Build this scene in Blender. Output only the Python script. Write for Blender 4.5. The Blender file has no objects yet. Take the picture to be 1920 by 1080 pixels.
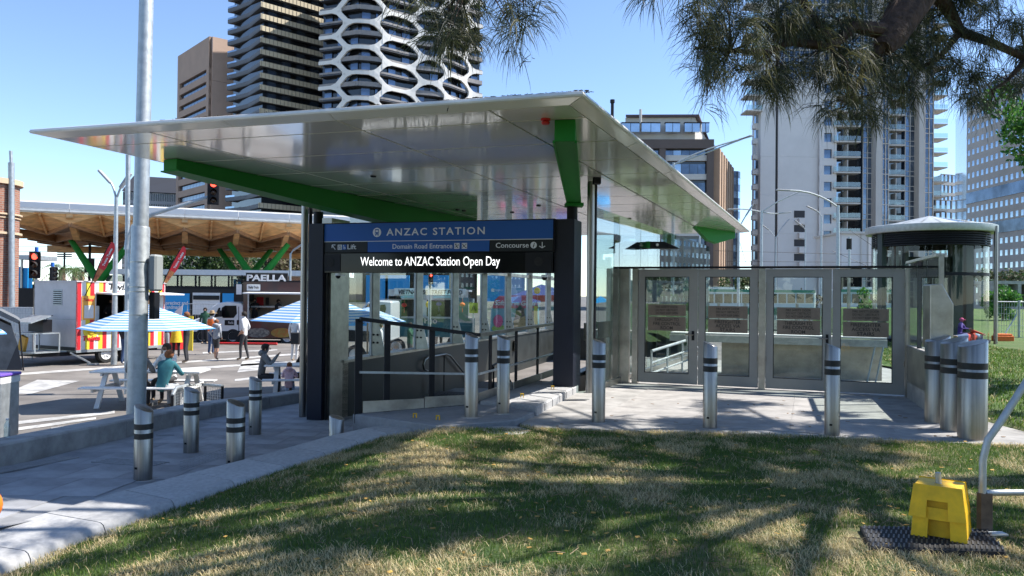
import bpy, bmesh, math, random
import numpy as np
from mathutils import Vector, Matrix
R = math.radians
random.seed(7)
rng = np.random.default_rng(7)
scene = bpy.context.scene
COL = scene.collection
# ---------------------------------------------------------------- camera
F = 1450.0
CAMZ = 1.62
PITCH = R(0.51); ROLL = R(0.60)
fwd = Vector((0, math.cos(PITCH), math.sin(PITCH)))
r0 = Vector((1, 0, 0)); u0 = Vector((0, -math.sin(PITCH), math.cos(PITCH)))
rt = r0*math.cos(ROLL) + u0*math.sin(ROLL)
up = -r0*math.sin(ROLL) + u0*math.cos(ROLL)
cam = bpy.data.cameras.new('camera')
cam.sensor_width = 36; cam.lens = 36*F/1920
cam.clip_start = 0.05; cam.clip_end = 6000
camo = bpy.data.objects.new('camera', cam); COL.objects.link(camo)
mx = Matrix.Identity(4)
for i in range(3):
    mx[i][0] = rt[i]; mx[i][1] = up[i]; mx[i][2] = -fwd[i]
mx[2][3] = CAMZ
camo.matrix_world = mx
scene.camera = camo
# ---------------------------------------------------------------- light
SUN_AZ = R(80); SUN_EL = R(52)          # azimuth measured from +Y towards +X
w = bpy.data.worlds.new('World'); scene.world = w; w.use_nodes = True
nt = w.node_tree; nt.nodes.clear()
sky = nt.nodes.new('ShaderNodeTexSky'); sky.sky_type = 'NISHITA'; sky.sun_disc = False
sky.sun_elevation = SUN_EL; sky.sun_rotation = SUN_AZ
sky.air_density = 0.75; sky.dust_density = 0.0; sky.ozone_density = 2.4
bg = nt.nodes.new('ShaderNodeBackground'); bg.inputs['Strength'].default_value = 0.125
wo = nt.nodes.new('ShaderNodeOutputWorld')
nt.links.new(sky.outputs[0], bg.inputs[0]); nt.links.new(bg.outputs[0], wo.inputs[0])
sl = bpy.data.lights.new('sun', 'SUN'); sl.energy = 4.2; sl.angle = R(0.53); sl.color = (1, 0.95, 0.88)
so = bpy.data.objects.new('sun', sl); COL.objects.link(so)
sd = Vector((math.sin(SUN_AZ)*math.cos(SUN_EL), math.cos(SUN_AZ)*math.cos(SUN_EL), math.sin(SUN_EL)))
so.rotation_euler = sd.to_track_quat('Z', 'Y').to_euler(); so.location = (30, 10, 60)
vs = scene.view_settings
vs.view_transform = 'Standard'; vs.look = 'None'; vs.gamma = 1; vs.exposure = 1.12
try: vs.use_curve_mapping = False
except Exception: pass
scene.cycles.max_bounces = 8; scene.cycles.transparent_max_bounces = 24
scene.cycles.glossy_bounces = 4; scene.cycles.caustics_reflective = False; scene.cycles.caustics_refractive = False

# ---------------------------------------------------------------- helpers
def ray(px, py): return rt*(px-960) + up*(540-py) + fwd*F
def at(px, py, Y):
    d = ray(px, py); t = Y/d.y
    return Vector((d.x*t, Y, CAMZ + d.z*t))
def gr(px, py, z):
    d = ray(px, py); t = (z-CAMZ)/d.z
    return Vector((d.x*t, d.y*t, z))
def xa(px, Y, py=550): return at(px, py, Y).x
def za(px, py, Y): return at(px, py, Y).z

class MB:
    def __init__(s): s.v = []; s.f = []; s.m = []; s.T = None
    def add(s, vs_, fs, m=0):
        b = len(s.v)
        if s.T is not None: vs_ = [s.T @ Vector(q) for q in vs_]
        s.v += [tuple(q) for q in vs_]
        s.f += [tuple(b+i for i in f) for f in fs]; s.m += [m]*len(fs)
        return s
    def box(s, c, d, rz=0, m=0, M=None):
        x, y, z = d[0]/2, d[1]/2, d[2]/2
        p = [Vector(q) for q in ((-x,-y,-z),(x,-y,-z),(x,y,-z),(-x,y,-z),(-x,-y,z),(x,-y,z),(x,y,z),(-x,y,z))]
        if M is None: M = Matrix.Rotation(rz, 3, 'Z')
        p = [M @ q + Vector(c) for q in p]
        return s.add(p, [(0,3,2,1),(4,5,6,7),(0,1,5,4),(1,2,6,5),(2,3,7,6),(3,0,4,7)], m)
    def bar(s, a, b, w_, h_, m=0, upv=None):
        a = Vector(a); b = Vector(b); d = b-a; L = d.length
        if L < 1e-6: return s
        z = d/L; u = Vector(upv) if upv else (Vector((0,0,1)) if abs(z.z) < .95 else Vector((0,1,0)))
        x = z.cross(u).normalized(); y = x.cross(z)
        p = []
        for q in (a, b):
            for sx, sy in ((-1,-1),(1,-1),(1,1),(-1,1)): p.append(q + x*(sx*w_/2) + y*(sy*h_/2))
        return s.add(p, [(0,1,2,3),(7,6,5,4),(0,4,5,1),(1,5,6,2),(2,6,7,3),(3,7,4,0)], m)
    def tube(s, pts, rad, n=10, m=0, cap=True):
        pts = [Vector(p) for p in pts]
        if not isinstance(rad, (list, tuple)): rad = [rad]*len(pts)
        vs_ = []; fs = []; px_ = None
        for i, p in enumerate(pts):
            t = (pts[min(i+1, len(pts)-1)] - pts[max(i-1, 0)]).normalized()
            if px_ is None:
                px_ = t.cross(Vector((0,0,1)) if abs(t.z) < .9 else Vector((1,0,0))).normalized()
            px_ = (px_ - t*px_.dot(t)).normalized(); py_ = t.cross(px_)
            for k in range(n):
                a = 2*math.pi*k/n
                vs_.append(p + (px_*math.cos(a) + py_*math.sin(a))*rad[i])
        for i in range(len(pts)-1):
            for k in range(n):
                k2 = (k+1) % n
                fs.append((i*n+k, i*n+k2, (i+1)*n+k2, (i+1)*n+k))
        if cap: fs += [tuple(range(n-1, -1, -1)), tuple((len(pts)-1)*n + k for k in range(n))]
        return s.add(vs_, fs, m)
    def lathe(s, c, prof, n=24, m=0, a0=0, a1=2*math.pi, closed=True):
        vs_ = []; fs = []; k_ = n if closed else n+1
        for r_, z in prof:
            for k in range(k_):
                a = a0 + (a1-a0)*k/n
                vs_.append((c[0]+r_*math.cos(a), c[1]+r_*math.sin(a), c[2]+z))
        for i in range(len(prof)-1):
            for k in range(n):
                k2 = (k+1) % k_ if closed else k+1
                fs.append((i*k_+k, i*k_+k2, (i+1)*k_+k2, (i+1)*k_+k))
        return s.add(vs_, fs, m)
    def prism(s, poly, z0, z1, m=0):
        n = len(poly)
        g = lambda z, i: z[i] if isinstance(z, (list, tuple)) else z
        vs_ = [(p[0], p[1], g(z0, i)) for i, p in enumerate(poly)] + [(p[0], p[1], g(z1, i)) for i, p in enumerate(poly)]
        fs = [tuple(range(n-1, -1, -1)), tuple(range(n, 2*n))] + [(i, (i+1) % n, n+(i+1) % n, n+i) for i in range(n)]
        return s.add(vs_, fs, m)
    def ext(s, pts, vec, m=0):
        n = len(pts); vec = Vector(vec); pts = [Vector(p) for p in pts]
        vs_ = pts + [p+vec for p in pts]
        fs = [tuple(range(n-1, -1, -1)), tuple(range(n, 2*n))] + [(i, (i+1) % n, n+(i+1) % n, n+i) for i in range(n)]
        return s.add(vs_, fs, m)
    def ball(s, c, r_, m=0, nu=10, nv=7, sc=(1,1,1)):
        prof = [(max(1e-3, math.sin(math.pi*j/nv)), -math.cos(math.pi*j/nv)) for j in range(nv+1)]
        vs_ = []; fs = []
        for q, z in prof:
            for k in range(nu):
                a = 2*math.pi*k/nu
                vs_.append((c[0]+r_*sc[0]*q*math.cos(a), c[1]+r_*sc[1]*q*math.sin(a), c[2]+r_*sc[2]*z))
        for i in range(nv):
            for k in range(nu): fs.append((i*nu+k, i*nu+(k+1) % nu, (i+1)*nu+(k+1) % nu, (i+1)*nu+k))
        return s.add(vs_, fs, m)
    def mesh(s, name, mats, smooth=False, bev=0, fix=True, ang=35):
        me = bpy.data.meshes.new(name)
        me.from_pydata(s.v, [], s.f)
        if not isinstance(mats, (list, tuple)): mats = [mats]
        for q in mats: me.materials.append(q)
        if len(mats) > 1: me.polygons.foreach_set('material_index', s.m)
        if fix or bev:
            bm = bmesh.new(); bm.from_mesh(me)
            if bev:
                bmesh.ops.remove_doubles(bm, verts=bm.verts, dist=1e-5)
                bmesh.ops.bevel(bm, geom=[e for e in bm.edges if len(e.link_faces) == 2 and e.calc_face_angle(0) > .5], offset=bev, segments=2 if smooth else 1, affect='EDGES', profile=.7)
            bmesh.ops.recalc_face_normals(bm, faces=bm.faces)
            bm.to_mesh(me); bm.free()
        if smooth:
            me.shade_smooth(); me.set_sharp_from_angle(angle=R(ang))
        me.update()
        return me

def link(o, parent=None):
    COL.objects.link(o)
    if parent is not None: o.parent = parent
    return o
WI = {}
def thing(name, label, cat, loc=(0,0,0), rz=0, group=None):
    o = bpy.data.objects.new(name, None); COL.objects.link(o)
    o.empty_display_size = .3
    o.location = loc; o.rotation_euler = (0, 0, rz); o['label'] = label; o['category'] = cat
    if group: o['group'] = group
    WI[o.name] = (Matrix.Translation(Vector(loc)) @ Matrix.Rotation(rz, 4, 'Z')).inverted()
    return o
def part(name, mb, mats, parent=None, world=False, smooth=False, bev=0, fix=True, label=None, kind=None, ang=35):
    """one mesh object; world=True: the vertices are world coordinates"""
    me = mb if isinstance(mb, bpy.types.Mesh) else mb.mesh(name, mats, smooth, bev, fix, ang)
    if world and parent is not None:
        q = parent; M = Matrix.Identity(4)
        while q is not None and q.type != 'EMPTY': q = q.parent
        if q is not None: me.transform(WI[q.name])
    o = bpy.data.objects.new(name, me); link(o, parent)
    if label: o['label'] = label
    if kind: o['kind'] = kind
    return o
def solo(name, label, cat, mb, mats, group=None, smooth=False, bev=0, kind=None, **k):
    """a thing that is one mesh, given in world coordinates: origin moved to its base"""
    me = mb.mesh(name, mats, smooth, bev, **k)
    co = np.empty(len(me.vertices)*3, np.float32); me.vertices.foreach_get('co', co); co = co.reshape(-1, 3)
    c = Vector(((co[:,0].min()+co[:,0].max())/2, (co[:,1].min()+co[:,1].max())/2, co[:,2].min()))
    me.transform(Matrix.Translation(-c))
    o = bpy.data.objects.new(name, me); o.location = c; link(o)
    o['label'] = label; o['category'] = cat
    if group: o['group'] = group
    if kind: o['kind'] = kind
    return o
def struct(name, mb, mats, smooth=False, bev=0, **k):
    o = part(name, mb, mats, None, False, smooth, bev, **k); o['kind'] = 'structure'; return o
def inst(name, me, parent, loc=(0,0,0), rz=0, sc=None, label=None, M=None):
    o = bpy.data.objects.new(name, me); link(o, parent)
    if M is not None: o.matrix_local = M
    else:
        o.location = loc; o.rotation_euler = (0, 0, rz)
        if sc: o.scale = sc
    if label: o['label'] = label
    return o
def copy_tree(o, parent=None):
    c = o.copy(); COL.objects.link(c); c.parent = parent
    for ch in list(o.children): copy_tree(ch, c)
    return c
def dup(o, loc, rz, label, group=None):
    c = copy_tree(o); c.location = loc; c.rotation_euler = (0, 0, rz); c['label'] = label
    if group: c['group'] = group
    WI[c.name] = (Matrix.Translation(Vector(loc)) @ Matrix.Rotation(rz, 4, 'Z')).inverted()
    return c
def text_mesh(txt, size, mat_, depth=.004, bold=.0, sx=1.0, space=1.0, align='LEFT', shear=0):
    cu = bpy.data.curves.new('lettering', 'FONT'); cu.body = txt; cu.size = size
    cu.extrude = depth; cu.offset = bold*size; cu.align_x = align; cu.space_character = space; cu.shear = shear
    cu.resolution_u = 3
    to = bpy.data.objects.new('lettering', cu); COL.objects.link(to)
    dg = bpy.context.evaluated_depsgraph_get()
    me = bpy.data.meshes.new_from_object(to.evaluated_get(dg))
    bpy.data.objects.remove(to); bpy.data.curves.remove(cu)
    me.name = 'lettering'
    me.materials.clear(); me.materials.append(mat_)
    if sx != 1: me.transform(Matrix.Diagonal((sx, 1, 1, 1)))
    return me
def text_on(parent, txt, p, xd, size, mat_, zd=(0,0,1), name='lettering', fit=None, **k):
    """lettering standing on a face: p = world point of its lower left, xd = reading direction"""
    me = text_mesh(txt, size, mat_, **k)
    if fit:
        xs = [q.co.x for q in me.vertices]; wdt = max(xs)-min(xs)
        me.transform(Matrix.Translation((-min(xs), 0, 0))); me.transform(Matrix.Diagonal((fit/wdt, 1, 1, 1)))
    X = Vector(xd).normalized(); Z = Vector(zd).normalized(); N = X.cross(Z)
    M = Matrix.Identity(4)
    for i in range(3): M[i][0] = X[i]; M[i][1] = Z[i]; M[i][2] = N[i]; M[i][3] = Vector(p)[i]
    me.transform(M)
    return part(name, me, None, parent, world=True)
# ---------------------------------------------------------------- materials
def mat(name, col, rough=.6, metal=0, nz=None, bump=None, coat=0, spec=None, emit=None, col2=None, tl=0, aniso=0, stretch=None):
    m = bpy.data.materials.new(name); m.use_nodes = True
    t = m.node_tree; b = t.nodes['Principled BSDF']; L = t.links
    b.inputs['Base Color'].default_value = (*col, 1); b.inputs['Roughness'].default_value = rough
    b.inputs['Metallic'].default_value = metal
    if coat: b.inputs['Coat Weight'].default_value = coat; b.inputs['Coat Roughness'].default_value = .07
    if spec is not None: b.inputs['Specular IOR Level'].default_value = spec
    if emit: b.inputs['Emission Color'].default_value = (*emit[:3], 1); b.inputs['Emission Strength'].default_value = emit[3]
    tc = t.nodes.new('ShaderNodeTexCoord'); vec = tc.outputs['Object']
    if stretch:
        mp = t.nodes.new('ShaderNodeMapping'); mp.inputs['Scale'].default_value = stretch
        L.new(vec, mp.inputs[0]); vec = mp.outputs[0]
    if nz:
        n = t.nodes.new('ShaderNodeTexNoise'); n.inputs['Scale'].default_value = nz[0]; n.inputs['Detail'].default_value = 6
        n.inputs['Roughness'].default_value = .65
        L.new(vec, n.inputs['Vector'])
        cr = t.nodes.new('ShaderNodeValToRGB')
        c2 = col2 or tuple(max(0, c*(1-nz[1])) for c in col)
        c1 = col if col2 else tuple(min(1, c*(1+nz[1])) for c in col)
        cr.color_ramp.elements[0].position = .35; cr.color_ramp.elements[1].position = .65
        cr.color_ramp.elements[0].color = (*c2, 1); cr.color_ramp.elements[1].color = (*c1, 1)
        L.new(n.outputs[0], cr.inputs[0])
        n2 = t.nodes.new('ShaderNodeTexNoise'); n2.inputs['Scale'].default_value = nz[0]*.13; n2.inputs['Detail'].default_value = 4
        L.new(vec, n2.inputs['Vector'])
        mxn = t.nodes.new('ShaderNodeMix'); mxn.data_type = 'RGBA'; mxn.blend_type = 'MULTIPLY'
        mr = t.nodes.new('ShaderNodeMapRange'); mr.inputs[1].default_value = .3; mr.inputs[2].default_value = .7
        mr.inputs[3].default_value = 1-nz[1]*.8; mr.inputs[4].default_value = 1.0
        L.new(n2.outputs[0], mr.inputs[0])
        mxn.inputs[0].default_value = 1
        L.new(cr.outputs[0], mxn.inputs[6]); L.new(mr.outputs[0], mxn.inputs[7])
        L.new(mxn.outputs[2], b.inputs['Base Color'])
        rr = t.nodes.new('ShaderNodeMapRange'); rr.inputs[3].default_value = max(0, rough-.08); rr.inputs[4].default_value = min(1, rough+.12)
        L.new(n.outputs[0], rr.inputs[0]); L.new(rr.outputs[0], b.inputs['Roughness'])
    if bump:
        n3 = t.nodes.new('ShaderNodeTexNoise'); n3.inputs['Scale'].default_value = bump[0]; n3.inputs['Detail'].default_value = 5
        L.new(vec, n3.inputs['Vector'])
        bp = t.nodes.new('ShaderNodeBump'); bp.inputs['Strength'].default_value = bump[1]; bp.inputs['Distance'].default_value = bump[2] if len(bump) > 2 else .02
        L.new(n3.outputs[0], bp.inputs['Height']); L.new(bp.outputs[0], b.inputs['Normal'])
    if tl:
        b.inputs['Transmission Weight'].default_value = 0
        tr = t.nodes.new('ShaderNodeBsdfTranslucent'); tr.inputs[0].default_value = (*[min(1, c*1.6) for c in col], 1)
        ms = t.nodes.new('ShaderNodeMixShader'); ms.inputs[0].default_value = tl
        L.new(b.outputs[0], ms.inputs[1]); L.new(tr.outputs[0], ms.inputs[2])
        L.new(ms.outputs[0], t.nodes['Material Output'].inputs[0])
    return m
def glass(name, tint=(.93,.97,.95), refl=1.5, rough=.0, extra=0.0):
    m = bpy.data.materials.new(name); m.use_nodes = True; t = m.node_tree; t.nodes.clear(); L = t.links
    o = t.nodes.new('ShaderNodeOutputMaterial'); tr = t.nodes.new('ShaderNodeBsdfTransparent'); tr.inputs[0].default_value = (*tint, 1)
    g = t.nodes.new('ShaderNodeBsdfGlossy'); g.inputs['Roughness'].default_value = rough
    fr = t.nodes.new('ShaderNodeFresnel'); fr.inputs[0].default_value = refl
    ad = t.nodes.new('ShaderNodeMath'); ad.operation = 'ADD'; ad.inputs[1].default_value = extra; ad.use_clamp = True
    ms = t.nodes.new('ShaderNodeMixShader')
    ge = t.nodes.new('ShaderNodeNewGeometry'); mi = t.nodes.new('ShaderNodeMapRange')   # the same air-to-glass step on both faces of a thin pane
    mi.inputs[3].default_value = refl; mi.inputs[4].default_value = 1/refl
    L.new(ge.outputs['Backfacing'], mi.inputs[0]); L.new(mi.outputs[0], fr.inputs[0])
    L.new(fr.outputs[0], ad.inputs[0]); L.new(ad.outputs[0], ms.inputs[0]); L.new(tr.outputs[0], ms.inputs[1]); L.new(g.outputs[0], ms.inputs[2]); L.new(ms.outputs[0], o.inputs[0])
    return m
M = {}
M['soffit'] = mat('soffit', (.90,.89,.86), .15, coat=1, bump=(.9,.15,.02))
M['fascia'] = mat('fascia', (.75,.74,.71), .3, coat=.4, nz=(3,.08))
M['green'] = mat('green_paint', (.02,.20,.03), .6, spec=.2)
M['black'] = mat('black_metal', (.010,.010,.013), .5, nz=(4,.2), spec=.25)
M['navy'] = mat('charcoal_panel', (.014,.016,.028), .45, nz=(2,.15), spec=.3)
M['blue'] = mat('sign_blue', (.018,.105,.40), .5, spec=.3)
M['signdark'] = mat('sign_dark', (.012,.015,.017), .5, spec=.3)
M['white'] = mat('white_paint', (.75,.75,.74), .45, nz=(5,.06))
M['letter'] = mat('letter_white', (.72,.74,.78), .5)
M['letterdark'] = mat('letter_dark', (.012,.012,.012), .5)
M['led'] = mat('led_white', (.9,.9,.9), .5, emit=(1,1,1,.75))
M['screen'] = mat('screen_black', (.006,.006,.008), .10, spec=.22)
M['steel'] = mat('steel_reflection_streaks', (.32,.305,.285), .32, 1, nz=(2.5,.16), stretch=(16,16,.15))  # vertical streaks in the colour stand in for dark reflections
M['steelsheet'] = mat('steel_sheet', (.44,.42,.38), .36, 1, nz=(3,.22))
M['galv'] = mat('galvanised', (.46,.49,.50), .5, .7, nz=(9,.14))
M['greyframe'] = mat('door_frame', (.31,.31,.295), .5, .15, nz=(3,.06))
M['plate'] = mat('sign_plate', (.22,.175,.14), .5, .1, nz=(8,.12))
M['tape'] = mat('black_tape', (.012,.012,.012), .55)
M['concrete'] = mat('concrete', (.37,.36,.345), .85, nz=(3,.24), bump=(60,.3,.006))
M['paving'] = mat('bluestone', (.31,.315,.325), .8, nz=(1.6,.28), bump=(70,.25,.004))
M['kerb'] = mat('kerb_stone', (.30,.30,.305), .8, nz=(16,.16), bump=(90,.3,.004))
M['asphalt'] = mat('asphalt', (.19,.172,.155), .88, nz=(.7,.28), bump=(120,.4,.006))
M['ground'] = mat('far_ground', (.14,.135,.125), .9, nz=(.3,.25))
M['line'] = mat('road_paint', (.50,.49,.47), .7, nz=(3,.35))
M['dkwall'] = mat('stair_wall', (.026,.030,.028), .45, nz=(2.5,.25))
M['timber'] = mat('timber', (.80,.45,.19), .5, nz=(1.4,.25), stretch=(1,1,5))
M['timber2'] = mat('timber_dark', (.42,.22,.10), .6, nz=(1.4,.25), stretch=(1,1,5))
M['wood'] = mat('wood', (.30,.20,.12), .7, nz=(4,.25))
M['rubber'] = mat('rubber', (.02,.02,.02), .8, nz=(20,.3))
M['yellow'] = mat('yellow_plastic', (.85,.50,.008), .42, nz=(7,.16))
M['yellowdk'] = mat('yellow_shaded', (.62,.36,.006), .5, nz=(9,.15))  # same plastic, with the shade of the recess put into its colour
M['glass'] = glass('clear_glass', (.90,.95,.93), 1.45)
M['glass2'] = glass('reflective_glass', (.80,.88,.86), 1.5, extra=.10)
M['glassdoor'] = glass('door_glass', (.90,.95,.94), 1.4)
M['red'] = mat('red', (.55,.02,.02), .5)
M['redlamp'] = mat('red_lamp', (.8,.02,.01), .4, emit=(1,.05,.03,3.0))
M['darklamp'] = mat('dark_lamp', (.05,.02,.01), .2)
M['skin'] = mat('skin', (.45,.26,.18), .55)
M['skin2'] = mat('skin_dark', (.16,.08,.05), .55)
for n_, c_ in dict(teal=(.02,.13,.16), cgrey=(.20,.20,.20), cwhite=(.62,.62,.62), cblack=(.015,.015,.018), jeans=(.05,.09,.19), orange=(.75,.16,.03), cyellow=(.75,.50,.02), cred=(.55,.05,.03), pink=(.75,.10,.28), ltgrey=(.33,.35,.38), purple=(.14,.08,.35), palepink=(.7,.45,.48), ltblue=(.38,.5,.7), dkgreen=(.02,.09,.05), pants=(.04,.04,.045), hair=(.02,.014,.01), redhair=(.22,.08,.03), greyhair=(.35,.34,.33), straw=(.45,.32,.18), shoe=(.35,.25,.16), wshoe=(.6,.6,.6)).items():
    M[n_] = mat('cloth_'+n_, c_, .8, nz=(14,.14))
def brick_mat():
    m = bpy.data.materials.new('brickwork'); m.use_nodes = True; t = m.node_tree; b = t.nodes['Principled BSDF']; b.inputs['Roughness'].default_value = .85
    uv = t.nodes.new('ShaderNodeUVMap'); br = t.nodes.new('ShaderNodeTexBrick')
    br.inputs['Color1'].default_value = (.36,.15,.09,1); br.inputs['Color2'].default_value = (.24,.09,.055,1); br.inputs['Mortar'].default_value = (.30,.25,.21,1)
    br.inputs['Scale'].default_value = 1; br.inputs['Mortar Size'].default_value = .012; br.inputs['Brick Width'].default_value = .24; br.inputs['Row Height'].default_value = .086
    t.links.new(uv.outputs[0], br.inputs[0]); t.links.new(br.outputs[0], b.inputs['Base Color'])
    bp = t.nodes.new('ShaderNodeBump'); bp.inputs['Strength'].default_value = .5; bp.inputs['Distance'].default_value = .01; bp.invert = True
    t.links.new(br.outputs['Fac'], bp.inputs['Height']); t.links.new(bp.outputs[0], b.inputs['Normal'])
    return m
M['brick'] = brick_mat()
# ================================================================ ground
def pz(y): return max(-.80, -.3-.055*(y-6.8)) if y > 3 else -.09
KF = [(-3.85,2.2,-.42),(-3.83,3.0,-.40),(-3.78,3.7,-.37),(-3.68,4.4,-.345),(-3.55,5.05,-.32),(-3.37,5.68,-.295),(-3.15,6.3,-.27),(-2.89,6.9,-.24),(-2.59,7.45,-.20),(-2.28,7.95,-.16),(-2.0,8.44,-.12),(-1.74,8.9,-.08),(-1.46,9.24,-.04),(-1.17,9.42,-.01)]
KF = [(x-(.13 if y < 6.5 else .09 if y < 7 else .05 if y < 7.6 else .02 if y < 8 else 0), y, z) for x, y, z in KF]
def kw(i): return .72 if i < 8 else .72 - (i-7)*.05
KB = []
for i, k in enumerate(KF):
    a = Vector(KF[max(0, i-1)][:2]); b = Vector(KF[min(len(KF)-1, i+1)][:2]); d = (b-a).normalized()
    n = Vector((-d.y, d.x)); q = Vector(k[:2]) + n*kw(i); KB.append((q.x, q.y, k[2]))
g = MB(); g.add([(-1500,-300,-.97),(1500,-300,-.97),(1500,3000,-.97),(-1500,3000,-.97)], [(0,1,2,3)])
struct('ground', g, M['ground'])
g = MB(); g.add([(-70,7,-.86),(-5.6,7,-.86),(-5.6,16,-.86),(-4.3,17.4,-.86),(14,17.4,-.86),(24,34,-.86),(24,62,-.86),(-70,62,-.86)], [tuple(range(8))])
struct('street', g, M['asphalt'])
# path between the seat wall and the kerb
g = MB(); ys = [2.2,3.2,4.2,5.2,6.2,7.2,8.2,9.2,10.2,11.2,12.2,13.2,14.2,15.2,16,20]
def kbx(y):
    for i in range(len(KB)-1):
        if KB[i][1] <= y <= KB[i+1][1]:
            t = (y-KB[i][1])/(KB[i+1][1]-KB[i][1]); return KB[i][0] + t*(KB[i+1][0]-KB[i][0]) + .08
    return -3.8 if y < KB[0][1] else (-1.0 if y < 10.4 else -.5+.3147*(y-10.9))
vs_ = []; fs = []
for i, y in enumerate(ys):
    z = pz(y); vs_ += [(-8.6 if y < 9 else -5.75, y, z), (kbx(y), y, z)]
    if i: fs.append((2*i-2, 2*i-1, 2*i+1, 2*i))
g.add(vs_, fs); pathway = struct('path', g, M['paving'])
# paving joints of the path: slabs as pieces proud of the sheet
slab_m = []
for v_ in range(3):
    m_ = mat('paving_slab_%d' % v_, tuple(c*(1+.07*(v_-1)) for c in (.31,.315,.33)), .78, nz=(1.7,.26), bump=(80,.25,.004)); slab_m.append(m_)
def wallx(y): return -6.3 + .09*(y-5) if y < 8.8 else (-5.82 + .05*(y-8.8) if y < 14.35 else -5.54 + .28*(y-14.35))
meshes = {}
k = 0
sw, sl_ = .6, .9
for j in range(13):
    y0 = 4.6 + j*sl_; y1 = y0 + sl_-.008
    for i in range(12):
        x0 = -7.2 + i*sw + (j % 2)*.3; x1 = x0+sw-.008
        if x0 < max(wallx(y0), wallx(y1))+.02 or x1 > min(kbx(y0), kbx(y1))-.1 or y1 > 15.6: continue
        s = MB(); hx = sw/2-.004; dz = pz(y1)-pz(y0); ly = (y1-y0)/2
        key = round(dz, 3)
        if key not in meshes:
            s.add([(-hx,-ly,0),(hx,-ly,0),(hx,ly,dz),(-hx,ly,dz),(-hx,-ly,.012),(hx,-ly,.012),(hx,ly,.012+dz),(-hx,ly,.012+dz)], [(0,3,2,1),(4,5,6,7),(0,1,5,4),(1,2,6,5),(2,3,7,6),(3,0,4,7)])
            meshes[key] = [s.mesh('paving_slab', m_) for m_ in slab_m]
        inst('paving_slab', random.choice(meshes[key]), pathway, ((x0+x1)/2, (y0+y1)/2, pz(y0)-.002))
# tactile strips on the path
def tactile(pts, w_, zf, name, rows, mt):
    s = MB()
    a = Vector(pts[0]); b = Vector(pts[1]); d = (b-a).normalized(); n = Vector((-d.y, d.x))
    for r_ in range(rows):
        o_ = (r_-(rows-1)/2)*w_/rows
        p = a+n*o_; q = b+n*o_
        s.bar((p.x,p.y,zf(p.y)), (q.x,q.y,zf(q.y)), .03, .012)
    return part(name, s, mt, pathway)
a_, b_ = gr(-60, 905, -.43), gr(130, 862, -.47)
tactile([(a_.x,a_.y),(b_.x,b_.y)], .3, lambda y: pz(y)+.016, 'guiding_strip', 6, M['kerb'])
a_, b_ = gr(190, 862, -.42), gr(300, 872, -.42)
tactile([(a_.x,a_.y),(b_.x,b_.y)], .35, lambda y: pz(y)+.016, 'guiding_strip', 5, M['kerb'])
s = MB()
for i in range(16):
    for j in range(6):
        c = gr(340+i*5.5, 885-i*2.2-j*4, -.42); s.lathe((c.x, c.y, pz(c.y)+.008), [(.022,0),(.016,.009),(.001,.009)], 6)
part('warning_studs', s, M['paving'], pathway, kind='stuff')
s = MB()
for off in (0,.06,.12):
    for i in range(8, 12):
        a_ = Vector(KB[i]); b_ = Vector(KB[i+1]); s.bar((a_.x-.14-off, a_.y+.05, pz(a_.y)+.012), (b_.x-.14-off, b_.y+.05, pz(b_.y)+.012), .02, .008)
part('drain_slot', s, M['asphalt'], pathway)

# kerb stones: rounded front edge, one stone each
core = MB()
for i in range(len(KF)-1):
    a, b, c, d = Vector(KF[i]), Vector(KF[i+1]), Vector(KB[i+1]), Vector(KB[i])
    P = []
    for f_, q in ((a, d), (b, c)):
        di = (q-f_).normalized()
        P += [f_+di*.05+Vector((0,0,-.45)), q-di*.04+Vector((0,0,-.45)), q-di*.04+Vector((0,0,-.02)), f_+di*.05+Vector((0,0,-.03))]
    core.add(P, [(0,1,2,3),(4,7,6,5),(0,4,5,1),(1,5,6,2),(2,6,7,3),(3,7,4,0)])
kerb = struct('kerb', core, M['concrete'])
kerbm = [mat('kerb_stone_%d' % i, tuple(c*(1+.06*(i-1)) for c in (.40,.40,.40)), .78, nz=(22,.14), bump=(120,.25,.003)) for i in range(3)]
for i in range(len(KF)-1):
    s = MB(); a, b = Vector(KF[i]), Vector(KF[i+1]); A, B = Vector(KB[i]), Vector(KB[i+1])
    d = (b-a).normalized()*.005; a = a+d; b = b-d; A = A+d; B = B-d
    prof = [(0.0,-.42),(0.0,-.10),(.012,-.055),(.04,-.02),(.085,-.003),(.14,0),(.98,0),(.995,-.012),(1.0,-.03),(1.0,-.42)]
    vs_ = []
    for f_, q in ((a, A), (b, B)):
        for t_, z in prof: 
            p = f_.lerp(q, t_); vs_.append((p.x, p.y, p.z+z))
    n = len(prof)
    s.add(vs_, [(k, (k+1) % n, n+(k+1) % n, n+k) for k in range(n)] + [tuple(range(n-1,-1,-1)), tuple(range(n, 2*n))])
    part('kerb_stone', s, kerbm[i % 3], kerb, smooth=True, ang=40)

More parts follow.
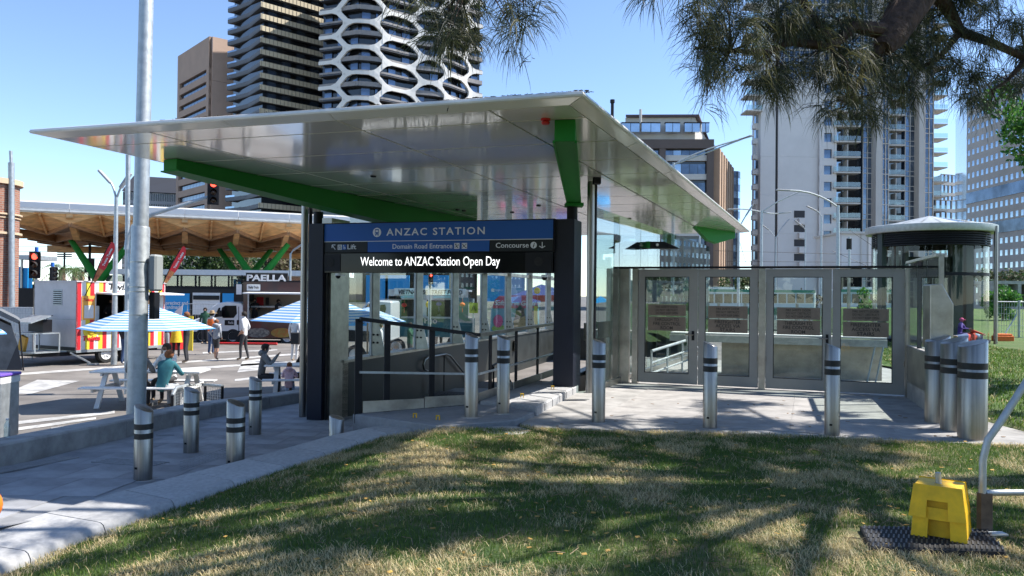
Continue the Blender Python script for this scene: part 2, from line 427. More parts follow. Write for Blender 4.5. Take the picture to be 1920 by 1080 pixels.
# low seat wall on the left, in cast lengths
SWp = [(-6.35,3.6,-.12),(-6.1,6.2,-.27),(-5.82,8.78,-.41),(-5.70,11.5,-.56),(-5.54,14.35,-.715),(-5.05,16.2,-.82),(-4.5,17.3,-.84),(-3.7,17.9,-.84)]
swt = thing('seat_wall', 'long low grey concrete seat wall between the sunken path and the street', 'wall', SWp[3])
for i in range(len(SWp)-1):
    a, b = Vector(SWp[i]), Vector(SWp[i+1]); d = (b-a); d.z = 0; d.normalize(); n = Vector((-d.y, d.x, 0))
    a2 = a+d*.004; b2 = b-d*.004
    prof = [(0,-.3),(0,.24),(.02,.265),(.40,.265),(.43,.24),(.43,-.55)]
    nn = len(prof)
    s = MB(); s.add([tuple(q+n*t_+Vector((0,0,z))) for q in (a2,b2) for t_, z in prof], [(k, (k+1) % nn, nn+(k+1) % nn, nn+k) for k in range(nn)] + [tuple(range(nn-1,-1,-1)), tuple(range(nn, 2*nn))])
    part('wall_block', s, M['concrete'], swt, world=True)

# slab at the railing corner and the raised kerb by the plaza
def slab(name, poly, z0, z1, mt, bev=.012):
    s = MB(); s.prism(poly, z0, z1); return struct(name, s, mt, bev=bev)
slab('plinth', [(-2.05,10.02),(-1.22,9.43),(-.87,9.18),(-.38,9.42),(.07,9.68),(.32,10.35),(-.02,10.75),(-.46,11.02)], -.85, .06, mat('plinth_stone', (.27,.275,.285), .75, nz=(12,.12), bump=(90,.2,.003)))
kr = MB(); kr.prism([(-.42,11.07),(.0,10.79),(1.02,13.6),(.55,13.9)], -.85, .085)
kraised = struct('raised_kerb', kr, M['concrete'])
for i in range(6):
    t0, t1 = i/6+.003, (i+1)/6-.003
    a, b = Vector((.34,10.36)), Vector((1.14,13.05)); c, d = Vector((-.02,10.78)), Vector((.82,13.35))
    s = MB(); s.prism([a.lerp(b,t0), a.lerp(b,t1), c.lerp(d,t1), c.lerp(d,t0)], -.1, .12)
    part('kerb_stone', s, kerbm[i % 3], kraised, bev=.02)
    c2, d2 = Vector((-.44,11.06)), Vector((.5,13.8))
    s = MB(); s.prism([(c-Vector((.01,0))).lerp(d-Vector((.01,0)),t0), (c-Vector((.01,0))).lerp(d-Vector((.01,0)),t1), c2.lerp(d2,t1), c2.lerp(d2,t0)], .0, .105)
    part('kerb_stone', s, kerbm[(i+1) % 3], kraised, bev=.008)

# plaza in front of the fire doors
PLF = [(.12,9.72),(.3,9.5),(1.3,9.36),(2.48,9.2),(4.0,8.95),(5.35,8.70),(6.3,8.62),(7.6,8.7)]
ppoly = PLF + [(7.5,10.0),(6.2,10.4),(6.9,12.9),(9.5,19.0),(2.0,20.5),(1.3,13.2),(.9,12.9)]
s = MB(); s.prism(ppoly, -.12, 0)
plaza = struct('plaza', s, M['concrete'])
Ud = Vector((.934,-.358)); Vd = Vector((.358,.934))
pm = [mat('plaza_slab_%d' % i, tuple(c*(1+.05*(i-1)) for c in (.36,.345,.33)), .82, nz=(3.5,.2), bump=(80,.25,.004)) for i in range(3)]
for i in range(-1, 6):
    for j in range(6):
        o_ = Vector((.9,9.6)) + Ud*(i*1.2) + Vd*(j*1.2 - .55)
        q = [o_, o_+Ud*1.192, o_+Ud*1.192+Vd*1.192, o_+Vd*1.192]
        def inside(p):
            c_ = False; n = len(ppoly)
            for a in range(n):
                x1, y1 = ppoly[a]; x2, y2 = ppoly[(a+1) % n]
                if (y1 > p[1]) != (y2 > p[1]) and p[0] < (x2-x1)*(p[1]-y1)/(y2-y1)+x1: c_ = not c_
            return c_
        if all(inside(p) for p in q):
            s = MB(); s.prism(q, -.02, .006); part('paving_slab', s, random.choice(pm), plaza)

# lawn
def yb(x):
    for i in range(len(PLF)-1):
        if PLF[i][0] <= x <= PLF[i+1][0]:
            t = (x-PLF[i][0])/(PLF[i+1][0]-PLF[i][0]); return PLF[i][1] + t*(PLF[i+1][1]-PLF[i][1])
    return 9.3 if x < .2 else 8.7
def kfx(y):
    for i in range(len(KF)-1):
        if KF[i][1] <= y <= KF[i+1][1]:
            t = (y-KF[i][1])/(KF[i+1][1]-KF[i][1]); return KF[i][0] + t*(KF[i+1][0]-KF[i][0])
    return -3.85 if y < 3 else -1.1
def gz(x, y):
    z = .03 + min(0, .145*(x+.75)) + .02*math.sin(x*1.7+y)*math.cos(y*1.3) - .01
    if y > 8.2 and x < 6.3:
        b = yb(x); z -= max(0, min(1, (y-b+.12)/.1))*.13
    xw = 6.05 + .36*(y-11)
    if y > 8.6:
        t = max(0, min(1, (x-xw)/1.2)) if y > 10 else max(0, min(1, (x-6.3)/1.0))
        z += t*(.018*max(0, min(y, 60)-9))
        if x < xw and y > 10: z = -.2
    return z
def in_lawn(x, y):
    if y < 9.5 and x < 6.2: return x > kfx(y) and y < (yb(x)+.035*math.sin(x*8.3)+.03*math.sin(x*23+1) if x > .1 else 9.45-max(0,-(x+.87))*.2 if x < -.87 else 9.18+ (x+.87)*.53)
    if y < 10: return x > 6.1
    return x > 6.35+.36*(y-11)
def grid(x0, x1, y0, y1, st):
    s = MB(); nx = int((x1-x0)/st)+1; ny = int((y1-y0)/st)+1
    vs_ = [(x0+i*st, y0+j*st, gz(x0+i*st, y0+j*st)) for j in range(ny) for i in range(nx)]
    fs = []
    for j in range(ny-1):
        for i in range(nx-1):
            cx, cy = x0+(i+.5)*st, y0+(j+.5)*st
            if cx < kfx(cy)-.0 and cy < 9.6: continue
            if cy > 10.2 and cx < 6.0+.36*(cy-11): continue
            if cy > 9.75 and cx < 5: continue
            fs.append((j*nx+i, j*nx+i+1, (j+1)*nx+i+1, (j+1)*nx+i))
    s.add(vs_, fs); return s
def lawn_mat():
    m = bpy.data.materials.new('lawn'); m.use_nodes = True; t = m.node_tree; b = t.nodes['Principled BSDF']; b.inputs['Roughness'].default_value = .95
    tc = t.nodes.new('ShaderNodeTexCoord'); n = t.nodes.new('ShaderNodeTexNoise'); n.inputs['Scale'].default_value = .9; n.inputs['Detail'].default_value = 8; n.inputs['Roughness'].default_value = .7
    cr = t.nodes.new('ShaderNodeValToRGB'); e = cr.color_ramp.elements
    e[0].position = .40; e[0].color = (.035,.075,.015,1); e[1].position = .62; e[1].color = (.22,.17,.085,1)
    x = e.new(.5); x.color = (.075,.10,.03,1)
    t.links.new(tc.outputs['Object'], n.inputs[0]); t.links.new(n.outputs[0], cr.inputs[0]); t.links.new(cr.outputs[0], b.inputs['Base Color'])
    n2 = t.nodes.new('ShaderNodeTexNoise'); n2.inputs['Scale'].default_value = 60; bp = t.nodes.new('ShaderNodeBump'); bp.inputs['Strength'].default_value = .8; bp.inputs['Distance'].default_value = .03
    t.links.new(tc.outputs['Object'], n2.inputs[0]); t.links.new(n2.outputs[0], bp.inputs['Height']); t.links.new(bp.outputs[0], b.inputs['Normal'])
    return m
M['lawn'] = lawn_mat()
park = MB(); park.add([(-60,-90,-.10),(60,-90,-.10),(60,.42,-.03),(-60,.42,-.03)], [(0,1,2,3)]); struct('park_ground', park, M['lawn'], fix=False)
struct('lawn', grid(-4.2, 12, .4, 10.4, .2), M['lawn'], smooth=True, fix=False)
s = grid(5.6, 70, 10.4, 60, .8)
struct('hill', s, mat('hill_grass', (.07,.15,.02), .9, nz=(1.2,.3), col2=(.12,.16,.04), bump=(50,.8,.03)), smooth=True, fix=False)
# grass blades: nobody could count them
def vnoise(x, y, sc, seed=0):
    x = np.asarray(x)*sc; y = np.asarray(y)*sc
    xi = np.floor(x).astype(int); yi = np.floor(y).astype(int); xf = x-xi; yf = y-yi
    h = lambda a, b: (np.sin(a*127.1+b*311.7+seed*74.7)*43758.5453) % 1
    u = xf*xf*(3-2*xf); v = yf*yf*(3-2*yf)
    return (h(xi,yi)*(1-u)+h(xi+1,yi)*u)*(1-v) + (h(xi,yi+1)*(1-u)+h(xi+1,yi+1)*u)*v
gmats = [mat('grass_green', (.10,.18,.02), .7, nz=(3,.3), tl=.3), mat('grass_dark', (.065,.115,.016), .75, nz=(3,.3), tl=.3), mat('grass_straw', (.46,.36,.17), .8, nz=(4,.3), tl=.15), mat('grass_straw_pale', (.62,.52,.30), .8, tl=.15)]
def blades(n, xr, yr, hgt, wid, pw=1.0, dry=0.0):
    x = rng.uniform(*xr, n); y = yr[0] + (yr[1]-yr[0])*rng.random(n)**pw
    keep = np.array([in_lawn(a, b) and not (2.28 < a < 3.12 and 4.86 < b < 5.36) and abs(a) < b*.70+.4 for a, b in zip(x, y)]); x = x[keep]; y = y[keep]
    z = np.array([gz(a, b) for a, b in zip(x, y)]); n = len(x)
    dn = .35*vnoise(x, y, 1.1, 1)+.4*vnoise(x, y, 2.9, 2)+.25*vnoise(x, y, 8, 3)
    dn = dn + np.array([.18 if b > yb(a)-.3-.1*math.sin(a*5) and a < 6.2 else 0 for a, b in zip(x, y)])
    straw = rng.random(n) < np.clip((dn-.475+dry)*5.5, .05, .92)
    mi = np.where(straw, np.where(rng.random(n) < .4, 3, 2), np.where(rng.random(n) < .5, 0, 1))
    a = rng.uniform(0, 2*np.pi, n); L = hgt*rng.uniform(.5, 1.25, n)*np.where(straw, 1.6, 1.0)
    lean = np.where(straw, rng.uniform(1.0, 1.6, n), rng.uniform(.2, 1.15, n))
    dx, dy = np.cos(a), np.sin(a); wx, wy = -np.sin(a)*wid/2, np.cos(a)*wid/2
    b0 = np.stack([x-wx, y-wy, z-.004], 1); b1 = np.stack([x+wx, y+wy, z-.004], 1)
    h1 = L*.55; mxx = x+dx*np.sin(lean*.6)*h1; myy = y+dy*np.sin(lean*.6)*h1; mz = z+np.cos(lean*.6)*h1
    m0 = np.stack([mxx-wx*.8, myy-wy*.8, mz], 1); m1 = np.stack([mxx+wx*.8, myy+wy*.8, mz], 1)
    tp = np.stack([mxx+dx*np.sin(lean)*L*.5, myy+dy*np.sin(lean)*L*.5, mz+np.cos(lean)*L*.5], 1)
    V = np.stack([b0,b1,m1,m0,tp], 1).reshape(-1, 3)
    base = np.arange(n)*5
    q = np.stack([base,base+1,base+2,base+3], 1); t3 = np.stack([base+3,base+2,base+4], 1)
    me = bpy.data.meshes.new('grass'); me.vertices.add(len(V)); me.vertices.foreach_set('co', V.astype(np.float32).ravel())
    loops = np.concatenate([q, t3], 1).ravel(); me.loops.add(len(loops)); me.loops.foreach_set('vertex_index', loops.astype(np.int32))
    st = np.stack([np.arange(n)*7, np.arange(n)*7+4], 1).ravel(); tot = np.tile([4,3], n)
    me.polygons.add(2*n); me.polygons.foreach_set('loop_start', st.astype(np.int32)); me.polygons.foreach_set('loop_total', tot.astype(np.int32))
    me.polygons.foreach_set('material_index', np.repeat(mi, 2).astype(np.int32))
    for m_ in gmats: me.materials.append(m_)
    me.update(calc_edges=True)
    return me
for nm, me in (('grass', blades(330000, (-3.9,6.4), (3.2,9.6), .038, .0036, .95)), ('grass', blades(70000, (5.9,14), (8.4,26), .06, .013, 1.0, -.16))):
    o = bpy.data.objects.new(nm, me); link(o); o['kind'] = 'stuff'; o['category'] = 'grass'
    o['label'] = 'patchy green and straw coloured grass on the lawn in front' if me.vertices[0].co.y < 30 and len(me.vertices) > 400000 else 'bright green grass on the slope to the right'
# fallen twigs and leaves
s = MB()
for i in range(260):
    y = random.uniform(4, 9); x = random.uniform(-2.5, 5.5)
    if not in_lawn(x, y): continue
    z = gz(x, y)+.02; a = random.uniform(0, 6.3); L = random.uniform(.05,.2)
    s.tube([(x,y,z),(x+L*.5*math.cos(a),y+L*.5*math.sin(a),z+.012),(x+L*math.cos(a+.3),y+L*math.sin(a+.3),z)], .0022, 3)
o = solo('fallen_twigs', 'dry brown twigs lying scattered on the lawn', 'twigs', s, M['wood'], kind='stuff')
s = MB()
for i in range(60):
    px = random.uniform(880, 1900); py = random.uniform(742, 800) if px < 1700 else random.uniform(800, 822)
    p = gr(px, py, .008); a = random.uniform(0,6.3)
    if p.x < 1.2 and p.y > 10: continue
    s.box(p, (.05,.022,.004), a)
lv = MB()
for i in range(420):
    y = random.uniform(4, 9.3); x = random.uniform(-3, 6)
    if not in_lawn(x, y): continue
    lv.box((x,y,gz(x,y)+.028), (.035,.018,.003), 0, M=Matrix.Rotation(random.uniform(0,6.3),3,'Z') @ Matrix.Rotation(random.uniform(-.5,.5),3,'X'))
solo('lawn_leaves', 'small yellow brown leaves lying among the grass of the lawn', 'leaves', lv, mat('leaf_yellow', (.42,.26,.06), .8, nz=(9,.4)), kind='stuff')
solo('fallen_leaves', 'dry leaves scattered over the plaza paving', 'leaves', s, M['wood'], kind='stuff')
# road markings
def mark(pts, name='road_marking', z=-.852):
    s = MB(); q = [gr(px, py, z) for px, py in pts]; s.add([tuple(p) for p in q], [tuple(range(len(q)))]); return struct(name, s, M['line'], fix=False)
for p in [[(70,712),(150,714),(60,738),(10,738)], [(0,702),(560,662),(560,665),(0,706)],
          [(28,790),(215,770),(215,775),(28,796)], [(0,806),(180,782),(180,786),(0,812)], [(95,802),(170,792),(172,796),(100,806)],
          [(455,677),(495,672),(485,694),(445,698)], [(440,711),(560,697),(560,700),(440,715)], 
          [(340,690),(560,676),(560,679),(340,694)], [(380,660),(520,655),(520,657),(380,663)], [(560,640),(700,632),(700,634),(560,643)]]:
    mark(p)
# ================================================================ station entrance
def line_px(P0, d, px, py=560):
    """parameter t of the plan line P0 + t d seen at column px"""
    r_ = ray(px, py); k = r_.x/r_.y
    return (k*P0[1]-P0[0])/(d[0]-k*d[1])
# ---- canopy roof
A, B, C_, D = Vector((-5.35,9.0)), Vector((.52,7.17)), Vector((6.3,21.2)), Vector((-.5,23.6))
ZS = 3.39
can = thing('entrance_canopy', 'wide glossy white wedge canopy over the station entrance with green beams', 'canopy', (0,13,0))
def cb(u, v): return (A.lerp(B, u)).lerp(D.lerp(C_, u), v)
vsn = [0,.035,.115,.195,.275,.36,.44,.52,.60,.68,.76,.84,.92,1]
usn = [0,.22,.60,.87,1]
for i in range(len(usn)-1):
    for j in range(len(vsn)-1):
        g_ = .0022
        q = [cb(usn[i]+g_, vsn[j]+g_*.5), cb(usn[i+1]-g_, vsn[j]+g_*.5), cb(usn[i+1]-g_, vsn[j+1]-g_*.5), cb(usn[i]+g_, vsn[j+1]-g_*.5)]
        s = MB(); s.prism(q, ZS, ZS+.02); part('soffit_panel', s, M['soffit'], can, world=True)
s = MB(); s.prism([A,B,C_,D], ZS+.021, ZS+.05); part('roof_deck', s, M['black'], can, world=True)
# bevelled edge panels
def outw(a, b, c):
    e1 = (b-a).normalized(); e2 = (c-b).normalized(); n1 = Vector((e1.y,-e1.x)); n2 = Vector((e2.y,-e2.x)); n = (n1+n2); n.normalize(); return n/max(.35, n.dot(n1))
qd = [A,B,C_,D]; off = [outw(qd[i-1], qd[i], qd[(i+1) % 4]) for i in range(4)]
O = [qd[i]+off[i]*.15 for i in range(4)]
for i in range(4):
    a, b, a2, b2 = qd[i], qd[(i+1) % 4], O[i], O[(i+1) % 4]
    nseg = 5 if i in (0,2) else 7
    for k in range(nseg):
        t0, t1 = k/nseg+.0008, (k+1)/nseg-.0008
        p = [a.lerp(b,t0), a.lerp(b,t1), a2.lerp(b2,t1), a2.lerp(b2,t0)]
        z = [ZS,ZS,ZS+.03,ZS+.03]
        s = MB(); s.add([(p[m].x,p[m].y,z[m]) for m in range(4)]+[(p[m].x,p[m].y,z[m]+.02) for m in range(4)], [(0,1,2,3),(7,6,5,4),(0,4,5,1),(1,5,6,2),(2,6,7,3),(3,7,4,0)])
        part('edge_panel', s, M['soffit'], can, world=True)
    # rounded lip
    L = [Vector((*a2,0)), Vector((*b2,0))]; n_ = Vector((off[i].x+off[(i+1) % 4].x, off[i].y+off[(i+1) % 4].y)).normalized()
    prof = [(0,.031),(.02,.034),(.03,.05),(.02,.075),(-.03,.092),(-.18,.105),(-.5,.12),(-.5,.10)]
    s = MB(); vs_ = []
    for q, of in ((a2, off[i]), (b2, off[(i+1) % 4])):
        for t_, z in prof: vs_.append((q.x+of.x*t_, q.y+of.y*t_, ZS+z))
    nn = len(prof); s.add(vs_, [(k,(k+1) % nn, nn+(k+1) % nn, nn+k) for k in range(nn)]+[tuple(range(nn-1,-1,-1)), tuple(range(nn,2*nn))])
    part('edge_lip', s, M['fascia'], can, world=True, smooth=True)
s = MB(); s.prism([q-o_*.2 for q, o_ in zip(O, off)], ZS+.06, ZS+.11); part('roof_top', s, M['fascia'], can, world=True)
# leaf litter lying along the front lip
s = MB()
a2, b2 = O[0], O[1]
for k in range(800):
    t = random.random()**.7 if k < 640 else 1.0; 
    if k < 640: p = a2.lerp(b2, .25+.75*t)
    else: p = O[1].lerp(O[2], random.random()**1.5*.35)
    off_ = -(off[0] if k < 640 else Vector((.93,-.37)))*random.uniform(.03,.12)
    p = p+off_; h = ZS+.093+random.random()*.008
    s.box((p.x,p.y,h), (.04,.004,.004), random.uniform(0,6.3), M=Matrix.Rotation(random.uniform(0,6.3),3,'Z') @ Matrix.Rotation(random.uniform(-.12,.12),3,'Y'))
solo('needle_litter', 'dark brown casuarina needles piled along the front edge of the canopy', 'leaf litter', s, mat('litter', (.06,.045,.035), .9), kind='stuff')
# green beams: tapered box girders
def beam(a, b, wa, wb, ha, hb, name='roof_beam', ztop=ZS-.004):
    a = Vector(a); b = Vector(b); d = (b-a).normalized(); n = Vector((-d.y, d.x))
    s = MB()
    for (q, w_, h_) in ((a,wa,ha),(b,wb,hb)): pass
    P = []
    for q, w_, h_ in ((a,wa,ha),(b,wb,hb)):
        for sx, z in ((-1,ztop-h_),(1,ztop-h_),(1,ztop),(-1,ztop)): P.append((q.x+n.x*sx*w_/2, q.y+n.y*sx*w_/2, z))
    s.add(P, [(0,1,2,3),(7,6,5,4),(0,4,5,1),(1,5,6,2),(2,6,7,3),(3,7,4,0)])
    o = part(name, s, M['green'], can, world=True, bev=.006)
    return o
bl0, bl1 = (-4.58,10.3), (-.95,18.4)
beam(bl0, bl1, .24, .24, .15, .56)
s = MB(); 
d_ = (Vector(bl1)-Vector(bl0)).normalized(); n_ = Vector((-d_.y,d_.x))
for t in (-1,1):
    P = []
    for q, h_ in ((Vector(bl0),.16),(Vector(bl1),.57)):
        for sx in (-.17,.17): P.append((q.x+n_.x*(sx), q.y+n_.y*(sx), ZS-h_-.012))
        for sx in (.17,-.17): P.append((q.x+n_.x*(sx), q.y+n_.y*(sx), ZS-h_+.006))
s.add(P, [(0,1,2,3),(7,6,5,4),(0,4,5,1),(1,5,6,2),(2,6,7,3),(3,7,4,0)]); part('beam_flange', s, M['green'], can, world=True)
beam((.515,7.75), (1.02,12.9), .21, .21, .22, .22)
for sx in (-1,1):
    s = MB(); s.bar((.515+sx*.11,7.76,ZS-.225),(1.02+sx*.11,12.9,ZS-.225),.025,.03); part('beam_flange', s, M['green'], can, world=True)
s = MB(); s.box((1.02,12.9,ZS-.26),(.30,.30,.05)); part('bearing_plate', s, M['green'], can, world=True)
# far end beam under the right tip (a tapered fin)
f0, f1 = at(1296,442,19.5), at(1362,441,21.4)
s = MB(); s.ext([(4.55,19.3,ZS-.004),(6.05,21.0,ZS-.004),(6.05,21.0,ZS-.16),(5.35,20.2,ZS-.36),(5.0,19.8,ZS-.30)], (.03,.4,0)); part('roof_beam', s, M['green'], can, world=True)
# steel posts carrying the canopy
for px, Y, zb, wd in ((570,14.6,-.82,.13),(1106.5,12.0,.12,.115)):
    s = MB(); s.tube([(xa(px,Y),Y,zb),(xa(px,Y),Y,ZS)], wd/2, 20); part('post', s, M['steel'], can, world=True, smooth=True)
    s = MB(); s.tube([(xa(px,Y)+.075,Y+.12,zb),(xa(px,Y)+.075,Y+.12,ZS-.0)], .035, 10); part('down_pipe', s, M['black'], can, world=True, smooth=True)
# soffit fittings
s = MB(); c = at(1023,229,7.75); s.lathe((c.x,c.y,ZS-.055), [(.001,-.0),(.035,.0),(.045,.02),(.03,.035),(.05,.04),(.05,.055)], 14); part('fire_alarm_strobe', s, M['red'], can, world=True, smooth=True)
for px, py in ((1120,336),(1115,365),(870,395),(960,398),(858,393),(1254,455),(1180,410),(700,330),(1010,385)):
    c = gr(px, py, ZS); s = MB(); s.lathe((c.x,c.y,ZS-.018), [(.001,0),(.04,0),(.05,.017)], 12); part('spotlight', s, M['black'], can, world=True)
s = MB(); c = gr(1119,333,ZS); s.box((c.x,c.y,ZS-.05),(.12,.12,.1)); part('sensor_box', s, M['black'], can, world=True, bev=.01)
# ---- portal frame
Up = Vector((.954,-.301,0)); Vp = Vector((.301,.954,0))
PA = at(577,600,14.1); PA.z = 0; PB = Vector((0.69,12.78,0))
def column(P, w_, d_, zb, zt, name='column'):
    s = MB(); P = Vector(P); q = [P, P+Up*w_, P+Up*w_+Vp*d_, P+Vp*d_]
    s.prism([(v.x,v.y) for v in q], zb, zt); return s
por = thing('entrance_portal', 'dark charcoal steel portal frame around the stairs under the canopy', 'portal', tuple(PA+Vector((0,0,-.72))))
part('column', column(PA, .30, .50, -.75, 2.88), M['navy'], por, world=True, bev=.006)
part('column', column(PB, .34, .55, .08, 2.88), M['navy'], por, world=True, bev=.006)
for P_, zz in ((PA+Up*.302, -.75), (PB+Up*-.003, .09)):
    s = MB(); s.bar((P_+Up*.0+Vp*.24)+Vector((0,0,zz)), (P_+Vp*.24)+Vector((0,0,2.4)), .006, .42); part('column_lining', s, M['black'], por, world=True)
for P_ in (at(597,400,14.25), at(1073,392,12.95)):
    s = MB(); s.tube([(P_.x,P_.y,2.88),(P_.x,P_.y,ZS-.28)], .09, 20); part('stub_post', s, M['black'], por, world=True, smooth=True)
s = MB(); a = PA+Up*.3+Vp*.08; b = PB+Vp*.02
s.ext([a+Vector((0,0,2.0)), b+Vector((0,0,2.0)), b+Vector((0,0,2.88)), a+Vector((0,0,2.88))], Vp*.32); part('header', s, M['black'], por, world=True)
# ---- the sign, in its own plane
SL = at(604,440,14.08); SL.z = 0; SR = at(1037.5,440,12.72); SR.z = 0
sx_ = (SR-SL); SWD = sx_.length; sx_.normalize(); sn = Vector((-sx_.y, sx_.x, 0))*-1   # towards the camera
def panel(parent, name, s0, s1, z0, z1, dep, mt, front=0., bev=0, label=None):
    a = SL+sx_*(s0*SWD)+sn*front; b = SL+sx_*(s1*SWD)+sn*front
    s = MB(); s.ext([a+Vector((0,0,z0)), b+Vector((0,0,z0)), b+Vector((0,0,z1)), a+Vector((0,0,z1))], -sn*dep)
    return part(name, s, mt, parent, world=True, bev=bev, label=label)
sg = thing('station_sign', 'long blue and black station name sign across the top of the portal', 'sign', tuple(SL+sx_*SWD/2+Vector((0,0,2.36))))
ZT = 2.865; ZM = 2.545; ZB = 2.355
panel(sg, 'sign_backing', -.004, 1.004, ZB-.012, ZT+.02, .10, M['black'], .0)
panel(sg, 'sign_panel', .001, .999, ZM+.008, ZT, .02, M['blue'], .022)
panel(sg, 'sign_panel', .001, .215, ZB, ZM-.004, .02, M['signdark'], .022)
panel(sg, 'sign_panel', .217, .745, ZB, ZM-.004, .02, M['blue'], .022)
panel(sg, 'sign_panel', .747, .999, ZB, ZM-.004, .02, M['signdark'], .022)
panel(sg, 'sign_strip', .001, .999, ZM-.003, ZM+.007, .02, M['white'], .024)
def st(s_, z, front=.024): return SL+sx_*(s_*SWD)+sn*front+Vector((0,0,z))
text_on(sg, 'ANZAC STATION', st(.302, 2.645), sx_, .175, M['letter'], depth=.003, bold=.014, fit=.424*SWD, space=1.25)
text_on(sg, 'Lift', st(.124, 2.41), sx_, .122, M['letter'], depth=.002, bold=.008, fit=.040*SWD)
text_on(sg, 'Domain Road Entrance', st(.330, 2.41), sx_, .12, M['letter'], depth=.002, bold=.008, fit=.261*SWD)
text_on(sg, 'Concourse', st(.772, 2.41), sx_, .12, M['letter'], depth=.002, bold=.008, fit=.133*SWD)
def flat(parent, name, pts, mt, front=.026, dep=.003, smooth=False):
    s = MB(); s.ext([st(a, b, front) for a, b in pts], -sn*dep); return part(name, s, mt, parent, world=True)
def disc(parent, name, cs, cz, r_, mt, front=.026, n=28, ry=None):
    return flat(parent, name, [(cs+r_/SWD*math.cos(2*math.pi*k/n), cz+(ry or r_)*math.sin(2*math.pi*k/n)) for k in range(n)], mt, front)
disc(sg, 'train_emblem', .259, 2.703, .082, M['letter'])
rr = lambda cs, cz, w_, h_: [(cs-w_/SWD, cz-h_), (cs+w_/SWD, cz-h_), (cs+w_/SWD, cz+h_), (cs-w_/SWD, cz+h_)]
for q, mt_, fr in ((rr(.259,2.715,.036,.046),'blue',.028), (rr(.259,2.724,.025,.016),'letter',.030), (rr(.2538,2.688,.006,.007),'letter',.030), (rr(.2642,2.688,.006,.007),'letter',.030), (rr(.253,2.656,.006,.014),'blue',.028), (rr(.265,2.656,.006,.014),'blue',.028), (rr(.259,2.658,.03,.004),'blue',.028)):
    flat(sg, 'train_emblem_detail', q, M[mt_], fr)
# arrow up-left, lift and access symbols
def stroke(parent, pts, wd, mt, front=.026):
    s = MB()
    for i in range(len(pts)-1): s.bar(st(*pts[i], front), st(*pts[i+1], front), wd, .004, upv=sn)
    return part('arrow' if len(pts) == 2 else 'arrow_head', s, mt, parent, world=True)
stroke(sg, [(.052,2.485),(.067,2.405)], .013, M['letter']); stroke(sg, [(.067,2.489),(.0515,2.489),(.0515,2.435)], .013, M['letter'])
flat(sg, 'lift_symbol', rr(.088,2.447,.042,.045), M['letter']); flat(sg, 'lift_symbol_cabin', rr(.088,2.437,.03,.022), M['signdark'], .028)
flat(sg, 'lift_symbol_people', rr(.088,2.434,.022,.01), M['letter'], .030); flat(sg, 'lift_symbol_bar', rr(.088,2.476,.03,.004), M['signdark'], .028)
flat(sg, 'access_symbol', rr(.109,2.447,.042,.045), M['blue'])
disc(sg, 'access_symbol_wheel', .110, 2.432, .021, M['letter'], .028); disc(sg, 'access_symbol_hub', .1105, 2.434, .014, M['blue'], .030)
disc(sg, 'access_symbol_head', .1065, 2.480, .008, M['letter'], .032); stroke(sg, [(.107,2.472),(.1075,2.445),(.112,2.443),(.1145,2.425)], .007, M['letter'], .033)
for cs in (.610, .642):
    flat(sg, 'pictogram', rr(cs,2.448,.048,.05), M['letter'])
    if cs < .62:
        disc(sg, 'pictogram_dot', cs-.004, 2.478, .011, M['signdark'], .028)
        stroke(sg, [(cs-.004,2.468),(cs-.001,2.44),(cs+.005,2.415)], .012, M['signdark'], .029); stroke(sg, [(cs-.007,2.42),(cs-.002,2.44),(cs+.006,2.455),(cs+.006,2.48)], .007, M['signdark'], .0295)
    else:
        stroke(sg, [(cs-.008,2.482),(cs-.004,2.455),(cs+.003,2.425),(cs+.009,2.413)], .011, M['signdark'], .029); stroke(sg, [(cs-.009,2.418),(cs+.009,2.482)], .007, M['signdark'], .030)
disc(sg, 'information_emblem', .9245, 2.448, .055, M['letter']); text_on(sg, 'i', st(.9205, 2.412, .029), sx_, .11, M['signdark'], depth=.002, bold=.02, shear=.3)
stroke(sg, [(.9585,2.498),(.9585,2.402)], .013, M['letter']); stroke(sg, [(.947,2.432),(.9585,2.401),(.970,2.432)], .013, M['letter'])
# ---- display board under it
db = thing('display_board', 'black electronic message board showing white words beneath the blue sign', 'display', tuple(SL+sx_*SWD/2+Vector((0,0,1.98))))
panel(db, 'board_housing', .004, .999, 1.985, ZB-.016, .16, M['screen'], .02, bev=.006)
panel(db, 'display_glass', .10, .885, 2.035, ZB-.05, .01, M['screen'], .032)
panel(db, 'speaker_panel', .892, .996, 2.01, ZB-.03, .01, M['black'], .032)
panel(db, 'speaker_panel', .008, .092, 2.01, ZB-.03, .01, M['black'], .032)
disc(db, 'speaker_cone', .945, 2.175, .075, M['rubber'], .04); disc(db, 'speaker_cone', .046, 2.175, .075, M['rubber'], .04)
text_on(db, 'Welcome to ANZAC Station Open Day', st(.188, 2.112, .045), sx_, .225, M['led'], depth=.002, bold=-.002, fit=.603*SWD)
# cctv cameras under the board
def cctv(px, py, Y, label):
    c = at(px, py, Y); t = thing('security_camera', label, 'camera', tuple(c))
    s = MB(); s.tube([c+Vector((0,0,.06)), c+Vector((0,0,.02))], [.05,.06], 16); part('camera_base', s, M['white'], t, world=True, smooth=True)
    s = MB(); s.ball(c+Vector((0,0,.01)), .045, 0, 14, 8); part('camera_dome', s, M['screen'], t, world=True, smooth=True)
    s = MB(); s.bar(c+Vector((0,0,.05)), c+Vector((.14,-.02,.02)), .012, .02); part('bracket', s, M['white'], t, world=True)
cctv(634, 519, 14.0, 'small white dome camera below the left end of the message board')
cctv(1021, 522, 12.7, 'small dark dome camera below the right end of the message board')

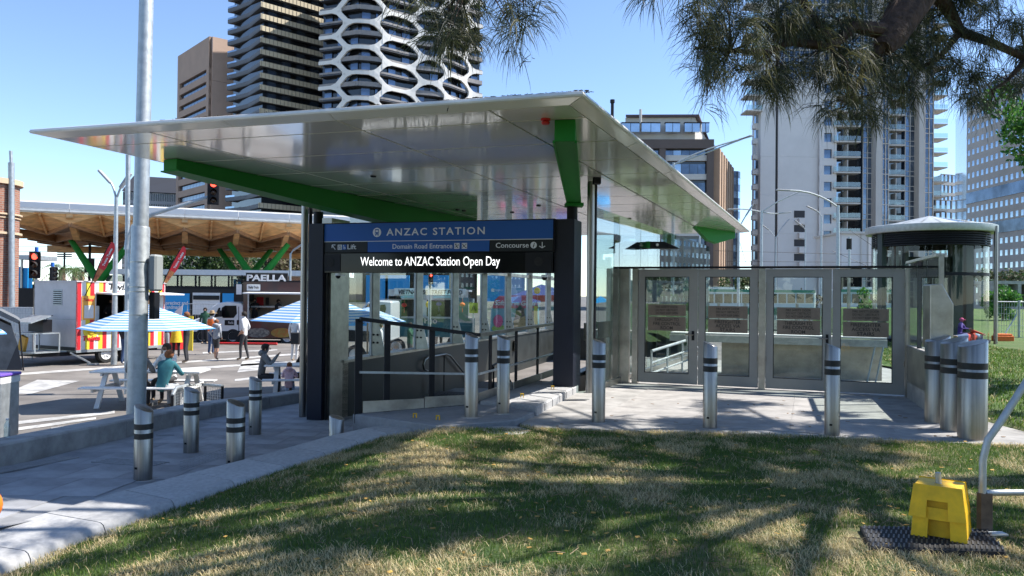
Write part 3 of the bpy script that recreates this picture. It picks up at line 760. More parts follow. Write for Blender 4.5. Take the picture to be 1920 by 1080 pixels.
# ---- left side window wall of the stairs
P0 = Vector((-3.3,14.1)); Vd2 = Vector((.301,.954))
def lw(t, off=0): q = P0+Vd2*t+Vector((-.954,.301))*off; return q
sw_ = thing('stair_window_wall', 'glazed side wall of the stairs with steel fins above a dark sill', 'wall', (*lw(.5), -.75))
s = MB(); s.ext([(*lw(.45), -3.2), (*lw(17), -3.2), (*lw(17), .31), (*lw(.45), .31)], (-.954*.25,.301*.25,0)); part('lower_wall', s, M['dkwall'], sw_, world=True)
s = MB(); s.ext([(*lw(.45,-.04), .31), (*lw(17,-.04), .31), (*lw(17,-.04), .36), (*lw(.45,-.04), .36)], (-.954*.34,.301*.34,0)); part('sill', s, M['steelsheet'], sw_, world=True)
s = MB(); s.ext([(*lw(.0,0), -.78), (*lw(.66,0), -.78), (*lw(.66,0), ZS-.4), (*lw(.0,0), ZS-.4)], (-.954*.2,.301*.2,0)); part('end_panel', s, M['steelsheet'], sw_, world=True)
s = MB(); s.ext([(*lw(.2,.0), 2.2), (*lw(17,.0), 2.2), (*lw(17,.0), 2.3), (*lw(.2,.0), 2.3)], (-.954*.1,.301*.1,0)); part('transom', s, M['steelsheet'], sw_, world=True)
tms = [1.73,3.87,6.12,8.33,10.6,13.0,15.5]
ed = [.75]+tms+[17]
for i in range(len(ed)-1):
    s = MB(); s.ext([(*lw(ed[i]+.1,.1), .36), (*lw(ed[i+1]-.03,.1), .36), (*lw(ed[i+1]-.03,.1), ZS-.02), (*lw(ed[i]+.1,.1), ZS-.02)], (-.954*.012,.301*.012,0)); part('window_pane', s, M['glass'], sw_, world=True)
for t in tms:
    # fin: plate standing square to the wall, wider gusset at its foot, four bolts
    q = lw(t, .05); n_ = Vector((.954,-.301)); P = []
    pr = [(-.06,.36),(.30,.36),(.17,.85),(.14,.95),(.14,ZS-.03),(-.06,ZS-.03)]
    s = MB(); s.ext([(q.x+n_.x*a_, q.y+n_.y*a_, z) for a_, z in pr], (Vd2.x*.02, Vd2.y*.02, 0)); fin = part('steel_fin', s, M['steelsheet'], sw_, world=True)
    s = MB()
    for da in (.02,.11):
        for z in (.62,.78):
            c = Vector((q.x+n_.x*da, q.y+n_.y*da, z)); s.tube([c, c-Vector((*Vd2,0))*.015], .022, 8)
    part('bolts', s, M['black'], fin, world=True)
    s = MB(); s.ext([(*lw(t-.02,.12), .36), (*lw(t+.05,.12), .36), (*lw(t+.05,.12), ZS-.02), (*lw(t-.02,.12), ZS-.02)], (.954*.05,-.301*.05,0)); part('window_frame', s, M['white'], sw_, world=True)
# landing, stairs and inner walls
s = MB(); s.prism([lw(-.6), lw(5.2), lw(5.2)+Vector((3.9,-1.2)), lw(.5)+Vector((3.9,-1.2)), (-1.0,11.1), (-2.3,10.6)], -1.2, -.765)
landing = struct('landing', s, mat('landing_tiles', (.10,.10,.105), .7, nz=(3,.12)))
s = MB()
for i in range(40):
    for j in range(8):
        c = lw(4.1+j*.09)+Vector((.954,-.301))*(.3+i*.08); s.lathe((c.x,c.y,-.765), [(.02,0),(.015,.008),(.001,.008)], 5)
part('warning_studs', s, M['rubber'], landing, kind='stuff')
s = MB()
for k in range(6):
    a = lw(.2)+Vector((.954,-.301))*(1.2+k*.07); b = lw(4)+Vector((.954,-.301))*(1.2+k*.07); s.bar((*a,-.762),(*b,-.762),.035,.008)
part('guiding_strip', s, M['rubber'], landing)
s = MB()
for i in range(16):
    a = lw(5.2+i*.3); q = [a, lw(5.5+i*.3), lw(5.5+i*.3)+Vector((3.7,-1.17)), a+Vector((3.7,-1.17))]
    s.prism(q, -4.2, -.78-(i+1)*.165)
struct('stairs', s, M['paving'])
s = MB(); a = Vector((-.36,11.25)); b = Vector((1.75,18.0)); s.ext([(*a,-2.5),(*b,-4.2),(*b,-.02),(*a,-.02)], (.954*.2,-.301*.2,0)); struct('retaining_wall', s, M['dkwall'])
s = MB(); a = lw(17); s.ext([(*a,-4.2),(*(a+Vector((4.4,-1.4))),-4.2),(*(a+Vector((4.4,-1.4))),.35),(*a,.35)], (.06,.19,0)); struct('end_wall', s, M['dkwall'])
# wall bits inside: handrails with small lights
hr = thing('stair_handrail', 'curved grey handrail with small lights along the dark stair wall', 'handrail', (*lw(4.6,-.2), -.77))
h0 = lambda t, z, o_=-.09: (*lw(t,o_), z)
s = MB(); s.tube([h0(4.2,-.18),h0(4.0,-.12),h0(3.95,.0),h0(4.05,.1),h0(4.25,.14),h0(5.3,.14),h0(5.6,.08),h0(10.0,-2.3)], .024, 10); part('rail', s, M['steel'], hr, world=True, smooth=True)
for t in (4.3,5.2):
    s = MB(); s.tube([h0(t,-.77),h0(t,.12)], .015, 8); part('baluster', s, M['black'], hr, world=True, smooth=True)
h2 = lambda t, z: (*(lw(t)+Vector((.954,-.301))*1.75), z)
s = MB(); s.tube([h2(4.0,-.5),h2(3.9,-.2),h2(4.0,.02),h2(4.4,.06),h2(9,-2.45)], .024, 10); part('rail', s, M['black'], hr, world=True, smooth=True)
s = MB()
for t in (5.2,6.0,6.7): 
    z = .06-(t-4.4)*.5456
    s.ball(Vector(h2(t,z))+Vector((0,-.03,.01)), .016, 0, 8, 5)
part('rail_lights', s, mat('rail_light', (.9,.85,.7), .3, emit=(1,.85,.6,4)), hr, world=True)
s = MB()
for t in (4.1,4.4): s.tube([h2(t,-.77),h2(t,.0)], .02, 8)
part('baluster', s, M['black'], hr, world=True, smooth=True)
# call box on the dark wall
s = MB(); c = lw(11.2,-.04); s.box((c.x,c.y,.0), (.25,.12,.34), R(-72)); solo('call_box', 'grey call box fixed to the dark stair wall behind the railing', 'call box', s, M['steelsheet'], bev=.015)
# ---- black railing round the stair opening
rl = thing('stair_railing', 'black steel railing with flat posts around the sunken stairs', 'railing', (-.46,11.0,.06))
RA, RC, RE = Vector((-1.96,10.0,0)), Vector((-.46,11.0,0)), Vector((1.05,15.4,0))
def ra(t): return RA.lerp(RC, t)
def rb(t): return RC.lerp(RE, t)
s = MB(); s.bar(ra(0)+Vector((0,0,1.29)), ra(1)+Vector((0,0,1.045)), .05, .05); part('top_rail', s, M['black'], rl, world=True)
s = MB(); s.bar(rb(0)+Vector((0,0,1.045)), rb(1)+Vector((0,0,1.09)), .05, .05); part('top_rail', s, M['steelsheet'], rl, world=True)
s = MB(); s.bar(ra(0)+Vector((0,0,.60)), ra(1)+Vector((0,0,.49)), .028, .028); part('mid_rail', s, M['galv'], rl, world=True)
s = MB(); s.bar(rb(0)+Vector((0,0,.49)), rb(1)+Vector((0,0,.52)), .028, .028); part('mid_rail', s, M['galv'], rl, world=True)
dA = (RC-RA).normalized(); dB = (RE-RC).normalized()
for f0, f1, z0, z1, d_ in ((.03,.52,0,.0,0),(.53,.99,0,0,0)):
    s = MB(); a, b = ra(f0), ra(f1); s.ext([a+Vector((0,0,.07)), b+Vector((0,0,.07)), b+Vector((0,0,.20)), a+Vector((0,0,.22))], Vector((-dA.y,dA.x,0))*.012); part('kick_plate', s, M['steelsheet'], rl, world=True)
for k in range(3):
    a, b = rb(k/3+.005), rb((k+1)/3-.005); s = MB(); s.ext([a+Vector((0,0,.10)), b+Vector((0,0,.10)), b+Vector((0,0,.22)), a+Vector((0,0,.22))], Vector((-dB.y,dB.x,0))*.012); part('kick_plate', s, M['steelsheet'], rl, world=True)
def rpost(p, zb, zt, d_, w_=.085):
    s = MB(); n_ = Vector((-d_.y, d_.x, 0))*.03
    s.bar(p+n_+Vector((0,0,zb)), p+n_+Vector((0,0,zt)), w_, .02, upv=(-d_.y,d_.x,0)); part('post', s, M['black'], rl, world=True, bev=.002)
rpost(ra(.0), -.06, 1.29, dA, .10)
tA = line_px(RA, dA, 729)/ (RC-RA).length; tB = line_px(RA, dA, 813)/(RC-RA).length
rpost(ra(tA), .0, 1.29-.245*tA, dA); rpost(ra(tB), .0, 1.29-.245*tB, dA)
for px in (924, 972, 1012):
    t = line_px(RC, dB, px)/(RE-RC).length; rpost(rb(t), .1, 1.06, dB, .10)
# ---- glass screen on the right and its steel
G0 = Vector((1.31,12.9)); gd = Vector((.449,1.0)); GN = Vector((.912,-.41))
gw = thing('glass_screen', 'tall frameless glass screen under the right side of the canopy', 'glass screen', (G0.x,G0.y,.0))
us = [0,1.5,2.9,4.25,5.5,6.8,8.1,9.2,10.2]
for i in range(8):
    a = G0+gd*(us[i]+.012); b = G0+gd*(us[i+1]-.012)
    s = MB(); s.ext([(*a,.06),(*b,.06),(*b,3.12),(*a,3.12)], (GN.x*.014, GN.y*.014, 0)); part('glass_pane', s, M['glass2'], gw, world=True)
    s = MB(); s.bar((*(G0+gd*us[i+1]-GN*.05),.0),(*(G0+gd*us[i+1]-GN*.05),3.1),.03,.10, upv=(*GN,0)); part('glass_fin', s, M['black'] if i < 3 else M['steelsheet'], gw, world=True)
s = MB(); s.bar((*G0,.05),(*(G0+gd*10.2),.05),.08,.10); part('base_channel', s, M['steelsheet'], gw, world=True)
for u_ in (1.75, 2.45):
    a = G0+gd*u_-GN*.16; s = MB(); s.box((a.x,a.y,1.06), (.26,.16,2.16), R(24)); part('steel_column', s, M['steelsheet'], gw, world=True)
s = MB(); s.bar((*(G0+gd*.3-GN*.2),1.0),(*(G0+gd*1.6-GN*.2),1.0),.05,.3); part('door_rail', s, M['steelsheet'], gw, world=True)
# ---- fire doors
D0 = Vector((2.35,14.4)); D1 = Vector((6.5,12.8)); dd = (D1-D0).normalized(); dn = Vector((dd.y,-dd.x))
def dpx(px): return D0+dd*line_px(D0, dd, px)
ZD = 2.16
def dbox(parent, name, px0, px1, z0, z1, dep, mt, fr=0, bev=0):
    a, b = dpx(px0)+dn*fr, dpx(px1)+dn*fr
    s = MB(); s.ext([(*a,z0),(*b,z0),(*b,z1),(*a,z1)], (-dn.x*dep,-dn.y*dep,0)); return part(name, s, mt, parent, world=True, bev=bev)
frm = thing('door_frame', 'stainless steel posts and top rail framing the row of four glass fire doors', 'frame', (*dpx(1430),0))
for a, b in ((1161,1180),(1186,1196.5),(1423,1435),(1698,1706)): dbox(frm, 'post', a, b, .0, ZD-.03, .14, M['steelsheet'], .03)
dbox(frm, 'top_rail', 1161, 1706, ZD-.025, ZD+.01, .16, M['black'], .04)
doors = [(1197,1308,1209,1292,'first glass fire door from the left, sign reads through to fire control room',(1215,1286,571,592,594,620)),
         (1309.5,1422,1322,1406,'second glass fire door from the left, sign reads firefighter access via stairs',(1328,1402,574,597,599,624)),
         (1436,1559.5,1450,1543,'third glass fire door from the left, behind the bollards, with lever handle',(1457,1538,577,599,601,628)),
         (1561,1697,1576,1674,'rightmost glass fire door, beside the steel end post',(1581,1667,579,602,604,632))]
for i, (a, b, ga, gb, lab, sp) in enumerate(doors):
    t = thing('fire_door', lab, 'door', (*dpx((a+b)/2),0), group='glass fire doors')
    dbox(t, 'stile', a, ga, .03, ZD-.04, .05, M['greyframe']); dbox(t, 'stile', gb, b, .03, ZD-.04, .05, M['greyframe'])
    dbox(t, 'top_frame', ga, gb, ZD-.175, ZD-.04, .05, M['greyframe']); dbox(t, 'bottom_frame', ga, gb, .03, .21, .05, M['greyframe'])
    dbox(t, 'door_glass', ga+.5, gb-.5, .215, ZD-.18, .012, M['glassdoor'], -.02)
    # black gasket
    for (x0, x1, z0, z1) in ((ga,ga+1.3,.211,ZD-.176),(gb-1.3,gb,.211,ZD-.176),(ga+1.3,gb-1.3,.211,.222),(ga+1.3,gb-1.3,ZD-.187,ZD-.176)): dbox(t, 'gasket', x0, x1, z0, z1, .03, M['black'], -.008)
    x0, x1, y0, y1, y2, y3 = sp; dm = dpx((x0+x1)/2).y
    zf = lambda y: za((x0+x1)/2, y, dm)
    pl = dbox(t, 'notice_plate', x0, x1, zf(y1), zf(y0), .006, M['plate'], -.010); pl2 = dbox(t, 'notice_plate', x0, x1, zf(y3), zf(y2), .006, M['plate'], -.010)
    w_ = (dpx(x1)-dpx(x0)).length; h1 = zf(y0)-zf(y1); h2_ = zf(y2)-zf(y3)
    cen = lambda f_: dpx(x0)+dd*(w_*(1-f_)/2)+dn*.0
    for k, (ln, f_) in enumerate((('FIRE SAFETY DOOR',.58),('DO NOT OBSTRUCT',.58),('DO NOT KEEP OPEN',.58))):
        p = cen(f_); text_on(pl, ln, (p.x+dn.x*-.008, p.y+dn.y*-.008, zf(y0)-h1*(.31+.27*k)), (*dd,0), .055, M['letterdark'], depth=.001, bold=.01, fit=w_*f_)
    L3 = (('THROUGH TO',.64),('FIRE CONTROL',.72),('ROOM',.32)) if i % 2 == 0 else (('FIREFIGHTER',.66),('ACCESS VIA',.62),('STAIRS',.38))
    for k, (ln, f_) in enumerate(L3):
        p = cen(f_); text_on(pl2, ln, (p.x+dn.x*-.008, p.y+dn.y*-.008, zf(y2)-h2_*(.31+.30*k)), (*dd,0), .085, M['letterdark'], depth=.001, bold=.012, fit=w_*f_)
    if i % 2 == 0:
        hp = (gb+b)/2; ho = dbox(t, 'handle_plate', hp-2.5, hp+2.5, .83, 1.0, .008, M['black'], .012)
        a_ = dpx(hp); c = Vector((a_.x+dn.x*.05, a_.y+dn.y*.05, .93)); s = MB(); s.tube([c-Vector((*dn,0))*.04, c, c-Vector((*dd,0))*.13], .011, 8); part('lever', s, M['steel'], ho, world=True, smooth=True)
    for z in (.5,1.1,1.8):
        e = a+1 if i % 2 == 0 else b-1; q = dpx(e)+dn*.005; s = MB(); s.tube([(q.x,q.y,z),(q.x,q.y,z+.09)], .012, 8); part('hinge', s, M['steel'], t, world=True)
# end wall with glass, to the right of the doors
W0, W1 = Vector((6.52,12.75)), Vector((5.72,10.35)); wd = (W1-W0).normalized(); wn = Vector((-wd.y, wd.x))*-1
if wn.x > 0: wn = -wn
ew = thing('side_wall', 'low concrete wall with glass panels on top beside the fire doors', 'wall', (*W1,0))
s = MB(); s.ext([(*W0,-.1),(*W1,-.1),(*W1,.86),(*W0,.86)], (-wn.x*.18,-wn.y*.18,0)); part('concrete_base', s, M['concrete'], ew, world=True, bev=.006)
s = MB(); a, b = W0+wn*.01+wd*.1, W0+wn*.01+wd*2.3; s.ext([(*a,.28),(*b,.28),(*b,.84),(*a,.84)], (-wn.x*.012,-wn.y*.012,0)); part('louvre_panel', s, M['steelsheet'], ew, world=True)
for k in range(3):
    a, b = W0+wd*(.06+k*.8), W0+wd*(.82+k*.8); s = MB(); s.ext([(*a,.88),(*b,.88),(*b,2.2),(*a,2.2)], (-wn.x*.014,-wn.y*.014,0)); part('glass_pane', s, M['glass'], ew, world=True)
    s = MB(); q = W0+wd*(.84+k*.8)-wn*.04; s.bar((*q,.86),(*q,2.22),.04,.06, upv=(*wn,0)); part('mullion', s, M['black'] if k < 2 else M['steelsheet'], ew, world=True)
s = MB(); s.bar((*(W0-wn*.0),2.22),(*(W0+wd*2.46),2.22),.06,.04); part('top_rail', s, M['steelsheet'], ew, world=True)
e0 = at(1744,600,10.25); 
s = MB(); s.ext([(e0.x,e0.y,za(1745,652,10.25)),(e0.x+.28,e0.y-.05,za(1780,640,10.2)),(e0.x+.28,e0.y-.05,za(1780,570,10.2)),(e0.x+.14,e0.y-.02,za(1764,532,10.2)),(e0.x,e0.y,za(1745,534,10.25))], (.06,.30,0)); part('steel_end_panel', s, M['steelsheet'], ew, world=True, bev=.006)
# behind the doors: floor grating, concrete balustrade with a metal cap, far handrails
s = MB(); q = [dpx(1200)-dn*2.6, dpx(1700)-dn*2.6]; 
bw = thing('concrete_balustrade', 'beige concrete balustrade with a grey metal cap behind the fire doors', 'wall', (*(q[0]),0))
a, b = dpx(1325)-dn*2.6, dpx(1680)-dn*2.6
s.ext([(*a,-.1),(*b,-.1),(*b,.66),(*a,.66)], (-dn.x*.2,-dn.y*.2,0)); part('concrete_wall', s, mat('warm_concrete', (.50,.46,.38), .8, nz=(1.5,.3), bump=(30,.2,.005)), bw, world=True)
a, b = dpx(1215)-dn*2.5, dpx(1690)-dn*2.5
s = MB(); s.bar((*a,.74),(*b,.74),.18,.14); part('cap_rail', s, M['galv'], bw, world=True)
s = MB(); s.bar((*(a-dn*.25),.84),(*(b-dn*.25),.84),.5,.03); part('ledge', s, M['white'], bw, world=True)
grt = thing('floor_grating', 'strip of pale metal floor grating just inside the fire doors', 'grating', (*(dpx(1450)-dn*.9),0))
s = MB()
n_ = 110
a, b = dpx(1208)-dn*1.15, dpx(1690)-dn*1.15
for k in range(n_):
    p = a.lerp(b, k/n_); s.bar((*p,.02),(*(p-dn*.42),.02),.022,.02)
part('grating_bars', s, M['galv'], grt, world=True)
s = MB(); s.bar((*(a+dn*.03),.015),(*(b+dn*.03),.015),.04,.03); s.bar((*(a-dn*.45),.015),(*(b-dn*.45),.015),.04,.03); part('grating_edge', s, M['galv'], grt, world=True)
ih = thing('inner_handrail', 'pale steel handrail sloping down behind the leftmost fire door', 'handrail', (*(dpx(1215)-dn*.6),0))
a, b = dpx(1207)-dn*.8, dpx(1285)-dn*3.6
for z, r_ in ((.55,.03),(.32,.02),(.12,.02)):
    s = MB(); s.tube([(*a,z),(*b,z+.25)], r_, 8); part('rail', s, M['galv'], ih, world=True, smooth=True)
for k in range(5):
    q = a.lerp(b,k/4); s = MB(); s.tube([(*q,0),(*q,.55+.25*k/4)], .02, 8); part('post', s, M['galv'], ih, world=True, smooth=True)
for k in range(2):
    q = dpx(1262+8*k)-dn*1.6; s = MB(); s.tube([(*q,.85),(q.x+.28,q.y+.1,0.0)], .03, 8); part('brace', s, M['galv'], ih, world=True, smooth=True)
ih2 = thing('inner_handrail', 'steel handrails seen at the right edge of the rightmost fire door', 'handrail', (*(dpx(1665)-dn*1.5),0))
for k in range(2):
    q = dpx(1655+20*k)-dn*(1.6+.2*k); s = MB(); s.tube([(*q,.72),(q.x-.2,q.y-.1,0.02)], .016, 8); part('rail', s, M['galv'], ih2, world=True, smooth=True)
# glass balustrade further behind, frosted lower strip
gb_ = thing('glass_balustrade', 'row of glass balustrade panes with thin posts behind the fire doors', 'balustrade', (*(dpx(1450)-dn*3.4),.8))
for k in range(9):
    a, b = dpx(1190+k*60)-dn*3.4, dpx(1247+k*60)-dn*3.4
    s = MB(); s.ext([(*a,.86),(*b,.86),(*b,1.42),(*a,1.42)], (-dn.x*.012,-dn.y*.012,0)); part('glass_pane', s, M['glass2'], gb_, world=True)
    s = MB(); q = dpx(1249+k*60)-dn*3.4; s.bar((*q,.84),(*q,2.3 if k % 3 == 0 else 1.5),.05,.05); part('post', s, M['steelsheet'], gb_, world=True)
# ---- information screens hanging behind the glass screen (dark wing shapes)
hs = thing('camera_mast', 'dark wing-shaped camera housing on a bronze post behind the glass screen', 'camera mast', (*(G0+gd*4.0-GN*.9),0))
c = at(1209,459,16.4)
s = MB(); s.tube([(c.x,c.y,.1),(c.x,c.y,c.z+.02)], .07, 12); part('post', s, mat('bronze', (.10,.06,.04), .4, .6), hs, world=True, smooth=True)
for sx in (-1,1):
    s = MB(); s.ext([c+Vector((sx*.06,0,.07)), c+Vector((sx*.42,0,.07)), c+Vector((sx*.75,0,-.07)), c+Vector((sx*.06,0,-.07))], (0,.3,0)); part('housing', s, M['black'], hs, world=True)
s = MB(); s.box(c+Vector((0,-.02,0)),(.2,.1,.14)); part('clamp', s, M['green'], hs, world=True)
s = MB(); q = c+Vector((.26,-.02,.0)); s.tube([q, q-Vector((0,.03,0))], .03, 12); part('lens', s, M['white'], hs, world=True)
# yellow clips on the kerb
for i, (px, py) in enumerate(((778,783),(821,787),(979,745),(1036,730),(942,763))):
    z = .065 if i in (0,1) else .125; c = gr(px, py, z); t = thing('kerb_clip', ('yellow clip on the grey slab left of the railing bollards','yellow clip on the grey slab nearest the slab corner','yellow clip on the raised kerb midway to the portal','yellow clip on the raised kerb closest to the portal','flattened yellow clip between the two railing bollards')[i], 'clip', tuple(c), group='yellow clips on the kerb')
    for sx in (-1,1):
        s = MB(); s.box((sx*.02,0,.025),(.012,.03,.05)); part('prong', s, M['yellow'], t)
    s = MB(); s.box((0,0,.05),(.052,.03,.012)); part('bridge', s, M['yellow'], t)
s = MB(); c = gr(1058,712,.13); s.ball(c+Vector((0,0,.03)), .05, 0, 8, 6, (1.4,1,.6)); solo('crumpled_wrapper', 'crumpled orange brown wrapper on the kerb at the foot of the right column', 'litter', s, M['orange'])
# flat round cover in the grass
c = gr(948,806,.03); s = MB(); s.lathe((c.x,c.y,.0), [(.29,0),(.29,.022),(.27,.03),(.001,.03)], 30); solo('valve_cover', 'flat round concrete cover lying in the grass edge beside the slab', 'cover', s, M['concrete'])
# ================================================================ objects near and in the street
def fbox(parent, name, x0, y0, x1, y1, Y, dep, mt, bev=0, label=None):
    """box whose front face is seen in the rectangle (x0,y0)-(x1,y1) at distance Y"""
    a = at(x0, (y0+y1)/2, Y); b = at(x1, (y0+y1)/2, Y); z0 = za((x0+x1)/2, y1, Y); z1 = za((x0+x1)/2, y0, Y)
    s = MB(); s.box(((a.x+b.x)/2, Y+dep/2, (z0+z1)/2), (b.x-a.x, dep, z1-z0)); return part(name, s, mt, parent, world=parent is not None, bev=bev, label=label)
def fpoly(parent, name, pts, Y, dep, mt, bev=0):
    s = MB(); s.ext([at(x, y, Y) for x, y in pts], (0, dep, 0)); return part(name, s, mt, parent, world=True, bev=bev)
SZ = -.86
# ---- bollards
def bollard(name, label, group, loc, dia, h, rz, slant=.06, bands=(.20,.27,.30,.37), plate=True):
    t = thing(name, label, 'bollard', loc, rz, group)
    n = 32; r_ = dia/2; s = MB()
    vs_ = []
    for lv in range(3):
        for k in range(n):
            a = 2*math.pi*k/n; c = math.cos(a)
            z = 0 if lv == 0 else (h-slant*(1+c)/2-(.008 if lv == 1 else 0)); rr_ = r_ if lv < 2 else r_-.006
            vs_.append((rr_*c, rr_*math.sin(a), z))
    fs = [(l*n+k, l*n+(k+1) % n, (l+1)*n+(k+1) % n, (l+1)*n+k) for l in range(2) for k in range(n)] + [tuple(2*n+k for k in range(n))]
    s.add(vs_, fs); part('tube', s, M['steel'], t, smooth=True, ang=40)
    for z0, z1 in (bands[:2], bands[2:]):
        s = MB(); s.lathe((0,0,0), [(r_+.0015,h-z1),(r_+.0015,h-z0)], 32); part('reflective_band', s, M['tape'], t, smooth=True, fix=False)
    s = MB(); s.lathe((0,0,0), [(r_+.05,0),(r_+.05,.006),(r_,.008)], 28); part('base_plate', s, M['concrete'], t)
    if plate:
        s = MB(); s.box((-r_*.2,-r_-.0005,.14),(.03,.004,.022)); part('maker_tag', s, M['black'], t)
    return t
g1, g2 = 'steel bollards beside the railing and plaza edge', 'short steel bollards on the sunken path'
for px, py, z, h, lab in ((883,785,.062,1.07,'tall steel bollard on the slab, in front of the railing corner, left of its twin'),(943,778,.062,1.03,'tall steel bollard on the slab, right of its twin before the railing'),
      (1122,795,.0,1.07,'steel bollard on the plaza just right of the dark portal column'),(1331,806,.0,1.07,'steel bollard standing before the second glass fire door'),(1560,820,.0,1.09,'steel bollard standing before the joint of the two right fire doors')):
    c = gr(px, py-3, z); bollard('bollard', lab, g1, tuple(c), .172, h, R(-20))
for px, py, h, lab, k in ((268,902,.80,'short slant-topped bollard, the nearest on the sunken path at left',.185),(358,852,.86,'short slant-topped bollard between the picnic bench and the kerb, second along',.19),(478,818,.90,'short slant-topped bollard nearest the seat wall and the portal column',.19),(441,888,.82,'short slant-topped bollard with its foot hidden behind the rounded kerb',.20)):
    d = (1.546)*1450/(py-4-546-.0)/(1-.055*1450/(py-4-546)) if False else None
    Y = 8.0
    for _ in range(30): Y = (CAMZ-pz(Y))*1450/(py-3-(553-(960-px)*.0105))
    c = at(px, py-3, Y); bollard('bollard', lab, g2, (c.x, c.y, pz(c.y)), k, h, R(-10), .075, (.20,.26,.30,.36))
c = at(631, 800, 9.85); bollard('bollard', 'small steel bollard top peeping over the rounded kerb end', g2, (c.x, c.y, pz(c.y)), .185, .07-pz(c.y), R(-10), .05, (.30,.34,.38,.42), False)
for px, py, h, dia, lab in ((1823,828,1.16,.31,'wide steel bollard at the front right end of the trio'),(1788,812,1.16,.30,'wide steel bollard in the middle of the trio'),(1757,797,1.15,.30,'wide steel bollard at the back left of the trio')):
    c = gr(px, py-5, .0); bollard('wide_bollard', lab, 'wide steel bollards at the right end of the plaza', tuple(c), dia, h, R(180), .085, (.27,.345,.375,.45))
# ---- tall galvanised pole
p0 = at(254.5, 792, 12.5); p1 = at(275.5, -40, 12.9)
tp = thing('street_pole', 'tall thick galvanised pole standing behind the seat wall, leaning slightly right', 'pole', (p0.x, p0.y, SZ))
base = p0+(p0-p1).normalized()*.2; base = Vector((base.x, base.y, SZ)); dirp = (p1-base)
knee = base+dirp*(420/830*1.0)
def on(y): return base+dirp*((792-y)/832+.012)
s = MB(); s.tube([base, on(424), on(421)], [.145,.142,.135], 32); part('lower_tube', s, M['galv'], tp, world=True, smooth=True)
s = MB(); s.tube([on(423), on(-60), on(-700)], [.118,.110,.085], 32); part('upper_tube', s, M['galv'], tp, world=True, smooth=True)
for y in (484,528,536,577):
    s = MB(); s.tube([on(y+.8), on(y-.8)], .147, 28); part('strap', s, M['steelsheet'], tp, world=True, smooth=True)
bx = on(502)+Vector((.23,.08,0))
s = MB(); s.box(bx,(.13,.28,.60)); part('cabinet', s, mat('grey_box', (.28,.30,.30), .6), tp, world=True, bev=.03)
s = MB(); s.box(on(560)+Vector((.20,.12,0)),(.09,.2,.44)); part('signal_back', s, M['black'], tp, world=True, bev=.01)
s = MB(); s.box(on(664)+Vector((.02,-.163,0)),(.01,.004,.16)); part('weld_seam', s, M['galv'], tp, world=True)
# ---- traffic signals
def signal(px, py0, py1, Y, label, pole_to=SZ, face=True, blue=True, lit=True, rz=0, pw=.05):
    z1 = za(px, py0, Y); z0 = za(px, py1, Y); x = xa(px, Y, (py0+py1)/2); h = z1-z0; w_ = h*.44
    t = thing('traffic_signal', label, 'traffic light', (x, Y, pole_to if pole_to is not None else z0), 0, 'traffic lights')
    o0 = (pole_to if pole_to is not None else z0)
    s = MB(); s.box((0,0,z0-o0+h/2),(w_,.03,h)); part('backing_board', s, M['black'], t, bev=.012)
    s = MB(); s.box((0,.1,z0-o0+h/2),(w_*.62,.2,h*.93)); part('housing', s, M['rubber'], t, bev=.02)
    for k in range(3):
        z = z0-o0+h*(.82-.32*k)
        s = MB(); s.ball((0,-.02,z), h*.115, 0, 14, 7, (1,.35,1)); part('lamp', s, (M['redlamp'] if lit and k == 0 else M['darklamp']), t, smooth=True)
        s = MB()
        n = 14; r_ = h*.135; L = h*.2
        vs_ = []
        for q in range(n+1):
            a = math.pi*(-.05)+q/n*math.pi*1.1; vs_ += [(r_*math.cos(a), -.015, z+r_*math.sin(a)), (r_*math.cos(a), -.015-L*(.45+.55*math.sin(max(0,min(math.pi,a)))), z+r_*math.sin(a)-.01)]
        s.add(vs_, [(2*q, 2*q+1, 2*q+3, 2*q+2) for q in range(n)]); part('hood', s, M['rubber'], t, fix=False)
    if pole_to is not None:
        s = MB(); s.tube([(0,.12,0),(0,.12,z1-o0+.06)], pw, 14); part('pole', s, M['galv'], t, smooth=True)
    if blue:
        s = MB(); s.tube([(0,.12,z1-o0),(0,.12,z1-o0+.2)], .075, 14); part('blue_cap', s, mat('cap_blue', (.01,.12,.5), .5), t, smooth=True)
    t.rotation_euler = (0,0,rz)
    return t
signal(65,472,522,33,'traffic light with lit red lamp and blue cap beside the brick tower')
signal(102,500,530,36,'traffic light with blue cap seen from the side just right of the far left one', rz=R(75), lit=False)
signal(400,337,384,19,'traffic light hanging from the long curved arm below the green beam', None, blue=False, rz=R(25))
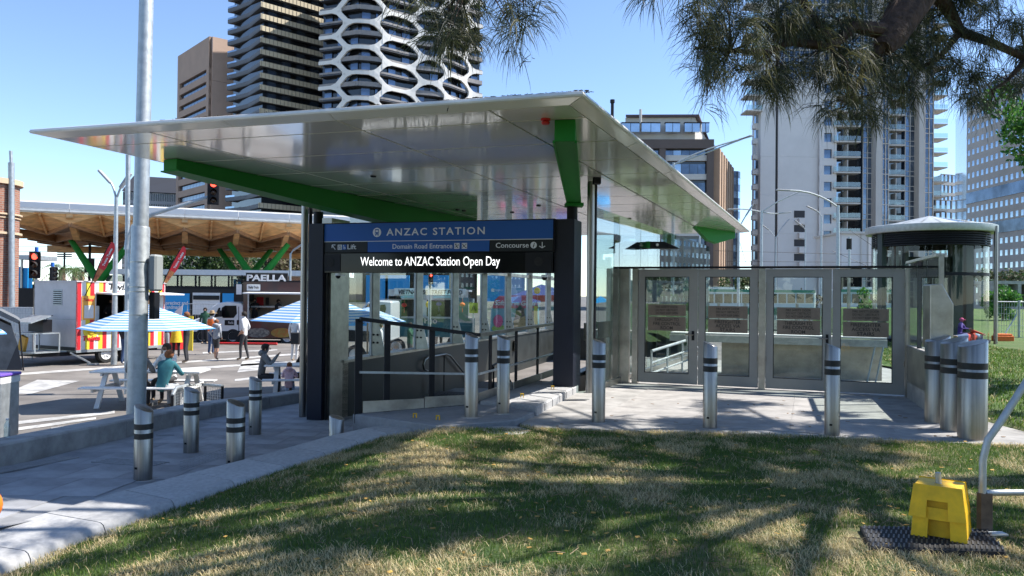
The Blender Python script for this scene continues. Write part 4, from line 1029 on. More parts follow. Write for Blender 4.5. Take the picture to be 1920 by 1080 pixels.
# arm carrying it, on its own slim pole
sa = thing('signal_mast', 'slim galvanised mast with a long curved arm reaching to the hanging traffic light', 'mast', (xa(240,18.6),18.6,SZ))
s = MB(); s.tube([(xa(240,18.6),18.6,SZ),(xa(240,18.6,300),18.6,za(240,289,18.6))], .055, 14); part('pole', s, M['galv'], sa, world=True, smooth=True)
s = MB(); s.tube([at(238,468,18.6),at(240,445,18.6),at(250,424,18.65),at(285,402,18.7),at(340,385,18.8),at(398,367,19.1)], [.07,.06,.055,.05,.045,.04], 12); part('arm', s, M['galv'], sa, world=True, smooth=True)
def lamp(px, ytop, Y, arms, label, base=-.95, r_=.09, name='street_lamp', group='street lamps'):
    x = xa(px, Y, 450); zt = za(px, ytop, Y)
    t = thing(name, label, 'street lamp', (x, Y, base), 0, group)
    s = MB(); s.tube([(x,Y,base),(x,Y,(zt+base)/2),(x,Y,zt)], [r_,r_*.8,r_*.6], 12); part('pole', s, M['galv'], t, world=True, smooth=True)
    for (x2, y2, mx_, my_) in arms:
        s = MB(); e = at(x2, y2, Y); m_ = at(mx_, my_, Y); o = Vector((x,Y,zt-.1))
        pts = [o.lerp(m_, q)*(1-q)+m_.lerp(e, q)*q for q in (0,.2,.4,.6,.8,1)]
        s.tube(pts, r_*.38, 8); part('arm', s, M['galv'], t, world=True, smooth=True)
        d = (pts[-1]-pts[-2]).normalized(); s = MB(); s.bar(e-d*.1, e+d*(.25+.010*Y), .14+.002*Y, .08); part('lamp_head', s, mat('lamp_grey', (.35,.36,.37), .5) if 'lamp_grey' not in bpy.data.materials else bpy.data.materials['lamp_grey'], t, world=True, bev=.02)
    return t
lamp(217,370,26,[(205,340,213,346),(229,348,224,354)],'galvanised lamp post with two short upward arms left of the thick pole', SZ, .10)
lamp(1262,305,40,[(1385,263,1330,285),(1388,261,1300,285)],'street lamp with long sloping arms rising behind the right edge of the canopy', r_=.10)
lamp(1428,395,60,[(1385,392,1398,391),(1480,368,1455,378),(1462,400,1450,402)],'street lamp with arms both ways before the white blank tower wall', r_=.13)
lamp(1571,385,45,[(1478,357,1530,356)],'tallest street lamp with one long left arm, left of the glass kiosk', r_=.14)
lamp(1455,445,90,[(1440,430,1445,433),(1468,424,1462,430)],'small distant street lamp between the two lamps with long arms', r_=.12)
lamp(1385,425,55,[(1400,402,1396,408)],'short street lamp rising at the tip of the canopy', r_=.12)
lamp(1540,405,70,[(1530,395,1536,397)],'thin far street lamp left of the tallest lamp', r_=.12)
lamp(1510,430,75,[(1505,425,1508,427)],'thin far pole before the tower windows', r_=.09)
lamp(545,475,47,[(552,468,548,470)],'thin grey lamp post behind the food truck sign', r_=.10)
lamp(1312,430,60,[(1308,425,1310,427)],'thin pole behind the right end of the glass screen', r_=.09)
# tram overhead wires and far poles left
s = MB()
for (x0,y0,x1,y1) in ((26,463,200,462),(26,472,200,471),(26,486,250,484)):
    s.tube([at(x0-60,y0,70), at(x1,y1,70)], .02, 4)
solo('overhead_wires', 'thin dark tram wires crossing the sky at far left', 'wires', s, M['black'])
s = MB()
for (x0,y0,x1,y1) in ((1340,470,1640,478),(1360,490,1640,492),(1380,430,1400,498),(1560,470,1640,505),(1590,430,1650,470)):
    s.tube([at(x0,y0,60), at(x1,y1,60)], .015, 4)
solo('overhead_wires', 'thin tram wires between the lamp posts behind the fire doors', 'wires', s, M['black'])
signal(1592,447,468,40,'small traffic light with black board left of the glass kiosk', -.95, blue=False, lit=False, rz=R(160), pw=.06)
signal(808,513,533,24,'traffic light with a lit red lamp seen through the stair windows under the message board', SZ, blue=False, rz=R(20))
c = at(121,476,80); s = MB()
s.tube([(c.x,c.y,-1),(c.x,c.y,za(121,458,80))], [.15,.08], 8)
for z in (473,477,481): q = at(121,z,80); s.box(q,(1.4,.3,.12))
solo('floodlight_mast', 'far thin floodlight mast against the sky at left', 'mast', s, M['black'])
c = at(168,500,55); s = MB(); s.tube([(c.x,c.y,-1),(c.x,c.y,za(168,455,55))], .09, 8); s.box((c.x,c.y,za(168,498,55)),(.5,.4,1.0)); solo('signal_pole', 'far dark pole with a signal box above the striped trailer', 'pole', s, M['black'])

# ---- brick tower at far left
def brick_tower():
    Y = 30; cx = xa(-40, Y); rad = (xa(23,Y)-cx); t = thing('brick_tower', 'round red brick tower with a pale capping at the left edge', 'tower', (cx, Y, SZ))
    z1 = za(0,345,Y); s = MB(); s.lathe((cx,Y,0), [(rad,SZ),(rad,z1)], 48)
    me = s.mesh('brick_wall', M['brick'], smooth=True, fix=False)
    uv = me.uv_layers.new(name='UVMap')
    for l in me.loops:
        v = me.vertices[l.vertex_index].co; a = math.atan2(v.y-Y, v.x-cx); uv.data[l.index].uv = ((a % (2*math.pi))*rad, v.z)
    part('brick_wall', me, None, t, world=True)
    cream = mat('cream_stone', (.55,.42,.28), .8)
    for y0, y1, e in ((337,347,.12),(401,404,.1),(408,410,.05),(436,440,.1)):
        s = MB(); s.lathe((cx,Y,0), [(rad-.05,za(0,y1,Y)),(rad+e,za(0,y1,Y)),(rad+e,za(0,y0,Y)),(rad-.3,za(0,y0,Y)+.05)], 48); part('stone_band', s, cream, t, world=True, smooth=True)
    s = MB(); s.lathe((cx,Y,0), [(rad-.2,z1),(.01,z1+.3)], 48); part('roof', s, cream, t, world=True)
    s = MB(); s.tube([at(22,600,Y-.3), at(21,305,Y-.3)], .11, 12); s.tube([at(21,306,Y-.3), at(20,283,Y-.3)], .06, 10); s_ = part('drain_pipe', s, M['galv'], t, world=True, smooth=True)
brick_tower()
# ---- mesh fences
def mesh_fence(label, pts, Y, z0, z1, st=.12, name='mesh_fence', hr=None):
    a = at(pts[0], 560, Y); b = at(pts[1], 560, Y); t = thing(name, label, 'fence', ((a.x+b.x)/2, Y, z0))
    s = MB(); n = int((b.x-a.x)/st)
    for i in range(n+1): s.bar((a.x+i*st,Y,z0),(a.x+i*st,Y,z1),.008,.008)
    m_ = int((z1-z0)/(hr or st*2))
    for j in range(m_+1): s.bar((a.x,Y,z0+j*(z1-z0)/m_),(b.x,Y,z0+j*(z1-z0)/m_),.008,.008)
    part('mesh', s, M['galv'], t, world=True, kind='stuff', fix=False)
    s = MB(); s.tube([(a.x,Y,z0),(a.x,Y,z1),(b.x,Y,z1),(b.x,Y,z0)], .022, 8); part('frame', s, M['galv'], t, world=True, smooth=True)
    return t
mesh_fence('white mesh event fence with pale sheeting between brick tower and food trailer', (-20,62), 27.5, SZ, za(30,577,27.5), .10)
s = MB(); a, b = at(-30,600,27.8), at(61,600,27.8); s.ext([(a.x,27.8,SZ+.15),(b.x,27.8,SZ+.15),(b.x,27.8,1.0),(a.x,27.8,1.0)], (0,.02,0)); solo('fence_sheet', 'white plastic sheet hung behind the mesh fence at far left', 'sheet', s, M['white'])
# ---- striped food trailer
K0 = Vector((-14.4,25.6)); ax = Vector((.464,.886)); ay = Vector((-.886,.464))
tr = thing('food_trailer', 'food trailer with red, white and yellow stripes and an open serving hatch', 'trailer', (K0.x,K0.y,SZ), math.atan2(ax.y,ax.x))
LZ = .47; TZ = 2.76; LL = 3.4; WW = 2.35
yel = mat('stripe_yellow', (.80,.62,.05), .5); redm = mat('stripe_red', (.62,.02,.03), .5); tw = mat('trailer_white', (.62,.58,.58), .5, nz=(2,.08))
def tb(name, x0, x1, y0, y1, z0, z1, mt, parent=tr, bev=0):
    s = MB(); s.box(((x0+x1)/2,(y0+y1)/2,(z0+z1)/2),(x1-x0,y1-y0,z1-z0)); o = part(name, s, mt, tr if parent is tr else parent, bev=bev); return o
tb('end_wall', 0, .05, 0, WW, LZ, TZ, tw); tb('end_wall', LL-.05, LL, 0, WW, LZ, TZ, tw); tb('back_wall', 0, LL, WW-.05, WW, LZ, TZ, tw); tb('roof', -.03, LL+.03, -.03, WW+.03, TZ, TZ+.04, tw)
tb('floor', 0, LL, 0, WW, LZ-.06, LZ, M['steelsheet']); tb('side_rail', 0, LL, -.012, .03, LZ-.06, LZ+.03, M['galv'])
ST = .155; n = 22
HX0, HX1, HZ0, HZ1 = .68, 2.95, 1.62, 2.36
for k in range(n):
    mt = (redm, M['white'], yel)[k % 3]; x0, x1 = k*ST, min(LL, (k+1)*ST)
    tb('stripe', x0, x1, 0, .04, HZ1, TZ, mt)
    if x1 <= HX0 or x0 >= HX1: tb('stripe', x0, x1, 0, .04, 1.45, HZ1, mt)
    tb('stripe', x0, x1, 0, .04, LZ, 1.45, mt)
tb('counter', HX0, HX1, -.25, .5, 1.42, 1.47, M['steelsheet'])
tb('hatch_frame', HX0-.04, HX0, -.01, .05, 1.42, HZ1, M['white']); tb('hatch_frame', HX1, HX1+.04, -.01, .05, 1.42, HZ1, M['white'])
s = MB(); s.ext([(HX0,-.01,HZ1+.02),(HX0,-.85,HZ1-.02),(HX0,-.85,HZ1+.03),(HX0,-.01,HZ1+.07)], (HX1+.6-HX0,0,0)); part('hatch_flap', s, M['white'], tr)
tb('menu_board', .18, .62, -.03, -.001, 1.50, 2.30, mat('menu_orange', (.85,.42,.08), .5)); mbd = tb('menu_sheet', .24, .57, -.04, -.031, 1.55, 1.98, M['white'])
tb('menu_board', 3.0, 3.3, -.03, -.001, 1.5, 2.30, M['white'])
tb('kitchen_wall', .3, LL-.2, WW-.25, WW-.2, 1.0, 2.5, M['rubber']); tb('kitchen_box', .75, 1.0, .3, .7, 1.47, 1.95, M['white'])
s = MB()
for k in range(7): s.box((-.02,1.02,2.02+.07*k),(.03,.42,.02), M=Matrix.Rotation(.5,3,'Y'))
vent = part('vent_louvres', s, M['black'], tr); tb('vent_frame', -.012, .0, .78, 1.26, 1.97, 2.50, M['galv'])
tb('wall_seam', -.006, .0, .02, WW-.02, 1.50, 1.515, M['galv'])
tl = lambda x, z, y=-.006: (K0.x+ax.x*x+ay.x*y, K0.y+ax.y*x+ay.y*y, SZ+z)
X3 = (ax.x, ax.y, 0)
for rect in ((1.02,2.35,2.46,2.74),(1.3,2.3,1.08,1.36)): tb('sign_panel', rect[0], rect[1], -.006, -.001, rect[2], rect[3], M['white'])
text_on(tr, "Twista", tl(1.12,2.51,-.010), X3, .30, M['letterdark'], depth=.002, bold=.03, fit=1.05, shear=.15)
text_on(tr, "Catering", tl(.85,1.30,-.008), X3, .15, M['letterdark'], depth=.002, bold=.02, fit=.6, shear=.3)
text_on(tr, "042", tl(1.32,1.10,-.010), X3, .26, M['letterdark'], depth=.002, bold=.02, fit=.42, shear=.2)
text_on(tr, "Twista", tl(.20,2.12,-.034), X3, .14, redm, depth=.002, bold=.03, fit=.36, shear=.3)
s = MB(); s.lathe((0,0,0), [(.001,0),(.27,0),(.27,.01),(.001,.01)], 24); me = s.mesh('round_logo', yel); me.transform(Matrix.Translation((.50,-.01,1.12)) @ Matrix.Rotation(R(90),4,'X')); part('round_logo', me, None, tr)
for (cx, cz, r_, mt) in ((.52,1.14,.15,M['cyellow']),(.52,1.13,.09,M['skin'])):
    s = MB(); s.ball((cx,-.03,cz), r_, 0, 14, 8, (1,.15,1.1)); part('logo_head', s, mt, tr, smooth=True)
text_on(tr, "Twista", tl(.22,.80,-.02), X3, .22, redm, depth=.004, bold=.035, fit=.62, shear=.2)
# wheels, drawbar and stowed box in front
def wheel(parent, c, r_, w_, axis, rim=True):
    Q = Matrix.Translation(c) @ Vector(axis).to_track_quat('Z','Y').to_matrix().to_4x4()
    s = MB(); s.T = Q; s.lathe((0,0,0), [(r_*.62,-w_/2),(r_*.93,-w_/2),(r_,-w_/2+.03),(r_,w_/2-.03),(r_*.93,w_/2),(r_*.62,w_/2)], 24); ty = part('tyre', s, M['rubber'], parent, smooth=True)
    s = MB(); s.T = Q; s.lathe((0,0,0), [(.001,w_*.30),(r_*.18,w_*.32),(r_*.2,w_*.2),(r_*.55,w_*.2),(r_*.62,w_*.48),(r_*.66,w_*.5)], 20)
    for k in range(8):
        a = 2*math.pi*k/8; s.box((r_*.38*math.cos(a),r_*.38*math.sin(a),w_*.28),(r_*.4,r_*.1,.02), a)
    part('rim', s, M['white'], parent, smooth=True)
for x in (1.1, 1.95): wheel(tr, (x,.12,.32), .32, .2, (0,-1,0))
tb('chassis', -.9, LL, .4, WW-.4, .30, .42, M['black'])
tb('stone_guard', -.01, .0, .05, WW-.1, LZ, LZ+.12, M['black'])
s = MB(); s.bar((0,.5,.42),(-1.5,1.15,.42),.08,.08); s.bar((0,1.8,.42),(-1.5,1.2,.42),.08,.08); part('drawbar', s, M['galv'], tr)
s = MB(); s.bar((-.1,.15,.42),(.35,-.25,.06),.06,.05); s.box((.4,-.3,.03),(.3,.2,.04)); part('stabiliser_leg', s, M['galv'], tr)
s = MB(); s.tube([(-1.3,1.5,.0),(-1.3,1.5,.55)], .04, 10); part('jockey_stand', s, M['white'], tr, smooth=True)
gbx = thing('gas_cage', 'grey metal cage with a tilted lid on the trailer drawbar', 'cage', tl(-.75,.45,.9), math.atan2(ax.y,ax.x))
for x in (-.4,.4):
    for y in (-.55,.55): s = MB(); s.bar((x,y,0),(x,y,.62),.04,.04); part('post', s, M['galv'], gbx)
s = MB(); s.box((0,0,.62),(.84,1.14,.03)); part('shelf', s, M['galv'], gbx)
s = MB(); s.box((0,0,.0),(.84,1.14,.03)); part('shelf', s, M['galv'], gbx)
s = MB(); s.ext([(-.5,-.5,.95),(.15,-.5,1.16),(.15,-.5,1.20),(-.5,-.5,.99)], (0,1.0,0)); part('lid', s, M['galv'], gbx)
s = MB(); s.box((.1,0,.86),(.3,.8,.4)); part('burner_box', s, M['black'], gbx)
s = MB(); s.box((-.3,.25,.28),(.1,.32,.5), M=Matrix.Rotation(.3,3,'X')); part('carton', s, mat('carton_orange', (.65,.36,.06), .7), gbx)
s = MB(); s.tube([tl(-.02,1.62,1.25),tl(-.12,1.6,1.3),tl(-.3,1.2,1.5),tl(-.5,.95,1.4)], .015, 6); solo('power_cable', 'black power cable hanging from the socket on the trailer end', 'cable', s, M['black'])
# feather flags
def flag(label, x0, y0, x1, y1, Y, base):
    t = thing('feather_flag', label, 'flag', tuple(at(base[0], base[1], Y)), 0, 'red feather flags')
    a = at(x0, y0, Y); b = at(x1, y1, Y); m_ = (a+b)/2; d = (b-a).normalized(); n_ = Vector((-d.z,0,d.x)); L = (b-a).length
    P = []
    W = L*.13
    for k in range(13):
        f = k/12; P.append(a+d*(L*f) + n_*(W*.45*math.sin(math.pi*min(1,f*.62+.12))))
    Q = [a+d*(L*(k/12)) - n_*(W*(.85 if k < 10 else .85*math.cos((k-10)/2*1.35)))*(.35+.65*min(1,k/5)) for k in range(13)]
    s = MB(); vs_ = []
    for p, q in zip(P, Q): vs_ += [p, q]
    vs_ += [v+Vector((0,.012,0)) for v in vs_]
    n2 = len(P)*2
    fs = [(2*k,2*k+1,2*k+3,2*k+2) for k in range(12)]+[(n2+2*k,n2+2*k+2,n2+2*k+3,n2+2*k+1) for k in range(12)]
    s.add(vs_, fs, 0)
    for i_ in range(0, 4): s.m[i_] = 1
    for i_ in range(12, 16): s.m[i_] = 1
    part('banner', s, [redm, mat('banner_orange', (.75,.33,.10), .6, nz=(5,.4), col2=(.35,.05,.03))], t, world=True, fix=False)
    s = MB(); s.tube([at(base[0],base[1],Y), a+n_*.05, P[6]+n_*.02, P[11]+n_*.02], .014, 6); part('pole', s, M['black'], t, world=True)
    xd = d; me = None
    p = a.lerp(b,.42)-n_*(W*.45); text_on(t, 'Twista Twista', (p.x,p.y-.01,p.z), d, W*.55, M['white'], zd=n_, depth=.001, bold=.03, fit=L*.45)
flag('red feather flag leaning right at the left corner of the striped trailer', 176,528,212,455,25.2,(159,555))
flag('red feather flag leaning right behind the thick pole, at the far end of the trailer', 309,530,346,463,28.2,(297,553))
# ---- umbrellas
stripeb = mat('stripe_blue', (.12,.33,.66), .7, tl=.25); stripew = mat('stripe_white', (.72,.76,.80), .7, tl=.25)
def umbrella(label, c, rad, ze, za_, rz, tilt=(0,0), n=6, zb=SZ):
    t = thing('patio_umbrella', label, 'umbrella', (c[0],c[1],zb), 0, 'blue and white striped umbrellas')
    rings = 24; s = MB(); vs_ = []
    for j in range(rings+1):
        f = j/rings
        for k in range(n):
            a = rz+2*math.pi*k/n; r_ = rad*f; z = za_-(za_-ze)*(f**1.08)
            x, y = r_*math.cos(a), r_*math.sin(a); vs_.append((x, y, z-zb + tilt[0]*x + tilt[1]*y))
    for j in range(rings):
        for k in range(n): s.add([vs_[j*n+k], vs_[j*n+(k+1) % n], vs_[(j+1)*n+(k+1) % n], vs_[(j+1)*n+k]], [(0,1,2,3)], j % 2)
    part('canopy', s, [stripew, stripeb], t, fix=False)
    s = MB()
    for k in range(n):
        a = rz+2*math.pi*k/n; e = vs_[rings*n+k]; s.tube([(0,0,za_-zb-.02),(e[0]*.98,e[1]*.98,e[2]-.02)], .012, 6)
    part('ribs', s, M['wood'], t, kind='stuff')
    s = MB(); s.tube([(0,0,0),(0,0,za_-zb+.08)], .028, 10); part('pole', s, M['wood'], t, smooth=True)
    s = MB(); s.tube([(0,0,0),(0,0,.07)], .24, 20); part('base', s, M['concrete'], t)
umbrella('blue and white striped umbrella over the picnic table with the person in teal', (xa(277,16.9),16.9), 1.43, .80, 1.34, R(12))
umbrella('blue and white striped umbrella partly hidden behind the portal column', (xa(603,19.2),19.2), 1.68, .93, 1.62, R(20))
umbrella('blue and white striped umbrella edge showing at the left border of the picture', (xa(-92,15),15), 1.05, .75, 1.35, R(5))
umbrella('blue and white striped umbrella beyond the parked van, seen through the first stair window', (xa(690,24),24), 1.2, .75, 1.2, R(15))
# ---- picnic tables
def picnic(label, c, rz, L=1.8):
    t = thing('picnic_table', label, 'picnic table', (c[0],c[1],SZ), rz, 'white picnic tables')
    for k in range(5): s = MB(); s.box((0,-.30+k*.15,.74),(L,.14,.04)); part('table_board', s, M['white'], t, bev=.006)
    for sy in (-1,1):
        for k in range(2): s = MB(); s.box((0,sy*(.66+k*.14),.45),(L,.13,.035)); part('bench_board', s, M['white'], t, bev=.006)
    for sx in (-1,1):
        x = sx*(L/2-.28)
        for sy in (-1,1): s = MB(); s.bar((x,sy*.18,.72),(x,sy*.62,.0),.045,.10,upv=(1,0,0)); part('leg', s, M['white'], t)
        s = MB(); s.box((x+.045*sx,0,.40),(.04,1.5,.09)); part('bench_support', s, M['white'], t)
        s = MB(); s.box((x+.045*sx,0,.69),(.04,.66,.07)); part('top_support', s, M['white'], t)
    return t
PT1 = (xa(286,16.9),16.9); picnic('white picnic table under the striped umbrella behind the thick pole', PT1, R(4), 2.3)
PT2 = (xa(552,18.7),18.7); picnic('white picnic table beside the portal column with the child in pink', PT2, R(12), 1.3)
# bottle on the seat wall, bin, black cage
c = gr(13,820,-.15); t = thing('water_bottle', 'clear plastic water bottle standing on the seat wall by the bin', 'bottle', (c.x,c.y,-.15))
s = MB(); s.lathe((0,0,0), [(.001,0),(.034,0),(.036,.02),(.032,.05),(.036,.08),(.036,.15),(.014,.19),(.014,.205)], 16); part('bottle_body', s, glass('bottle_glass', (.8,.9,.95), 1.4, extra=.06), t, smooth=True)
s = MB(); s.tube([(0,0,.205),(0,0,.225)], .016, 12); part('cap', s, M['white'], t)
bn = thing('recycling_bin', 'perforated grey recycling bin with purple rim and yellow arrows poster at far left', 'bin', (xa(-4,12.2),12.2,SZ))
bz0, bz1 = za(5,812,12.0)-.1, za(5,707,12.0)
s = MB(); s.box((-.06,0,(bz0+bz1)/2+.5),(.60,.5,0.01)); 
s = MB(); s.box((-.02,0,(bz0-SZ+bz1-SZ)/2),(.48,.48,bz1-bz0)); part('body', s, M['galv'], bn, bev=.02)
s = MB(); s.box((-.02,0,bz1-SZ+.02),(.52,.52,.05)); part('rim', s, mat('violet', (.16,.08,.45), .5), bn, bev=.015)
s = MB(); s.box((-.02,0,bz1-SZ-.06),(.485,.485,.1)); part('top_band', s, M['white'], bn)
s = MB(); s.box((-.10,-.242,bz1-SZ-.38),(.30,.006,.40)); ps = part('poster', s, mat('poster_blue', (.01,.16,.55), .5), bn)
for k in range(3):
    a = R(90+120*k); s = MB(); s.T = Matrix.Translation((-.10,-.247,bz1-SZ-.38)) @ Matrix.Rotation(R(90),4,'X')
    s.lathe((0,0,0), [(.07,0),(.115,0),(.115,.003),(.07,.003)], 8, a0=a+.1, a1=a+1.5, closed=False)
    s.ext([(.14*math.cos(a+1.5),.14*math.sin(a+1.5),0),(.05*math.cos(a+1.5),.05*math.sin(a+1.5),0),(.1*math.cos(a+2.0),.1*math.sin(a+2.0),0)],(0,0,.003)); part('arrow', s, yel, ps)
s = MB()
for i in range(6):
    for j in range(22): s.tube([(.10+i*.022,-.2405,.12+j*.045),(.10+i*.022,-.2425,.12+j*.045)], .007, 6)
part('perforations', s, M['black'], bn, kind='stuff')
cg = thing('bike_guard', 'curved black mesh-sided barrier behind the seat wall near the picnic table', 'barrier', (xa(370,15.6),15.6,SZ))
pts = [at(323,742,15.3), at(330,728,15.6), at(352,722,16.6), at(382,721,16.8), at(417,724,16.0)]
s = MB(); s.tube(pts, .035, 10); part('top_rail', s, M['galv'], cg, world=True, smooth=True)
for p in (pts[0], pts[2], pts[-1], at(385,724,16.3)):
    s = MB(); s.tube([p,(p.x,p.y,SZ)], .03, 8); part('post', s, M['black'], cg, world=True)
s = MB()
for i in range(len(pts)-1):
    for k in range(8):
        p = pts[i].lerp(pts[i+1], k/8); s.bar(p,(p.x,p.y,SZ+.1),.006,.006)
    for j in range(10):
        a, b = pts[i], pts[i+1]; z = -.05-j*.055; s.bar(a+Vector((0,0,z)), b+Vector((0,0,z)), .005,.005)
part('mesh', s, M['galv'], cg, world=True, kind='stuff')
# grey tent at far left
tn = thing('camping_tent', 'dark grey fabric tent with an awning edge at the left border', 'tent', (xa(-25,21),21,SZ))
tg, tg2 = mat('tent_grey', (.16,.17,.18), .8, nz=(3,.25), bump=(5,.4,.03)), mat('tent_dark', (.05,.052,.06), .8)
a, b, c_, d_ = at(-60,612,21), at(18,610,21), at(42,660,21), at(42,694,21)
s = MB(); s.ext([at(-90,694,21), at(-90,612,21), at(0,602,21), at(22,612,21), at(33,645,21), at(12,694,21)], (-1.45,2.2,0)); part('side_cloth', s, tg, tn, world=True)
s = MB(); s.ext([at(12,694,20.97), at(33,645,20.97), at(42,694,20.97)], (-1.45,2.2,0)); part('lower_cloth', s, tg2, tn, world=True)
s = MB(); s.ext([at(-90,575,20.9), at(0,582,20.9), at(30,597,20.9), at(38,602,20.9), at(36,608,20.9), at(0,592,20.9), at(-90,590,20.9)], (-1.55,2.4,0)); part('roof_cloth', s, tg, tn, world=True)
s = MB(); s.tube([at(36,603,20.85), at(39,640,20.85), at(44,695,20.85)], .02, 6); part('pole', s, M['black'], tn, world=True)
# ---- food truck with cab
Y = 38; FZ = -.93
def truck_cab(label, X0, Y, zoff, flip=1, sc=1.0, grp='vans and trucks', name='food_truck', w_=2.0, bodycol=None):
    pass
ft = thing('food_truck', 'white-cab food truck with dark painted body and open serving window, PAELLA on its roof', 'truck', (xa(480,Y),Y,FZ))
dkp = mat('truck_dark', (.028,.022,.028), .3, coat=.4, nz=(.7,.5), col2=(.10,.025,.02))
cab = [(356,622),(362,600),(385,592),(398,575),(408,568),(425,566),(452,568),(456,575),(456,636),(358,636)]
cb_ = fpoly(ft, 'cab', cab, Y, 2.0, M['white'], bev=.04)
fpoly(ft, 'cab_skirt', [(354,637),(354,622),(456,620),(456,637)], Y-.02, 2.04, M['rubber'])
fpoly(cb_, 'side_window', [(418,596),(414,590),(416,577),(422,573),(443,573),(444,588),(438,596)], Y-.02, .03, M['screen'])
fpoly(cb_, 'quarter_window', [(401,595),(410,577),(413,577),(411,594)], Y-.02, .03, M['screen'])
fpoly(cb_, 'windscreen', [(388,592),(400,576),(404,574),(395,592)], Y+.05, 1.9, M['screen'])
fpoly(cb_, 'door_seam', [(399,600),(400,600),(401,630),(400,630)], Y-.012, .02, M['black']); fpoly(cb_, 'door_seam', [(447,575),(448,575),(448,634),(447,634)], Y-.012, .02, M['black'])
fbox(cb_, 'mirror', 410,582,415,594, Y-.28, .12, M['black'], .02); fbox(cb_, 'cab_logo', 421,600,439,610, Y-.02, .02, M['black'], .01); fbox(cb_, 'fuel_cap', 444,600,448,609, Y-.02,.02, M['black'])
text_on(cb_, 'Paella', at(428,607,Y-.03), (1,0,0), .17, M['white'], depth=.002, fit=.25)
fbox(cb_, 'headlight', 357,606,366,612, Y-.02, .05, mat('lamp_glass', (.6,.6,.6), .1))
bd = [(x, y) for x, y in ((440,532),(458,528),(612,531),(612,636),(445,636),(440,560))]
# box as separate walls so the serving window is open
fbox(ft, 'body_wall', 456,528,612,549, Y-.05, .06, dkp); fbox(ft, 'body_wall', 456,600,612,634, Y-.05, .06, dkp); fbox(ft, 'body_wall', 456,549,466,600, Y-.05,.06, dkp)
fbox(ft, 'body_wall', 596,549,612,600, Y-.05,.06, dkp); fbox(ft, 'front_wall', 440,532,456,566, Y-.02, 2.1, M['rubber']); fbox(ft, 'back_wall', 456,529,612,634, Y+2.1,.06, dkp)
fbox(ft, 'roof', 441,526,614,529, Y-.08, 2.3, M['black']); fbox(ft, 'inner_wall', 466,549,596,600, Y+1.6, .04, mat('kitchen_beige', (.34,.28,.22), .6))
fbox(ft, 'shelf', 466,574,596,577, Y+.9, .5, M['galv']); fbox(ft, 'counter', 464,598,598,601, Y-.3, .6, M['galv']); fbox(ft, 'appliance', 498,558,503,572, Y+1.4,.1, M['black'])
fbox(ft, 'red_panel', 481,557,494,573, Y+1.58,.02, redm); fbox(ft, 'window_post', 464,549,466.5,602, Y-.07,.05, M['galv'])
a = at(468,551,Y); b = at(596,551,Y); s = MB(); s.ext([(a.x,Y-.06,a.z+.05),(a.x,Y-1.0,a.z-.0),(a.x,Y-1.0,a.z+.06),(a.x,Y-.06,a.z+.1)], (b.x-a.x,0,0)); part('awning', s, M['white'], ft, world=True)
sb = fbox(ft, 'roof_sign', 461,512,539,527, Y-.02, .12, M['rubber']); text_on(sb, 'PAELLA', at(463,526.2,Y-.06), (1,0,0), .42, M['white'], depth=.03, bold=.03, fit=1.93)
fbox(sb, 'sign_border', 460,511,540,512, Y-.04,.14, M['galv'])
sb = fbox(ft, 'painted_logo', 463,533,488,545, Y-.07,.01, M['white'], .02); text_on(sb, 'Paella Truck', at(466,541,Y-.09), (1,0,0), .18, M['letterdark'], depth=.002, bold=.02, fit=.5)
fbox(ft, 'corner_logo', 443,533,453,552, Y-.04,.01, M['white'])
for c1, x0, x1, col in ((1,461,506,mat('dish_pale', (.42,.40,.33), .6, nz=(9,.7), col2=(.05,.05,.05))),(2,508,548,mat('dish_green', (.35,.30,.06), .6, nz=(7,.6), col2=(.5,.16,.03)))):
    cx = (x0+x1)/2; n = 20; P = [at(cx+(x1-x0)/2*math.cos(2*math.pi*k/n), 624+9*math.sin(2*math.pi*k/n), Y-.06) for k in range(n)]
    s = MB(); s.ext(P, (0,.012,0)); part('painted_dish', s, col, ft, world=True)
o_ = WI[ft.name]
for px in (381,438,540,): wheel(ft, tuple(o_ @ Vector((xa(px,Y),Y+.1,FZ+.36))), .37, .26, (0,-1,0))
s = MB(); s.box((0,.9,.30),(6,1.2,.14)); part('chassis', s, M['rubber'], ft)
for k, px in enumerate((420,470,500,530)):
    fbox(None, 'x', 0,0,1,1,10,.1,M['red']) if False else None
s = MB()
a, b = at(412,643,36.4), at(520,640,36.4); s.bar((a.x,36.4,SZ+.06),(b.x,36.4,SZ+.06),.12,.10); solo('barrier_foot', 'long red plastic barrier foot lying before the food truck', 'barrier', s, M['red'], bev=.02)
# red/yellow stall table and banner left of the cab
s = MB(); a, b = at(313,645,33), at(343,645,33); s.box(((a.x+b.x)/2,33,SZ+.55),(b.x-a.x,.7,1.1)); solo('stall_table', 'table under a bright red cloth behind the person in yellow', 'table', s, M['red'], bev=.03)
s = MB(); a, b = at(353,600,32.5), at(361,600,32.5); s.box(((a.x+b.x)/2,32.5,SZ+.72),(b.x-a.x+.05,.05,1.45)); solo('standing_banner', 'narrow yellow standing banner beside the person in dark trousers', 'banner', s, yel)
s = MB(); a = at(322,592,33); b = at(344,570,33); s.ext([at(328,584,34), at(343,571,34), at(340,592,34), at(322,600,34)], (0,.02,0)); solo('small_canopy_sheet', 'white triangular sail cloth left of the cab', 'sheet', s, M['white'])
